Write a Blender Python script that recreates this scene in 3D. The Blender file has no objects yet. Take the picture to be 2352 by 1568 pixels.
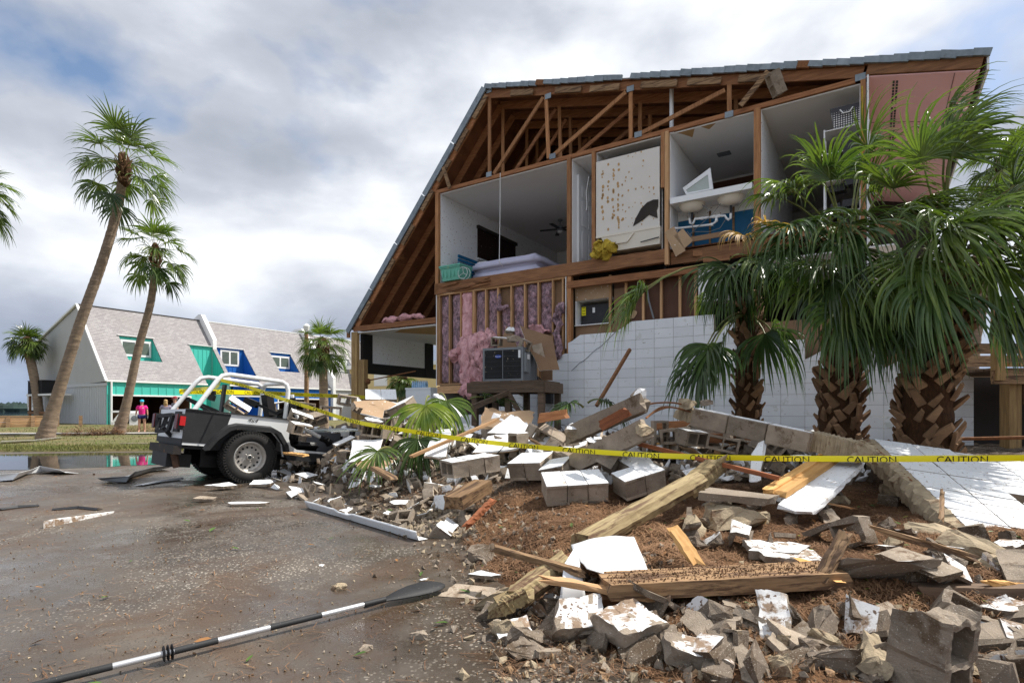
import bpy, bmesh, math, random
from mathutils import Vector, Matrix, Euler
from mathutils import noise as mn
R = math.radians
sc = bpy.context.scene
col = bpy.data.collections.new("Scene"); sc.collection.children.link(col)
# ---------------- camera, sky, sun, exposure ----------------
F, CX, HY, H = 1307.0, 1176.0, 942.0, 1.25       # focal length in picture units, principal column, horizon row, eye height
cam_d = bpy.data.cameras.new("camera"); cam = bpy.data.objects.new("camera", cam_d); col.objects.link(cam)
cam.location = (0, 0, H); cam.rotation_euler = (R(90), 0, 0)
cam_d.sensor_width = 36; cam_d.lens = 36*F/2352; cam_d.shift_y = (HY-784)/2352; cam_d.clip_start = .05; cam_d.clip_end = 8000
sc.camera = cam
SUN_AZ, SUN_EL = R(74), R(55)                      # azimuth from +Y towards +X
w = bpy.data.worlds.new("World"); sc.world = w; w.use_nodes = True
SKYLOC = (0.3, 2.2, 0.5)
GAPLOC = (7.4, 1.3, 6.9)
def build_world():
    nt = w.node_tree; N = nt.nodes; L = nt.links; N.clear()
    out = N.new('ShaderNodeOutputWorld'); bg = N.new('ShaderNodeBackground'); bg2 = N.new('ShaderNodeBackground')
    mix = N.new('ShaderNodeMixShader'); sky = N.new('ShaderNodeTexSky'); sky.sky_type = 'NISHITA'; sky.sun_disc = False
    sky.sun_elevation = SUN_EL; sky.sun_rotation = SUN_AZ
    L.new(sky.outputs[0], bg.inputs[0]); bg.inputs[1].default_value = .10
    tc = N.new('ShaderNodeTexCoord'); sep = N.new('ShaderNodeSeparateXYZ'); L.new(tc.outputs['Generated'], sep.inputs[0])
    # billowy cloud layer sampled on the sky direction
    mp2 = N.new('ShaderNodeMapping'); L.new(tc.outputs['Generated'], mp2.inputs[0]); mp2.inputs['Scale'].default_value = (1.0, 1.0, 2.1); mp2.inputs['Location'].default_value = SKYLOC; mp2.inputs['Rotation'].default_value = (0, R(9), 0)
    mp3 = N.new('ShaderNodeMapping'); L.new(tc.outputs['Generated'], mp3.inputs[0]); mp3.inputs['Scale'].default_value = (1.0, 1.0, 1.6); mp3.inputs['Location'].default_value = GAPLOC
    n1 = N.new('ShaderNodeTexNoise'); n1.inputs['Scale'].default_value = 1.5; n1.inputs['Detail'].default_value = 7; n1.inputs['Roughness'].default_value = .5; n1.inputs['Distortion'].default_value = .15
    n2 = N.new('ShaderNodeTexNoise'); n2.inputs['Scale'].default_value = 2.6; n2.inputs['Detail'].default_value = 9; n2.inputs['Roughness'].default_value = .50; n2.inputs['Distortion'].default_value = .12
    L.new(mp3.outputs[0], n1.inputs[0]); L.new(mp2.outputs[0], n2.inputs[0])
    cov = N.new('ShaderNodeValToRGB'); cov.color_ramp.elements[0].position = .36; cov.color_ramp.elements[1].position = .43
    L.new(n1.outputs[0], cov.inputs[0])
    shade = N.new('ShaderNodeValToRGB'); e = shade.color_ramp.elements
    e[0].position = .30; e[0].color = (.28, .305, .355, 1); e[1].position = .60; e[1].color = (.70, .715, .745, 1)
    a = e.new(.42); a.color = (.38, .405, .46, 1); b = e.new(.50); b.color = (.52, .545, .59, 1)
    L.new(n2.outputs[0], shade.inputs[0])
    # clouds near the horizon read bluer and darker
    hz = N.new('ShaderNodeMapRange'); hz.inputs['From Min'].default_value = .0; hz.inputs['From Max'].default_value = .20; L.new(sep.outputs[2], hz.inputs[0])
    hm = N.new('ShaderNodeMix'); hm.data_type = 'RGBA'; hm.blend_type = 'MULTIPLY'; hm.inputs[0].default_value = 1
    hc = N.new('ShaderNodeMix'); hc.data_type = 'RGBA'; L.new(hz.outputs[0], hc.inputs[0]); hc.inputs[6].default_value = (.50, .60, .77, 1); hc.inputs[7].default_value = (1, 1, 1, 1)
    L.new(shade.outputs[0], hm.inputs[6]); L.new(hc.outputs[2], hm.inputs[7])
    L.new(hm.outputs[2], bg2.inputs[0]); bg2.inputs[1].default_value = .98
    L.new(cov.outputs[0], mix.inputs[0]); L.new(bg.outputs[0], mix.inputs[1]); L.new(bg2.outputs[0], mix.inputs[2]); L.new(mix.outputs[0], out.inputs[0])
build_world()
sd = bpy.data.lights.new("sun", 'SUN'); sd.energy = 3.9; sd.angle = R(.55); sd.color = (1, .955, .88)
sun = bpy.data.objects.new("sun", sd); col.objects.link(sun)
Ldir = Vector((math.sin(SUN_AZ)*math.cos(SUN_EL), math.cos(SUN_AZ)*math.cos(SUN_EL), math.sin(SUN_EL)))
sun.rotation_euler = Ldir.to_track_quat('Z', 'Y').to_euler()
sc.view_settings.view_transform = 'Standard'; sc.view_settings.look = 'None'; sc.view_settings.exposure = 0.70; sc.view_settings.gamma = 1
sc.view_settings.use_curve_mapping = False
try: sc.cycles.max_bounces = 6; sc.cycles.transparent_max_bounces = 8
except Exception: pass
random.seed(11)
rnd = random.random
def ru(a, b): return a+(b-a)*random.random()
# ---------------- picture helpers: a point of the photograph at a known distance or height ----------------
def P(px, py, Y): return Vector(((px-CX)/F*Y, Y, H-(py-HY)/F*Y))
def G(px, py, z=0): return P(px, py, (H-z)*F/(py-HY))
# ---------------- mesh helpers ----------------
class MB:
    def __init__(s): s.v = []; s.f = []; s.m = []
    def add(s, vs, fs, m=0, M=None):
        o = len(s.v)
        s.v += [tuple(M @ Vector(v)) for v in vs] if M else [tuple(v) for v in vs]
        for f in fs: s.f.append(tuple(i+o for i in f)); s.m.append(m)
        return s
    def box(s, c, d, rot=None, m=0):
        x, y, z = d[0]/2, d[1]/2, d[2]/2
        vs = [(-x,-y,-z),(x,-y,-z),(x,y,-z),(-x,y,-z),(-x,-y,z),(x,-y,z),(x,y,z),(-x,y,z)]
        M = Matrix.Translation(Vector(c))
        if rot is not None: M = M @ (rot if isinstance(rot, Matrix) else Euler(rot).to_matrix().to_4x4())
        return s.add(vs, [(0,3,2,1),(4,5,6,7),(0,1,5,4),(1,2,6,5),(2,3,7,6),(3,0,4,7)], m, M)
    def b2(s, a, b, m=0): # box from two corners
        return s.box([(a[i]+b[i])/2 for i in range(3)], [abs(b[i]-a[i]) for i in range(3)], None, m)
    def bar(s, a, b, w, t, m=0, up=(0,0,1)): # w across, t along 'up'
        a, b = Vector(a), Vector(b); d = b-a; L = d.length; d.normalize(); u = Vector(up)
        if abs(d.dot(u)) > .995: u = Vector((0,1,0))
        x = d; y = u.cross(x).normalized(); z = x.cross(y)
        M = Matrix((x, y, z)).transposed().to_4x4(); M.translation = (a+b)/2
        return s.box((0,0,0), (L, w, t), None, m) if False else s.add(*_boxvf(L, w, t), m, M)
    def tube(s, pts, r, n=8, m=0, cap=True):
        pts = [Vector(p) for p in pts]; k = len(pts); rr = r if isinstance(r, (list, tuple)) else [r]*k
        vs = []; up = Vector((0,0,1)); prev = None
        for i, p in enumerate(pts):
            d = (pts[min(i+1,k-1)]-pts[max(i-1,0)]).normalized()
            if prev is None:
                a = d.cross(up) if abs(d.dot(up)) < .95 else d.cross(Vector((1,0,0)))
            else: a = prev - d*prev.dot(d)
            a.normalize(); prev = a; b = d.cross(a)
            for j in range(n):
                t = 2*math.pi*j/n; vs.append(p+(a*math.cos(t)+b*math.sin(t))*rr[i])
        fs = [(i*n+j, i*n+(j+1)%n, (i+1)*n+(j+1)%n, (i+1)*n+j) for i in range(k-1) for j in range(n)]
        if cap: fs += [tuple(range(n))[::-1], tuple(range((k-1)*n, k*n))]
        return s.add(vs, fs, m)
    def lathe(s, prof, n=16, m=0, M=None, close=True): # prof: (r, z)
        vs = [(r*math.cos(2*math.pi*j/n), r*math.sin(2*math.pi*j/n), z) for r, z in prof for j in range(n)]
        k = len(prof); fs = [(i*n+j, i*n+(j+1)%n, (i+1)*n+(j+1)%n, (i+1)*n+j) for i in range(k-1) for j in range(n)]
        if close: fs += [tuple(range(n))[::-1], tuple(range((k-1)*n, k*n))]
        return s.add(vs, fs, m, M)
    def prism(s, poly, off, m=0, mside=None, mback=None): # poly: 3-D outline, extruded by off
        n = len(poly); off = Vector(off); a = [Vector(p) for p in poly]; b = [p+off for p in a]
        ms = m if mside is None else mside
        o = len(s.v); s.v += [tuple(p) for p in a+b]
        s.f.append(tuple(o+i for i in range(n))); s.m.append(m)
        s.f.append(tuple(o+n+i for i in range(n))[::-1]); s.m.append(m if mback is None else mback)
        for i in range(n): s.f.append((o+i, o+n+i, o+n+(i+1)%n, o+(i+1)%n)); s.m.append(ms)
        return s
    def quad(s, a, b, c, d, m=0): return s.add([a, b, c, d], [(0,1,2,3)], m)
    def mesh(s, name, mats, smooth=None, recalc=True):
        me = bpy.data.meshes.new(name); me.from_pydata([tuple(v) for v in s.v], [], s.f)
        for q in (mats if isinstance(mats, (list, tuple)) else [mats]): me.materials.append(q)
        me.polygons.foreach_set('material_index', s.m)
        if recalc:
            bm = bmesh.new(); bm.from_mesh(me); bmesh.ops.recalc_face_normals(bm, faces=bm.faces); bm.to_mesh(me); bm.free()
        if smooth is not None:
            me.polygons.foreach_set('use_smooth', [True]*len(me.polygons)); me.set_sharp_from_angle(angle=R(smooth))
        me.update(); return me
def _boxvf(L, w, t):
    x, y, z = L/2, w/2, t/2
    return [(-x,-y,-z),(x,-y,-z),(x,y,-z),(-x,y,-z),(-x,-y,z),(x,-y,z),(x,y,z),(-x,y,z)], [(0,3,2,1),(4,5,6,7),(0,1,5,4),(1,2,6,5),(2,3,7,6),(3,0,4,7)]
def tag(o, label=None, cat=None, group=None, kind=None):
    if label: o['label'] = label
    if cat: o['category'] = cat
    if group: o['group'] = group
    if kind: o['kind'] = kind
    return o
def link(name, me, parent=None, loc=None, rot=None, **k):
    o = bpy.data.objects.new(name, me); col.objects.link(o)
    if parent is not None: o.parent = parent
    if loc is not None: o.location = loc
    if rot is not None: o.rotation_euler = rot
    return tag(o, **k)
def make(name, mb, mats, parent=None, smooth=None, loc=None, rot=None, **k):
    return link(name, mb.mesh(name, mats, smooth) if isinstance(mb, MB) else mb, parent, loc, rot, **k)
def thing(name, loc, rotz=0, label=None, cat=None, group=None):
    return link(name, None, None, loc, (0,0,rotz), label=label, cat=cat, group=group)
def copy_tree(o, parent=None):
    c = o.copy(); col.objects.link(c); c.parent = parent
    for ch in list(o.children): copy_tree(ch, c)
    return c
# ---------------- materials ----------------
def nodes(name):
    m = bpy.data.materials.new(name); m.use_nodes = True; nt = m.node_tree
    return m, nt.nodes, nt.links, nt.nodes['Principled BSDF']
def coords(N, L, scale=(1,1,1), rand=True):
    tc = N.new('ShaderNodeTexCoord'); mp = N.new('ShaderNodeMapping'); L.new(tc.outputs['Object'], mp.inputs[0]); mp.inputs['Scale'].default_value = scale
    oi = N.new('ShaderNodeObjectInfo')
    if rand:
        ml = N.new('ShaderNodeMath'); ml.operation = 'MULTIPLY'; ml.inputs[1].default_value = 57.0; L.new(oi.outputs['Random'], ml.inputs[0])
        L.new(ml.outputs[0], mp.inputs['Location'])
    return mp.outputs[0], oi
def ramp(N, L, src, stops):
    r = N.new('ShaderNodeValToRGB'); L.new(src, r.inputs[0]); e = r.color_ramp.elements
    def c4(c): return (c[0], c[1], c[2], 1) if hasattr(c, '__len__') else (c, c, c, 1)
    e[0].position = stops[0][0]; e[0].color = c4(stops[0][1]); e[1].position = stops[-1][0]; e[1].color = c4(stops[-1][1])
    for p, c in stops[1:-1]: q = e.new(p); q.color = c4(c)
    return r.outputs[0]
def tex(N, L, v, scale, detail=5, rough=.6, dist=0):
    n = N.new('ShaderNodeTexNoise'); n.inputs['Scale'].default_value = scale; n.inputs['Detail'].default_value = detail; n.inputs['Roughness'].default_value = rough; n.inputs['Distortion'].default_value = dist
    L.new(v, n.inputs[0]); return n.outputs[0]
def mixc(N, L, fac, a, b, mode='MIX'):
    x = N.new('ShaderNodeMix'); x.data_type = 'RGBA'; x.blend_type = mode
    for s, v in ((0, fac), (6, a), (7, b)):
        if hasattr(v, 'is_output') or isinstance(v, bpy.types.NodeSocket): L.new(v, x.inputs[s])
        elif s == 0: x.inputs[0].default_value = v
        else: x.inputs[s].default_value = (v[0], v[1], v[2], 1)
    return x.outputs[2]
def bumpn(N, L, b, h, strength, dist=.01, prev=None):
    q = N.new('ShaderNodeBump'); q.inputs['Strength'].default_value = strength; q.inputs['Distance'].default_value = dist
    L.new(h, q.inputs['Height'])
    if prev is not None: L.new(prev, q.inputs['Normal'])
    if b is not None: L.new(q.outputs[0], b.inputs['Normal'])
    return q.outputs[0]
def mat(name, c, rough=.8, var=.3, scale=5, bump=.3, bscale=60, c2=None, spec=.3, metal=0, stretch=(1,1,1), specks=None, objvar=.15, stain=None, bd=.004):
    m, N, L, b = nodes(name); v, oi = coords(N, L, stretch)
    c2 = c2 or tuple(x*(1-var) for x in c)
    out = mixc(N, L, ramp(N, L, tex(N, L, v, scale, 6, .65), [(.32, 0), (.68, 1)]), c2, c)
    if stain: # (colour, scale, threshold)
        out = mixc(N, L, ramp(N, L, tex(N, L, v, stain[1], 7, .7, .4), [(stain[2], 0), (stain[2]+.08, 1)]), out, stain[0])
    if specks:
        out = mixc(N, L, ramp(N, L, tex(N, L, v, specks[1], 2, .5), [(specks[2], 0), (specks[2]+.03, 1)]), out, specks[0])
    if objvar:
        mr = N.new('ShaderNodeMapRange'); L.new(oi.outputs['Random'], mr.inputs[0]); mr.inputs['To Min'].default_value = 1-objvar; mr.inputs['To Max'].default_value = 1+objvar*.6
        cb = N.new('ShaderNodeCombineXYZ'); [L.new(mr.outputs[0], cb.inputs[i]) for i in range(3)]
        out = mixc(N, L, 1.0, out, cb.outputs[0], 'MULTIPLY')
    L.new(out, b.inputs['Base Color']); b.inputs['Roughness'].default_value = rough; b.inputs['Metallic'].default_value = metal
    b.inputs['Specular IOR Level'].default_value = spec
    if bump: bumpn(N, L, b, tex(N, L, v, bscale, 6, .7), bump, bd)
    return m
def wood(name, c, c2, rough=.75, sc_=(1, 1, 1), axis='x', objvar=.3, stain=None):
    st = {'x': (1.2, 14, 14), 'z': (14, 14, 1.2), 'y': (14, 1.2, 14)}[axis]
    return mat(name, c, rough, 0, 2.2, .35, 5, c2=c2, stretch=st, objvar=objvar, stain=stain, bd=.006)
M_ = {}
M_['conc'] = mat('concrete_block', (.40,.325,.25), .93, .38, 7, 1.0, 90, specks=((.55,.50,.43), 130, .66), stain=((.17,.12,.08), 5, .56), bd=.008, objvar=.32)
M_['conc_dk'] = mat('damp_concrete', (.24,.19,.145), .9, .4, 4, .9, 80, specks=((.42,.37,.31), 120, .64), stain=((.10,.07,.045), 3, .50), bd=.006)
M_['mortar'] = mat('sandy_mortar', (.50,.40,.27), .95, .4, 8, 1.0, 60, stain=((.20,.13,.08), 4, .56), bd=.01)
M_['paint'] = mat('white_painted_block', (.80,.81,.82), .62, .07, 3, .45, 45, specks=((.20,.14,.10), 40, .665), stain=((.42,.34,.27), 6, .60), objvar=.05)
M_['paintd'] = mat('muddied_painted_block', (.72,.71,.70), .75, .15, 5, .6, 45, specks=((.14,.09,.06), 34, .62), stain=((.26,.18,.12), 7, .50), objvar=.12)
M_['wallpaint'] = mat('white_wall_paint', (.80,.815,.84), .6, .06, 3, .35, 50, specks=((.25,.22,.18), 22, .72), stain=((.62,.63,.60), 3, .60), objvar=.07)
M_['plaster'] = mat('white_drywall', (.86,.86,.87), .8, .04, 1.5, .15, 80, objvar=.02)
M_['plaster_sp'] = mat('spattered_drywall', (.86,.87,.88), .8, .04, 1.5, .2, 80, specks=((.22,.12,.06), 22, .665), objvar=.02)
M_['ceil'] = mat('textured_ceiling', (.84,.835,.83), .9, .05, 2, .7, 60, objvar=.02)
M_['drybrown'] = mat('brown_drywall_paper', (.30,.185,.11), .85, .22, 1.5, .2, 30, objvar=.1)
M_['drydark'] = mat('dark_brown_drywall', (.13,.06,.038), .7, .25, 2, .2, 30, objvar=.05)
M_['tandry'] = mat('tan_drywall_paper', (.46,.31,.19), .9, .2, 3, .2, 40, specks=((.7,.66,.6), 20, .68), objvar=.1)
M_['truss'] = wood('truss_lumber', (.45,.205,.090), (.22,.085,.035), stain=((.10,.04,.02), 1.3, .66))
M_['truss_z'] = wood('truss_lumber_upright', (.50,.25,.11), (.27,.115,.048), axis='z')
M_['stud'] = wood('pale_stud', (.62,.38,.20), (.44,.24,.11), axis='z')
M_['plate'] = wood('pale_plate', (.60,.37,.20), (.40,.22,.10))
M_['beam'] = wood('floor_beam', (.34,.165,.075), (.16,.07,.032), stain=((.07,.032,.016), 1.1, .60))
M_['ply'] = mat('plywood_sheathing', (.20,.075,.03), .85, .5, 1.6, .3, 12, stretch=(3,1,1), stain=((.36,.17,.07), 1.3, .60))
M_['oldwood'] = wood('muddy_plank', (.36,.225,.12), (.17,.10,.05), stain=((.09,.05,.028), 1.6, .50))
M_['postwood'] = wood('treated_post', (.46,.36,.19), (.24,.17,.085), stain=((.14,.08,.045), 1.4, .52))
M_['newwood'] = wood('fresh_timber', (.72,.42,.16), (.50,.26,.08))
M_['redwood'] = wood('red_stained_strip', (.38,.13,.055), (.20,.07,.03))
M_['greywood'] = wood('weathered_deck_wood', (.20,.135,.09), (.08,.052,.035))
M_['postz'] = wood('pressure_treated_post', (.50,.33,.14), (.26,.155,.065), axis='z')
M_['black'] = mat('black_trim', (.012,.012,.013), .5, .2, 5, .1, objvar=0)
M_['metal'] = mat('galvanised_flashing', (.29,.34,.38), .5, .35, 7, .2, 20, metal=.25, stain=((.12,.11,.10), 4, .62))
M_['whitemetal'] = mat('white_sheet_metal', (.78,.79,.80), .35, .05, 2, .08, 12, specks=((.25,.17,.12), 60, .70), objvar=0)
M_['pink'] = mat('pink_soffit_paint', (.86,.52,.53), .8, .05, 2, .1, 40, objvar=0)
M_['pvc'] = mat('white_pvc', (.82,.83,.84), .3, .03, 5, 0, objvar=0, spec=.5)
M_['bluewall'] = mat('blue_painted_wall', (.008,.13,.28), .6, .3, 4, .1, objvar=0)
M_['cream'] = mat('cream_fiberglass', (.74,.68,.58), .35, .06, 2, .02, objvar=0, spec=.4)
M_['panel'] = mat('tub_surround_back', (.70,.66,.61), .45, .05, 3, .05, objvar=0)
M_['glue'] = mat('tan_glue', (.55,.34,.15), .7, .3, 20, .2, objvar=0)
M_['bed'] = mat('lavender_bedding', (.55,.54,.68), .9, .08, 2, .25, 9, stretch=(1,6,1), objvar=0)
M_['aqua'] = mat('aqua_plastic', (.16,.50,.38), .4, .2, 3, .1, 10, stain=((.45,.50,.22), 3, .62), objvar=0)
M_['rust'] = mat('rusty_steel', (.30,.13,.055), .85, .55, 30, .6, 100, objvar=.1)
M_['dkmetal'] = mat('dark_metal', (.035,.036,.04), .5, .3, 5, .1, objvar=0)
M_['grey'] = mat('grey_enamel', (.20,.215,.23), .5, .1, 3, .05, objvar=0)
M_['yellowfoam'] = mat('yellow_insulation', (.62,.44,.06), .95, .4, 14, .8, 30, objvar=0, bd=.02)
M_['yel'] = mat('yellow_paper', (.85,.78,.02), .6, .05, 5, 0, objvar=0)
def insul(name, a, b, s, t=.5):
    m, N, L, B = nodes(name); v, oi = coords(N, L, (1,1,.6))
    n = tex(N, L, v, s, 9, .72, 1.6); c = ramp(N, L, n, [(.36, a), (t, tuple((x+y)/2 for x, y in zip(a, b))), (.60, b)])
    L.new(c, B.inputs['Base Color']); B.inputs['Roughness'].default_value = 1; bumpn(N, L, B, n, 1, .05); return m
M_['insgrey'] = insul('kraft_batt_with_pink_fuzz', (.075,.062,.075), (.58,.36,.41), 9, .50)
M_['inspink'] = insul('pink_fiberglass', (.52,.22,.24), (.88,.52,.54), 8, .48)
M_['fuzz'] = mat('loose_pink_fiberglass', (.86,.46,.48), 1, .4, 14, 1, 25, objvar=0, bd=.03)
# asphalt with shell aggregate and wet patches
def asphalt():
    m, N, L, b = nodes('wet_shell_asphalt'); v, oi = coords(N, L, rand=False)
    big = tex(N, L, v, .22, 5, .6, .5); med = tex(N, L, v, 1.5, 7, .68)
    base = ramp(N, L, med, [(.25, (.056,.043,.032)), (.5, (.112,.090,.070)), (.75, (.17,.143,.115))])
    vo = N.new('ShaderNodeTexVoronoi'); vo.inputs['Scale'].default_value = 46; L.new(v, vo.inputs[0])
    ssel = ramp(N, L, vo.outputs['Color'], [(.42, 0), (.50, 1)]); sh = ramp(N, L, vo.outputs['Distance'], [(.26, 1), (.42, 0)])
    pm = ramp(N, L, tex(N, L, v, .55, 4, .6), [(.44, .0), (.56, 1)])
    f = N.new('ShaderNodeMath'); f.operation = 'MULTIPLY'; L.new(ssel, f.inputs[0]); L.new(sh, f.inputs[1])
    f2 = N.new('ShaderNodeMath'); f2.operation = 'MULTIPLY'; L.new(f.outputs[0], f2.inputs[0]); L.new(pm, f2.inputs[1])
    shc = ramp(N, L, vo.outputs['Color'], [(.3, (.26,.22,.175)), (.8, (.62,.56,.47))])
    c = mixc(N, L, f2.outputs[0], base, shc)
    mud = ramp(N, L, tex(N, L, v, .9, 7, .7, .8), [(.46, 0), (.60, .85)]); c = mixc(N, L, mud, c, (.095,.058,.034))
    wet = ramp(N, L, big, [(.36, 0), (.50, 1)])
    wm = N.new('ShaderNodeMath'); wm.operation = 'MULTIPLY'; wm.inputs[1].default_value = .62; L.new(wet, wm.inputs[0])
    c = mixc(N, L, wm.outputs[0], c, mixc(N, L, 1.0, c, (.36,.34,.33), 'MULTIPLY'))
    L.new(c, b.inputs['Base Color'])
    rr = ramp(N, L, tex(N, L, v, 3.0, 6, .7), [(.36, .05), (.62, .40)])
    rg = N.new('ShaderNodeMix'); L.new(wet, rg.inputs[0]); rg.inputs[2].default_value = .78; L.new(rr, rg.inputs[3]); L.new(rg.outputs[0], b.inputs['Roughness'])
    hgt = mixc(N, L, .5, tex(N, L, v, 60, 5, .7), f.outputs[0])
    q = N.new('ShaderNodeBump'); q.inputs['Distance'].default_value = .012; L.new(hgt, q.inputs['Height']); L.new(q.outputs[0], b.inputs['Normal'])
    bs = N.new('ShaderNodeMapRange'); L.new(wet, bs.inputs[0]); bs.inputs['To Min'].default_value = .85; bs.inputs['To Max'].default_value = .16; L.new(bs.outputs[0], q.inputs['Strength'])
    return m
M_['asphalt'] = asphalt()
def dirt():
    m, N, L, b = nodes('sandy_mulch'); v, oi = coords(N, L, rand=False)
    n = tex(N, L, v, 1.3, 8, .72, .5); f = tex(N, L, v, 30, 6, .8, 1.5)
    c = mixc(N, L, ramp(N, L, n, [(.38, 0), (.62, 1)]), (.14,.068,.034), (.38,.205,.105))
    sx = N.new('ShaderNodeSeparateXYZ'); L.new(v, sx.inputs[0]); far = ramp(N, L, mixc(N, L, .5, n, (0,0,0)), [(0, 0), (1, 1)]); yr = N.new('ShaderNodeMapRange'); yr.inputs['From Min'].default_value = 6.2; yr.inputs['From Max'].default_value = 7.2; L.new(sx.outputs[1], yr.inputs[0]); c = mixc(N, L, yr.outputs[0], c, mixc(N, L, ramp(N, L, tex(N, L, v, 6, 5, .7), [(.4, 0), (.6, 1)]), (.10,.075,.055), (.30,.25,.20)))
    c = mixc(N, L, ramp(N, L, f, [(.38, 1), (.55, 0)]), c, (.045,.026,.016))
    c = mixc(N, L, ramp(N, L, tex(N, L, v, 85, 3, .6), [(.64, 0), (.68, 1)]), c, (.55,.43,.30))
    L.new(c, b.inputs['Base Color']); b.inputs['Roughness'].default_value = .95; b.inputs['Specular IOR Level'].default_value = .15
    bumpn(N, L, b, f, 1, .05); return m
M_['dirt'] = dirt()
def water(name, c=(.012,.012,.012)):
    m, N, L, b = nodes(name); v, oi = coords(N, L, rand=False); b.inputs['Base Color'].default_value = (*c, 1); b.inputs['Roughness'].default_value = .03
    b.inputs['Specular IOR Level'].default_value = .6; bumpn(N, L, b, tex(N, L, v, 3, 3, .5), .04, .02); return m
M_['water'] = water('still_rain_water', (.03,.026,.022)); M_['sea'] = water('bay_water', (.02,.05,.08))
M_['grass'] = mat('lawn_ground', (.085,.105,.030), .95, .5, .5, .8, 30, c2=(.19,.14,.07), objvar=0, bd=.03)
M_['blade'] = mat('grass_blades', (.10,.16,.025), .6, .3, .3, 0, c2=(.20,.17,.06), objvar=0)
M_['walk'] = mat('concrete_walk', (.36,.34,.31), .9, .15, 1, .3, 50, objvar=0)
M_['earth'] = mat('distant_ground', (.16,.13,.08), .95, .3, .05, .2, 2, objvar=0)
def leafmat(name, c, c2, tr=.25, rough=.38):
    m, N, L, b = nodes(name); v, oi = coords(N, L)
    n = tex(N, L, v, 2.5, 4, .6); cc = mixc(N, L, ramp(N, L, n, [(.35, 0), (.65, 1)]), c2, c)
    mr = N.new('ShaderNodeMapRange'); L.new(oi.outputs['Random'], mr.inputs[0]); mr.inputs['To Min'].default_value = .65; mr.inputs['To Max'].default_value = 1.35
    cb = N.new('ShaderNodeCombineXYZ'); [L.new(mr.outputs[0], cb.inputs[i]) for i in range(3)]
    cc = mixc(N, L, 1.0, cc, cb.outputs[0], 'MULTIPLY'); L.new(cc, b.inputs['Base Color']); b.inputs['Roughness'].default_value = rough; b.inputs['Specular IOR Level'].default_value = .42
    t = N.new('ShaderNodeBsdfTranslucent'); L.new(mixc(N, L, 1.0, cc, (1.5,1.7,.7), 'MULTIPLY'), t.inputs[0])
    x = N.new('ShaderNodeMixShader'); x.inputs[0].default_value = tr; L.new(b.outputs[0], x.inputs[1]); L.new(t.outputs[0], x.inputs[2])
    L.new(x.outputs[0], N['Material Output'].inputs[0]); return m
M_['leaf'] = leafmat('palm_leaf', (.135,.18,.040), (.06,.105,.025), .28, .25)
M_['leafdk'] = leafmat('dark_palm_leaf', (.085,.135,.038), (.038,.075,.024), .22, .25)
M_['leafyel'] = leafmat('yellowed_palm_leaf', (.30,.34,.06), (.12,.20,.03), .3, .45)
M_['leafdead'] = leafmat('dead_palm_leaf', (.42,.26,.08), (.24,.14,.05), .2, .6)
M_['petiole'] = mat('leaf_stem', (.13,.19,.045), .5, .3, 4, 0, c2=(.20,.16,.06), objvar=.2)
M_['bark'] = mat('palm_bark', (.38,.28,.20), .95, 0, 2.5, 1, 9, c2=(.18,.135,.10), stretch=(1,1,5), objvar=.1, bd=.05, stain=((.40,.30,.20), 1.2, .58))
M_['boot'] = mat('palm_leaf_base', (.30,.175,.095), .9, .45, 6, .7, 20, objvar=.4, bd=.01)
M_['fibre'] = mat('palm_fibre', (.10,.045,.018), .95, .6, 12, 1, 25, objvar=0, bd=.03, stretch=(3,3,1))
M_['jwhite'] = mat('white_car_paint', (.78,.79,.79), .3, .04, 2, .04, 10, specks=((.16,.10,.06), 24, .745), objvar=0, spec=.5)
M_['jblack'] = mat('textured_black_plastic', (.030,.030,.032), .6, .3, 6, .3, 150, specks=((.25,.22,.19), 90, .72), objvar=0)
M_['rubber'] = mat('tyre_rubber', (.028,.027,.026), .85, .35, 6, .3, 60, specks=((.22,.15,.09), 80, .70), objvar=0)
M_['alloy'] = mat('worn_alloy', (.55,.52,.48), .42, .25, 8, .1, 40, metal=.55, objvar=0)
M_['red'] = mat('red_lens', (.55,.010,.012), .15, .1, 5, 0, objvar=0, spec=.6)
M_['seat'] = mat('black_vinyl', (.012,.012,.013), .45, .2, 4, .1, 20, objvar=0)
M_['tape'] = mat('yellow_tape', (.88,.76,.008), .35, .04, 3, 0, objvar=0, spec=.5)
M_['ink'] = mat('black_ink', (.01,.01,.008), .5, .1, 3, 0, objvar=0)
M_['glass'] = mat('dark_window_glass', (.03,.04,.045), .06, .1, 3, 0, objvar=0, spec=.8)
M_['skin'] = mat('skin', (.52,.29,.20), .55, .08, 8, 0, objvar=0)
M_['void'] = mat('unlit_room_lining', (.05,.042,.038), .95, .3, 2, 0, objvar=0)  # near-black colour stands in for unlit rooms; also used on dark trim
# ================= ground, mound, sea, far shore =================
BND = [(-5.2,13.2),(-4.2,11.6),(-3.2,9.9),(-2.3,8.2),(-1.45,7.25),(-.95,6.6),(-.55,5.75),(-.40,5.1),(-.18,4.3),(.12,3.55),(.30,3.05),(.62,2.6),(1.1,2.05),(1.6,1.2)]
def sdist(x, y): # + inside the debris field (right of / beyond the boundary)
    best = 1e9; sgn = 1
    for (ax, ay), (bx, by) in zip(BND, BND[1:]):
        dx, dy = bx-ax, by-ay; t = max(0, min(1, ((x-ax)*dx+(y-ay)*dy)/(dx*dx+dy*dy)))
        ex, ey = x-ax-dx*t, y-ay-dy*t; q = ex*ex+ey*ey
        if q < best-1e-9: best = q; sgn = 1 if dx*(y-ay)-dy*(x-ax) > 0 else -1
    return sgn*math.sqrt(best)
def sstep(a, b, x): t = max(0, min(1, (x-a)/(b-a))); return t*t*(3-2*t)
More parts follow.
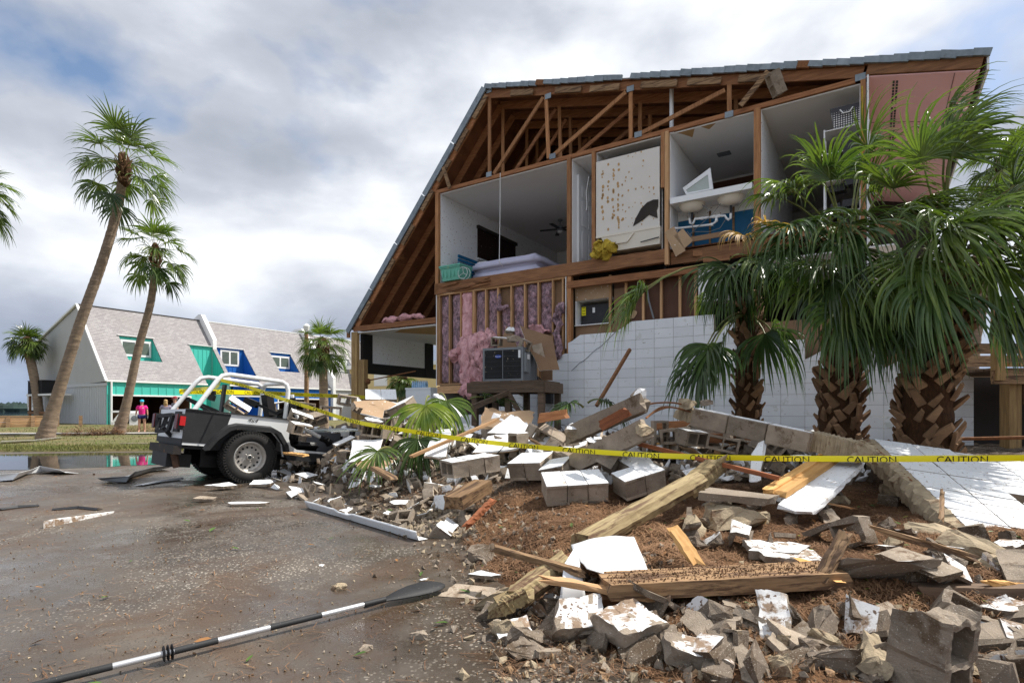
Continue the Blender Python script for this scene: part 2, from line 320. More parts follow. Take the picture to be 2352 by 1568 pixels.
def terr(x, y, fine=True):
    d = sdist(x, y)
    if d <= 0: return -.03
    z = .22*sstep(0, .8, d)
    z += .42*sstep(5.4, 8.3, y)*sstep(.6, 2.0, d) + .05*sstep(3.2, 4.6, y)*sstep(.3, 1.2, d)
    z += .55*math.exp(-((x+2.5)**2/1.5+(y-10.6)**2/2.0))
    z *= .25+.75*sstep(2.7, 3.6, y)
    if fine: z += (.075*mn.noise(Vector((x*1.6, y*1.6, 3))) + .05*mn.noise(Vector((x*4, y*4, 7)))+.022*mn.noise(Vector((x*12, y*12, 1))))*sstep(.05, .5, d)
    return z
_tg = {}
def _grid(fine):
    n0, n1, st = 340, 360, .05; return [[terr0(-8+i*st, -.5+j*st, fine) for i in range(n0+1)] for j in range(n1+1)]
terr0 = terr
def terr(x, y, fine=True):
    if fine not in _tg: _tg[fine] = _grid(fine)
    g_ = _tg[fine]; u, v_ = (x+8)/.05, (y+.5)/.05
    if u < 0 or v_ < 0 or u >= 339 or v_ >= 359: return -.03
    i, j = int(u), int(v_); a, b_ = u-i, v_-j; return (g_[j][i]*(1-a)+g_[j][i+1]*a)*(1-b_)+(g_[j+1][i]*(1-a)+g_[j+1][i+1]*a)*b_
def hit(px, py): # where the sight line of a picture point meets the debris surface
    Y = 2.0
    while Y < 16:
        p = P(px, py, Y)
        if p.z <= max(0, terr(p.x, p.y, False)): return p
        Y += .02
    return P(px, py, 16)
b = MB(); X = [-3000,-60,-25,25,60,3000]; Yv = [-200,-20,60,75,400,5000]
vs = [(x, y, (-.04 if y < 62 or x > 20 else -3.0)) for y in Yv for x in X]
b.add(vs, [(j*6+i, j*6+i+1, (j+1)*6+i+1, (j+1)*6+i) for j in range(5) for i in range(5)])
make('ground', b, M_['earth'], kind='structure')
b = MB(); b.quad((-3000,70,-1.0), (400,70,-1.0), (400,3500,-1.0), (-3000,3500,-1.0)); make('bay_water', b, M_['sea'], kind='structure')
b = MB(); nx, ny = 70, 50
def lot_edge(x): return 17.3+.45*math.sin(x*.5)*.4+max(0, (x+10))*.10
vs = []
for j in range(ny+1):
    for i in range(nx+1):
        x = -22+44*i/nx; e = lot_edge(x); y = -6+(e+6)*j/ny; vs.append((x, y, 0))
b.add(vs, [(j*(nx+1)+i, j*(nx+1)+i+1, (j+1)*(nx+1)+i+1, (j+1)*(nx+1)+i) for j in range(ny) for i in range(nx)])
make('parking_lot', b, M_['asphalt'], kind='structure')
def outline(cx, cy, rx, ry, n, seed, amp=.25):
    return [(cx+rx*(1+amp*mn.noise(Vector((math.cos(t)*1.7+seed, math.sin(t)*1.7, 2))) + .12*mn.noise(Vector((math.cos(t)*6+seed, math.sin(t)*6, 2))))*math.cos(t),
             cy+ry*(1+amp*mn.noise(Vector((math.cos(t)*1.7, math.sin(t)*1.7+seed, 5))) + .12*mn.noise(Vector((math.cos(t)*6, math.sin(t)*6+seed, 2))))*math.sin(t)) for t in [2*math.pi*k/n for k in range(n)]]
for k, (cx, cy, rx, ry, sd_) in enumerate([(-12.4,14.2,4.6,2.35,1), (-7.9,14.6,2.6,1.35,4)]):
    o = outline(cx, cy, rx, ry, 60, sd_); b = MB(); b.add([(x, y, .005+.001*k) for x, y in o], [tuple(range(60))]); make('puddle', b, M_['water'], kind='structure')
# lawn with a bright grass verge, and the walk in front of the townhouses
b = MB(); vs = []; nx = 80
for i in range(nx+1):
    x = -45+75*i/nx; e = lot_edge(x)+.10*mn.noise(Vector((x*3,0,0))); vs += [(x, e, -.02), (x, e+.12, .07), (x, e+2.5, .11), (x, 60, .22)]
b.add(vs, [(i*4+k, (i+1)*4+k, (i+1)*4+k+1, i*4+k+1) for i in range(nx) for k in range(3)]); make('lawn', b, M_['grass'], kind='structure')
b = MB(); b.add([(-40,24.6,.165),(-3,27.5,.185),(-3,29.0,.190),(-40,26.2,.170)], [(0,1,2,3)]); make('front_walk', b, M_['walk'], kind='structure')
def blades(name, n, fn, hmin, hmax, wd, mt):
    b = MB()
    for _ in range(n):
        x, y, z = fn(); h = ru(hmin, hmax); a = ru(0, 6.28); lx, ly = ru(-.5,.5)*h, ru(-.5,.5)*h; c, s = math.cos(a)*wd, math.sin(a)*wd
        o = len(b.v); b.v += [(x-c, y-s, z), (x+c, y+s, z), (x+lx, y+ly, z+h)]; b.f.append((o, o+1, o+2)); b.m.append(0)
    return make(name, b, mt, kind='stuff')
def gfn():
    x = ru(-20, -4); y = lot_edge(x)+.02+abs(random.gauss(0, .8)); return x, y, .03+.05*min(1, (y-lot_edge(x))*3)
tag(blades('grass_verge', 16000, gfn, .04, .12, .010, M_['blade']), 'bright green grass verge along the far edge of the wet lot', 'grass')
def gfn2():
    x = ru(-30, -9); y = ru(18.5, 42); return x, y, .11+.11*(y-20)/40
tag(blades('dry_lawn_grass', 7000, gfn2, .03, .09, .016, M_['blade']), 'thin dry lawn grass between the verge and the houses', 'grass')
# far wooded shore across the bay
b = MB()
for k in range(260):
    x = -1500+ru(0, 1500); b.lathe([(ru(8,14),0),(ru(9,15),5),(ru(5,9),ru(8,11)),(.5,ru(12,16))], 7, 0, Matrix.Translation((x, 900+ru(-40,60), -1)))
make('far_shore_trees', b, mat('far_trees', (.030,.050,.045), 1, .4, .05, 0, objvar=0), kind='stuff', label='dark line of trees on the far shore across the bay', cat='trees')
# mound of sand and mulch under the rubble
b = MB(); nx, ny = 250, 240; vs = []
for j in range(ny+1):
    tt = j/ny; y = 1.2+14.5*tt**1.5
    for i in range(nx+1):
        x = -5.5+13.5*(i/nx); vs.append((x, y, terr(x, y)))
fs = []
for j in range(ny):
    for i in range(nx):
        q = (j*(nx+1)+i, j*(nx+1)+i+1, (j+1)*(nx+1)+i+1, (j+1)*(nx+1)+i)
        if max(vs[k][2] for k in q) > -.02: fs.append(q)
b.add(vs, fs); make('debris_mound', b, M_['dirt'], smooth=60, kind='structure')
# ================= the wrecked beach house =================
BX, BY, US, UD = 2.315, 12.45, (.844,-.536), (.536,.844)
def S(px, d=0): t = (px-CX)/F; return (t*(BY+.844*d)-BX-.536*d)/(.844+.536*t)
def Dp(px, s): t = (px-CX)/F; return (BX+.844*s-t*(BY-.536*s))/(.844*t-.536)
def Zs(py, s, d=0): return H-(py-HY)/F*(BY-.536*s+.844*d)
def SZ(px, py, d=0): s = S(px, d); return s, Zs(py, s, d)
def LW(s, d, z): return Vector((BX+US[0]*s+UD[0]*d, BY+US[1]*s+UD[1]*d, z))
RZ = -math.atan2(.536, .844)
house = thing('beach_house', (BX, BY, 0), RZ, 'tall wooden beach house with its whole end wall torn off and rooms exposed', 'house')
def hp(name, mb, mt, smooth=None, **k): return make(name, mb, mt, house, smooth, **k)
def rb(name, a, b_, mt, parent=house): m = MB(); m.b2(a, b_); return make(name, m, mt, parent)
def br(name, a, b_, w_, t_, mt, up=(0,0,1), parent=house): m = MB(); m.bar(a, b_, w_, t_, 0, up); return make(name, m, mt, parent)
E0, PK, RT = (-8.45, 3.72), (-3.54, 9.39), (6.28, 6.95)
BACK = 12.0
# roof skins
def slab(name, a, b_, t0, t1, d0, d1, mt):
    dx, dz = b_[0]-a[0], b_[1]-a[1]; L = math.hypot(dx, dz); nx_, nz_ = -dz/L, dx/L
    if nz_ < 0: nx_, nz_ = -nx_, -nz_
    m = MB(); m.prism([(a[0]+nx_*t0, d0, a[1]+nz_*t0), (b_[0]+nx_*t0, d0, b_[1]+nz_*t0), (b_[0]+nx_*t1, d0, b_[1]+nz_*t1), (a[0]+nx_*t1, d0, a[1]+nz_*t1)], (0, d1-d0, 0))
    return hp(name, m, mt)
M_['shing'] = mat('grey_shingles', (.30,.285,.28), .9, .3, 9, .6, 40, objvar=0, c2=(.20,.19,.185))
slab('roof_sheathing', E0, PK, -.06, -.03, .0, BACK, M_['ply']); slab('roof_shingles', (-8.5,3.67), PK, -.028, 0, .01, BACK, M_['shing'])
slab('roof_sheathing', PK, RT, -.06, -.03, .0, BACK, M_['ply']); slab('roof_shingles', PK, RT, -.028, 0, .01, BACK, M_['shing'])
def on(a, b_, t, off=0):
    dx, dz = b_[0]-a[0], b_[1]-a[1]; L = math.hypot(dx, dz); nx_, nz_ = -dz/L, dx/L
    if nz_ < 0: nx_, nz_ = -nx_, -nz_
    return a[0]+dx*t+nx_*off, a[1]+dz*t+nz_*off
for k in range(5): # long flashing strips on the steep rake
    a = on((-8.56,3.6), PK, k/5, -.015); c = on((-8.56,3.6), PK, (k+1)/5-.004, -.015+ru(-.006,.006)); br('rake_flashing', (a[0],-.03,a[1]), (c[0],-.03,c[1]), .05, .16, M_['metal'])
for k in range(46): # short stepped pieces on the low slope
    if k in (17,): continue
    a = on(PK, RT, k/46, ru(.0,.014)); c = on(PK, RT, (k+1.12)/46, ru(-.016,.0)); br('rake_shingle_edge', (a[0],-.03-.004*(k%3),a[1]), (c[0],-.03-.004*(k%3),c[1]), .05, ru(.10,.13), M_['metal'] if rnd() < .93 else M_['rust'])
for k, d in enumerate((.02,.63,1.24,1.85,2.46,3.07,3.9,4.8,5.7)): # steep rafters
    a = on(E0, PK, .02, -.15); c = on(E0, PK, .985, -.15); br('rafter', (a[0],d+.03,a[1]), (c[0],d+.03,c[1]), .045, .17, M_['truss'])
for t in (.06,.24,.40,.545,.66,.78,.90): # light look-out blocks nailed under the steep rake
    a = on(E0, PK, t, -.20); c = on(E0, PK, t+.075+.02*rnd(), -.20); br('lookout_block', (a[0],-.025,a[1]), (c[0],-.025,c[1]), .04, .12, M_['oldwood'])
for t in (.085,.21,.30,.42,.52,.62):
    a = on(PK, RT, t, -.20+ru(-.02,.02)); c = on(PK, RT, t+ru(.055,.08), -.20); br('lookout_block', (a[0],-.035,a[1]), (c[0],-.035,c[1]), .04, .13, M_['oldwood'])
CH = 7.05
tr0 = [(1122,215,1122,402,.09),(1252,215,1258,362,.09),(1447,198,1447,318,.09),(1674,185,1674,262,.09),(1246,222,1132,398,.085),(1436,210,1266,358,.085),(1664,205,1468,306,.085)]
for k, d in enumerate((.05,.66,1.27,1.88,2.49,3.1,3.71,4.6,5.6,6.6)):
    a = on(PK, RT, .005, -.16); c = on(PK, RT, .83, -.16); br('truss_top_chord', (a[0],d,a[1]), (c[0],d,c[1]), .04, .19, M_['truss'])
    br('truss_bottom_chord', (-5.2,d,CH+.045), (4.45,d,CH+.045), .04, .09, M_['truss'])
    for (x0,y0,x1,y1,t_) in tr0:
        if k and rnd() < .1: continue
        s0, z0 = SZ(x0,y0); s1, z1 = SZ(x1,y1); dd = d + (0 if s0 == s1 else .0)
        if k: s0 += ru(-.04,.04); s1 += ru(-.04,.04)
        vert = abs(s0-s1) < .15
        br('truss_web', (s0,dd+(.0 if vert else -.005),max(z0,CH+.02) if False else z0), (s1,dd+(.0 if vert else -.005),max(z1, CH+.08)), .038, .085 if not vert else .085, M_['truss_z'] if vert else (M_['truss'] if k else M_['beam'] if False else M_['truss_z']), up=(0,0,1) if not vert else (1,0,0))
for x, y in ((1122,207),(1122,400),(1258,220),(1268,358),(1447,203),(1465,308),(1544,190),(1674,262),(1976,176)): # gang-nail plates
    s, z = SZ(x, y); rb('gang_plate', (s-.08,.012,z-.06), (s+.08,.024,z+.06), M_['metal'])
s, z = SZ(1531,200); m = MB(); m.tube([(s,.35,CH),(s,.35,9.39-.2485*(s+3.54)-.1)], .045, 10); hp('vent_pipe', m, M_['pvc'], smooth=40)
s0,z0 = SZ(1766,168); s1,z1 = SZ(1702,246); br('loose_board', (s0,-.06,z0), (s1,-.06,z1), .04, .10, M_['oldwood'])
s0,z0 = SZ(1018,384,-.08); s1,z1 = SZ(1033,432,-.08); br('loose_board', (s0,-.08,z0), (s1,-.08,z1), .04, .09, M_['oldwood'])
rb('attic_light_stop', (-7.6,7.0,3.4), (6.0,7.1,8.9), M_['void'])  # added closure that stops sky light; attic darkness is in its colour
# rake boards at the right end and pink soffit under the overhang
a = on(PK, RT, .835, -.14); c = on(PK, RT, .995, -.14); br('rake_board', (a[0],.02,a[1]), (c[0],.02,c[1]), .05, .17, M_['beam'])
SO0 = S(1993); SO1 = 6.25
slab('pink_soffit', on(PK, RT, (SO0+3.54)/9.82, 0), on(PK, RT, .995, 0), -.255, -.235, .03, 11.8, M_['pink'])
m = MB()
for k in range(46):
    if k % 9 == 8: continue
    ss = 5.02; zz = 9.39-.2485*(ss+3.54)-.2655
    for q in (0, .05): m.box((ss+q, .25+k*.115, zz-.2485*q), (.03, .075, .012), (0, R(14), 0))
hp('soffit_vent_holes', m, M_['black'])
m = MB(); zz = lambda s_: 9.39-.2485*(s_+3.54)-.264
m.bar((SO0+.02,1.9,zz(SO0+.02)), (SO1-.02,1.9,zz(SO1-.02)), .018, .012); m.bar((5.85,.05,zz(5.85)), (5.85,1.85,zz(5.85)), .012, .012); hp('soffit_seam', m, mat('seam', (.32,.2,.2), .9, objvar=0))
c = on(PK, RT, 1.0, -.13); br('end_fascia', (c[0]+.02,.0,c[1]), (c[0]+.02,11.9,c[1]), .03, .26, M_['jwhite'])
# ---- upper storey ----
FL = Zs(651, S(1000)); sA, sB = S(1000), S(1300); s1, s2, s3, s4, s5, s6, s7, s8, s9 = S(1311), S(1357), S(1368), S(1517), S(1537), S(1729), S(1748), S(1974), S(1991)
rb('upper_ceiling', (-5.12,.10,CH-.015), (s9,6.9,CH-.002), M_['ceil'])
m = MB(); m.b2((-5.12,.085,CH-.03), (s9-.1,.10,CH-.004)); hp('ceiling_drywall_edge', m, M_['plaster'])
rb('knee_wall', (-5.17,.10,FL), (-5.06,6.85,CH-.02), M_['plaster_sp'])
rb('knee_wall_stud', (-5.18,.0,FL-.25), (-5.07,.09,CH), M_['truss_z'])
rb('back_wall', (-5.1,6.72,FL), (s9,6.84,CH-.02), M_['plaster'])
rb('floor_deck', (-5.2,.16,FL-.03), (s9,6.9,FL-.005), M_['ply'])
def part_wall(a, b_, d1=6.7, m0='plaster', post=True):
    m = MB(); m.b2((a, .09, FL), (a+.013, d1, CH-.02)); m.b2((b_-.013, .09, FL), (b_, d1, CH-.02)); hp('partition_wall', m, M_[m0])
    if post: rb('wall_stud', (a+.015, .01, FL-.02), (b_-.015, .11, CH+.02), M_['truss_z'])
part_wall(sB, s1); part_wall(s2, s3, 3.2); part_wall(s4, s5, 3.2, post=False); part_wall(s6, s7, 5, 'plaster_sp'); part_wall(s8, s9, 6.7)
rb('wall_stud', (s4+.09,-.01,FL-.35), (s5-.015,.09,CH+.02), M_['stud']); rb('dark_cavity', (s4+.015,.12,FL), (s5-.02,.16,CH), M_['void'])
s, z = SZ(1519,455); rb('split_stud', (s4+.01,-.015,Zs(432,s4)), (s4+.085,.06,CH+.02), M_['truss_z'])
rb('insulation_strip', (s8+.03,.0,Zs(390,s8)), (s9-.06,.06,CH-.1), M_['yellowfoam'])
rb('end_wall_siding', (s9,.0,2.2), (s9+.03,11,CH+.1), M_['paint'])
# bedroom window shade on the side wall, ceiling fan, closet door
dA, dB = Dp(1097,-5.05), Dp(1183,-5.05); zt, zb = Zs(525,-5.05,dA), Zs(592,-5.05,dA)
m = MB(); m.b2((-5.06,dA,zb),(-5.03,dB,zt)); sh = hp('window_shade', m, mat('dark_brown_shade', (.022,.008,.006), .6, .2, 3, .1, specks=((.5,.45,.42), 26, .70), objvar=0))
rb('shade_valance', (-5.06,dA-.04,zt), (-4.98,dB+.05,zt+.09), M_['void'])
m = MB(); m.b2((-5.06,dA-.02,zb-.05),(-5.0,dB+.02,zb)); hp('window_sill', m, M_['pvc'])
def fan(loc, nm, lab, nb=5):
    t = thing(nm, loc, .4, lab, 'ceiling fan'); m = MB(); m.lathe([(.02,-.02),(.07,-.02),(.07,-.07),(.015,-.09),(.015,-.22),(.09,-.24),(.11,-.30),(.09,-.36),(.03,-.37)], 16); make('motor', m, M_['grey'], t, smooth=40)
    m = MB(); m.lathe([(.02,-.365),(.085,-.37),(.08,-.42),(.03,-.45),(.004,-.455)], 16); make('light_bowl', m, M_['ceil'], t, smooth=40)
    for k in range(nb):
        a = 2*math.pi*k/nb; m = MB(); m.bar((.1,0,-.31), (.62,0,-.32), .12, .012); make('fan_blade', m, M_['dkmetal'], t, rot=(0,0,a))
fan(LW(-3.3,3.6,CH-.0), 'ceiling_fan', 'brushed metal ceiling fan hanging in the exposed upstairs bedroom')
dA, dB = Dp(1329,s1), Dp(1352,s1)
t = make('closet_door', MB().b2((s1+.0,dA,FL+.01),(s1+.035,dA+.85,FL+2.05)), M_['pvc'], house)
for zz0, zz1 in ((.2,.85),(.98,1.55),(1.66,1.92)):
    for q in (.1,.48):
        m = MB(); m.b2((s1+.03,dA+q,FL+zz0),(s1+.045,dA+q+.27,FL+zz1)); make('door_panel', m, M_['plaster'], t)
rb('door_casing', (s1,dA-.09,FL), (s1+.05,dA-.01,FL+2.12), M_['pvc'])
m = MB(); zz0 = Zs(415,s1+.3,1.0)
for k in range(12): m.tube([(s1+.03,.9+k*.03,zz0),(s2-.03,.9+k*.03,zz0)], .003, 4)
m.tube([(s1+.03,.9,zz0-.05),(s2-.02,.9,zz0-.05)], .006, 5); hp('wire_shelf', m, M_['pvc'])
m = MB(); s,z = SZ(1150,398); s_,z_ = SZ(1149,600); m.tube([(s,-.02,z),(s-.0,-.03,(z+z_)/2),(s_-.03,.0,z_),(s_-.06,.2,z_-.08)], .008, 5); hp('hanging_cable', m, M_['pvc'])
m = MB(); s,z = SZ(1351,430); m.tube([(s,.03,z+.25),(s-.06,.02,z-.1),(s-.04,.02,z-.35),(s-.05,.02,z-.5)], .006, 5); hp('hanging_cable', m, M_['pvc'])
# floor beam of the upper storey, splintered at its left end
m = MB(); se = S(1535)
zt0 = FL-.005; top = []; bot = []
n = 60
for i in range(n+1):
    s = -5.2+(se+5.2)*i/n; j = .05*abs(mn.noise(Vector((s*3,1,0))))*(1 if s < -4 or s > .5 else .3)
    top.append((s, 0, zt0-j)); bot.append((s, 0, zt0-.285+.02*mn.noise(Vector((s*2,5,0)))))
m.prism(top+bot[::-1], (0,.14,0)); hp('floor_beam', m, M_['beam'])
for k in range(9):
    s = -5.1+k*.14+ru(0,.1); m = MB(); z = zt0-.12+ru(-.1,.06); m.prism([(s,0,z),(s+ru(.3,.7),-.02,z+ru(.0,.05)),(s+ru(.5,.9),-.03,z-.01),(s+.2,0,z-.05)], (0,-.03,0)); hp('splinter', m, M_['beam'])
br('lower_header', (sB-.0,.06,FL-.50), (S(1600),.06,Zs(617,S(1600))), .10, .15, M_['truss'])
m = MB(); # burnt, broken joists under the bathroom
for k in range(14):
    s = S(1535)+ru(0,3.0); z = FL-.12+ru(-.22,.06); L_ = ru(.5,1.3); m.bar((s,.05+ru(-.1,.3),z), (s+L_,.05+ru(-.1,.3),z+ru(-.12,.12)), .05, ru(.05,.13))
hp('broken_joists', m, M_['beam'])
rb('floor_shade_sheet', (sB,.7,FL-.6), (s9,.75,FL-.02), M_['void'])  # dark sheet whose colour stands in for shade under the upper floor
# tub surround with fin-shaped decal
TX = lambda z_: 1309.2+.2051*z_; TY = lambda z_: 287.1+.2051*z_
zt, zb = Zs(TY(420), s3+.02), Zs(TY(1255), s3+.02)
tub = make('tub_surround', MB().b2((s3+.02,-.015,zb),(s4-.015,.02,zt)), M_['panel'], house)
pts = [(710,1135),(740,1050),(800,940),(870,870),(940,840),(993,838),(992,920),(975,960),(985,1045),(950,1035),(890,1010),(830,1060),(770,1100)]
m = MB(); m.prism([(lambda q: (q[0],-.03,q[1]))(SZ(TX(a),TY(c))) for a, c in pts], (0,.013,0)); make('dark_fin_shape', m, M_['void'], tub)
m = MB()
for cx_ in (365,372,485,492,540,548,590,700,735,805,820,890,940,625,430,660):
    for k in range(5 if cx_ > 600 else 8):
        s, z = SZ(TX(cx_+ru(-6,6)), TY(ru(330 if cx_ > 650 else 440,1190)-(cx_-300)*.12)); r = ru(.012,.032)*(1 if cx_ < 600 else .6); q = ru(1.0,1.7)
        m.prism([(s+r*math.cos(t),-.019,z+r*q*math.sin(t)) for t in [k2*.785 for k2 in range(8)]], (0,.006,0))
make('glue_spots', m, M_['glue'], tub, kind='stuff')
m = MB(); zr = zb; zf = Zs(576, S(1412))
m.prism([(s3+.02,-.03,zr),(s4-.0,-.03,zr),(s4,-.03,zr-.04),(s3+.02,-.03,zr-.04)], (0,.7,0))
m.prism([(s3+.14,-.02,zr-.04),(s4-.0,-.02,zr-.04),(s4-.02,0,zf),(s3+.34,0,zf)], (0,.6,0)); m.bar((s3+.25,-.03,zr-.22),(s3+.75,-.03,zr-.22),.03,.03); m.bar((s3+.75,-.03,zr-.22),(s3+.9,-.03,zr-.05),.03,.03)
hp('bathtub', m, M_['cream'])
m = MB(); s,z = SZ(TX(800),TY(1318)); s_,z_ = SZ(TX(1005),TY(1262)); m.tube([(s,-.05,z),(s_,-.05,z_)], .012, 6); hp('bent_rod', m, M_['dkmetal'])
# bathroom: vanity counter, basins, drains, blue wall
cz = Zs(TY(820), s5+.02); cb = Zs(TY(885), s5+.02); vc = make('vanity_counter', MB().b2((s5+.015,.0,cb),(s6-.015,.58,cz)), M_['pvc'], house)
for cx_, cy_ in ((1365,850),(1800,765)):
    s = S(TX(cx_), .25); m = MB()
    m.lathe([(.27,0),(.25,-.06),(.20,-.13),(.10,-.165),(.03,-.17)], 24, 0, Matrix.Translation((s,.28,cb-.002)) @ Matrix.Diagonal((1,.78,1,1))); o = make('basin', m, M_['cream'], vc, smooth=40)
    m = MB(); m.tube([(s,.27,cb-.16),(s,.27,cb-.30)], .025, 8); m.tube([(s,.27,cb-.01),(s-.0,.05,cb+.06)], .012, 6); make('tailpiece', m, M_['dkmetal'], o)
    m = MB(); m.tube([(s-.02,.3,cz),(s-.02,.3,cz+.06)], .02, 8); make('faucet_stub', m, M_['alloy'], vc)
def PL(pts, d): return [(lambda q: (q[0], d, q[1]))(SZ(TX(a), TY(c), d)) for a, c in pts]
m = MB(); m.tube(PL([(1140,1165),(1590,1115),(1632,1085),(1642,1022)], .25), .024, 8); m.tube(PL([(1338,1045),(1345,1098),(1368,1108),(1388,1085),(1400,1052),(1480,1046),(1640,1022),(1735,1016),(1752,1045),(1775,1062),(1798,1045),(1800,990)], .25), .024, 8)
for a, c in ((1480,1046),(1610,1026),(1665,1020),(1590,1115),(1640,1070),(1180,1160)):
    q = PL([(a-14,c+1),(a+14,c-1)], .25); m.tube(q, .033, 8)
hp('drain_pipes', m, M_['pvc'], smooth=40)
m = MB()
for a in (([(1310,870),(1370,1130),(1385,1165)]), ([(1775,775),(1600,990),(1400,1170),(1290,1270)]), ([(1385,1195),(1560,1195),(1680,1155),(1740,1060)]), ([(1460,880),(1570,960)]), ([(1310,1190),(1370,1260)])): m.tube(PL(a, .2), .007, 5)
hp('supply_hoses', m, M_['grey'])
zbt = Zs(TY(1085), S(TX(1215),.6), .6); zbb = FL-.02
rb('under_sink_wall', (s5+.01,.60,zbt), (s6,.62,cb), M_['plaster_sp']); rb('blue_wall', (S(TX(1190),.6),.605,zbb), (s6,.63,zbt), M_['bluewall']); rb('blue_wall_filler', (s5+.01,.60,zbb), (S(TX(1190),.6),.62,zbt), M_['plaster'])
for a in (1380,1567,1830): s = S(TX(a), .58); rb('furring_strip', (s-.02,.575,zbb), (s+.02,.60,cb-.1), M_['oldwood'])
for a, c_ in (((1110,1170),(1240,1440)), ((1215,1200),(1330,1340))):
    q = PL([a, c_], -.03); br('torn_panel', q[0], q[1], .02, .22, M_['tandry'], up=(0,0,1))
br('floor_trim', *PL([(1260,1300),(1800,1205)], .0), .03, .10, M_['drybrown'])
rb('bathroom_back_wall', (s5,3.1,FL), (s6,3.2,CH-.02), M_['plaster']); zz0 = Zs(TY(640), S(TX(1600),3.0), 3.0); rb('dark_wall_band', (S(TX(1590),3.05),3.07,FL+.2), (s6-.05,3.09,zz0), M_['drydark'])  # flat dark band across the back wall
rb('ceiling_vent', (S(TX(1720),1.6)-.14,1.55,CH-.03), (S(TX(1720),1.6)+.14,1.75,CH-.016), M_['grey'])
m = MB(); o4 = PL([(1262,705),(1570,478),(1602,716),(1300,782)], .32); i4 = PL([(1298,728),(1544,552),(1560,712),(1318,757)], .32)
for k in range(4):
    a, b_, c_, d_ = o4[k], o4[(k+1)%4], i4[(k+1)%4], i4[k]; m.prism([a, b_, c_, d_], (0,.05,0))
fr = hp('leaning_sash', m, M_['pvc']); m = MB(); m.prism([(x, y+.02, z) for x, y, z in i4], (0,.006,0)); make('pane', m, mat('frosted_glass', (.45,.50,.47), .2, .1, 3, 0, objvar=0), fr)
for q in ([(1150,55),(1375,0),(1372,140),(1250,100)], [(1360,5),(1480,-12),(1640,-35),(1560,50),(1450,10)]):
    m = MB(); zc = CH-.02
    pp = []
    for a, c_ in q:
        t = H-(TY(c_)-HY)/F; px_, py_ = TX(a), TY(c_); Yc = (zc-H)*F/(HY-py_); wv = P(px_, py_, Yc); dd = (wv.x-BX)*.536+(wv.y-BY)*.844; ss = (wv.x-BX)*.844-(wv.y-BY)*.536; pp.append((ss, max(.1, dd), zc))
    m.prism(pp, (0,0,.004)); hp('torn_ceiling_patch', m, M_['glue'])
# ---- lower storey ----
ztp, zbp = Zs(679, sA+.05), Zs(882, sA+.05)
SX = lambda z_: 976.2+.2013*z_; SY = lambda z_: 602.9+.2013*z_
rb('wall_panel_backing', (sA,.19,zbp-.1), (sB+.1,.21,ztp+.02), M_['drybrown'])
br('top_plate', (sA+.02,.09,ztp+.02), (sB-.02,.09,ztp+.02), .10, .045, M_['plate']); br('bottom_plate', (sA+.02,.09,zbp-.01), (sB-.1,.09,zbp-.01), .10, .045, M_['plate']); br('rim_board', (sA+.02,.08,zbp-.15), (S(1235),.08,zbp-.15), .05, .20, M_['plate'])
m = MB(); m.b2((sA,.03,zbp-.05),(sA+.02,.05,ztp+.06)); m.b2((sA,.03,ztp+.045),(sB,.05,ztp+.065)); m.b2((sB-.03,.03,Zs(800,sB)),(sB-.01,.05,ztp+.06)); hp('drywall_edge', m, M_['plaster'])
studs = [122,147,265,395,533,545,680,820,970,1125,1280,1445,1560]
for a in studs: s = S(SX(a)); rb('stud', (s-.02,.045,zbp+.01), (s+.02,.135,ztp), M_['stud'])
bays = [(160,258,'g',365,1365),(285,388,'g',350,1360),(405,522,'p',325,1350),(560,662,'g',320,1330),(700,806,'g',290,1300),(850,950,'h',520,1100),(990,1105,'g',245,1000),(1145,1262,'g',215,850),(1300,1425,'g',205,800)]
def blob(a, b_, zlo, zhi, d0, amp, mt, name, seed, nx_=10, nz_=40):
    m = MB(); vs = []
    for j in range(nz_+1):
        for i in range(nx_+1):
            u, v_ = i/nx_, j/nz_; e = min(u, 1-u)*4; e = min(1, e); f = 1 if 0 < j < nz_ else .3
            p = Vector((a+(b_-a)*u, d0-amp*(.3+e*.7)*f*(.6+.9*mn.noise(Vector((u*2.5+seed, v_*9, seed)))), zlo+(zhi-zlo)*v_+.03*mn.noise(Vector((u*5, v_, seed)))))
            vs.append(p)
    m.add(vs, [(j*(nx_+1)+i, j*(nx_+1)+i+1, (j+1)*(nx_+1)+i+1, (j+1)*(nx_+1)+i) for j in range(nz_) for i in range(nx_)])
    return hp(name, m, M_[mt], smooth=80)
for k, (a, c_, t, y0, y1) in enumerate(bays):
    s0, s_ = S(SX(a)), S(SX(c_)); z1, z0 = Zs(SY(y0), s0), Zs(SY(y1), s0); blob(s0-.01, s_+.01, z0, min(z1, ztp-.01), .165 if t != 'p' else .11, .10, 'inspink' if t == 'p' else 'insgrey', 'insulation_batt', k*3.1)
def lump(name, pts, rad, mt, seed, sub=3, amp=.35, parent=house, fz=3.0, **kw):
    bm = bmesh.new()
    for (x, y, z), r in zip(pts, rad): bmesh.ops.create_icosphere(bm, subdivisions=sub, radius=1, matrix=Matrix.Translation((x,y,z)) @ Matrix.Diagonal((r[0],r[1],r[2],1)))
    for v in bm.verts:
        n = mn.noise_vector(v.co*fz*2+Vector((seed,0,0)))+.6*mn.noise_vector(v.co*fz*5+Vector((seed,0,0))); v.co += n*amp*.25
    me = bpy.data.meshes.new(name); bm.to_mesh(me); bm.free(); me.materials.append(M_[mt]); me.polygons.foreach_set('use_smooth', [True]*len(me.polygons))
    return link(name, me, parent, **kw)
def lp(a, c_, d): s, z = SZ(SX(a), SY(c_), d); return (s, d, z)
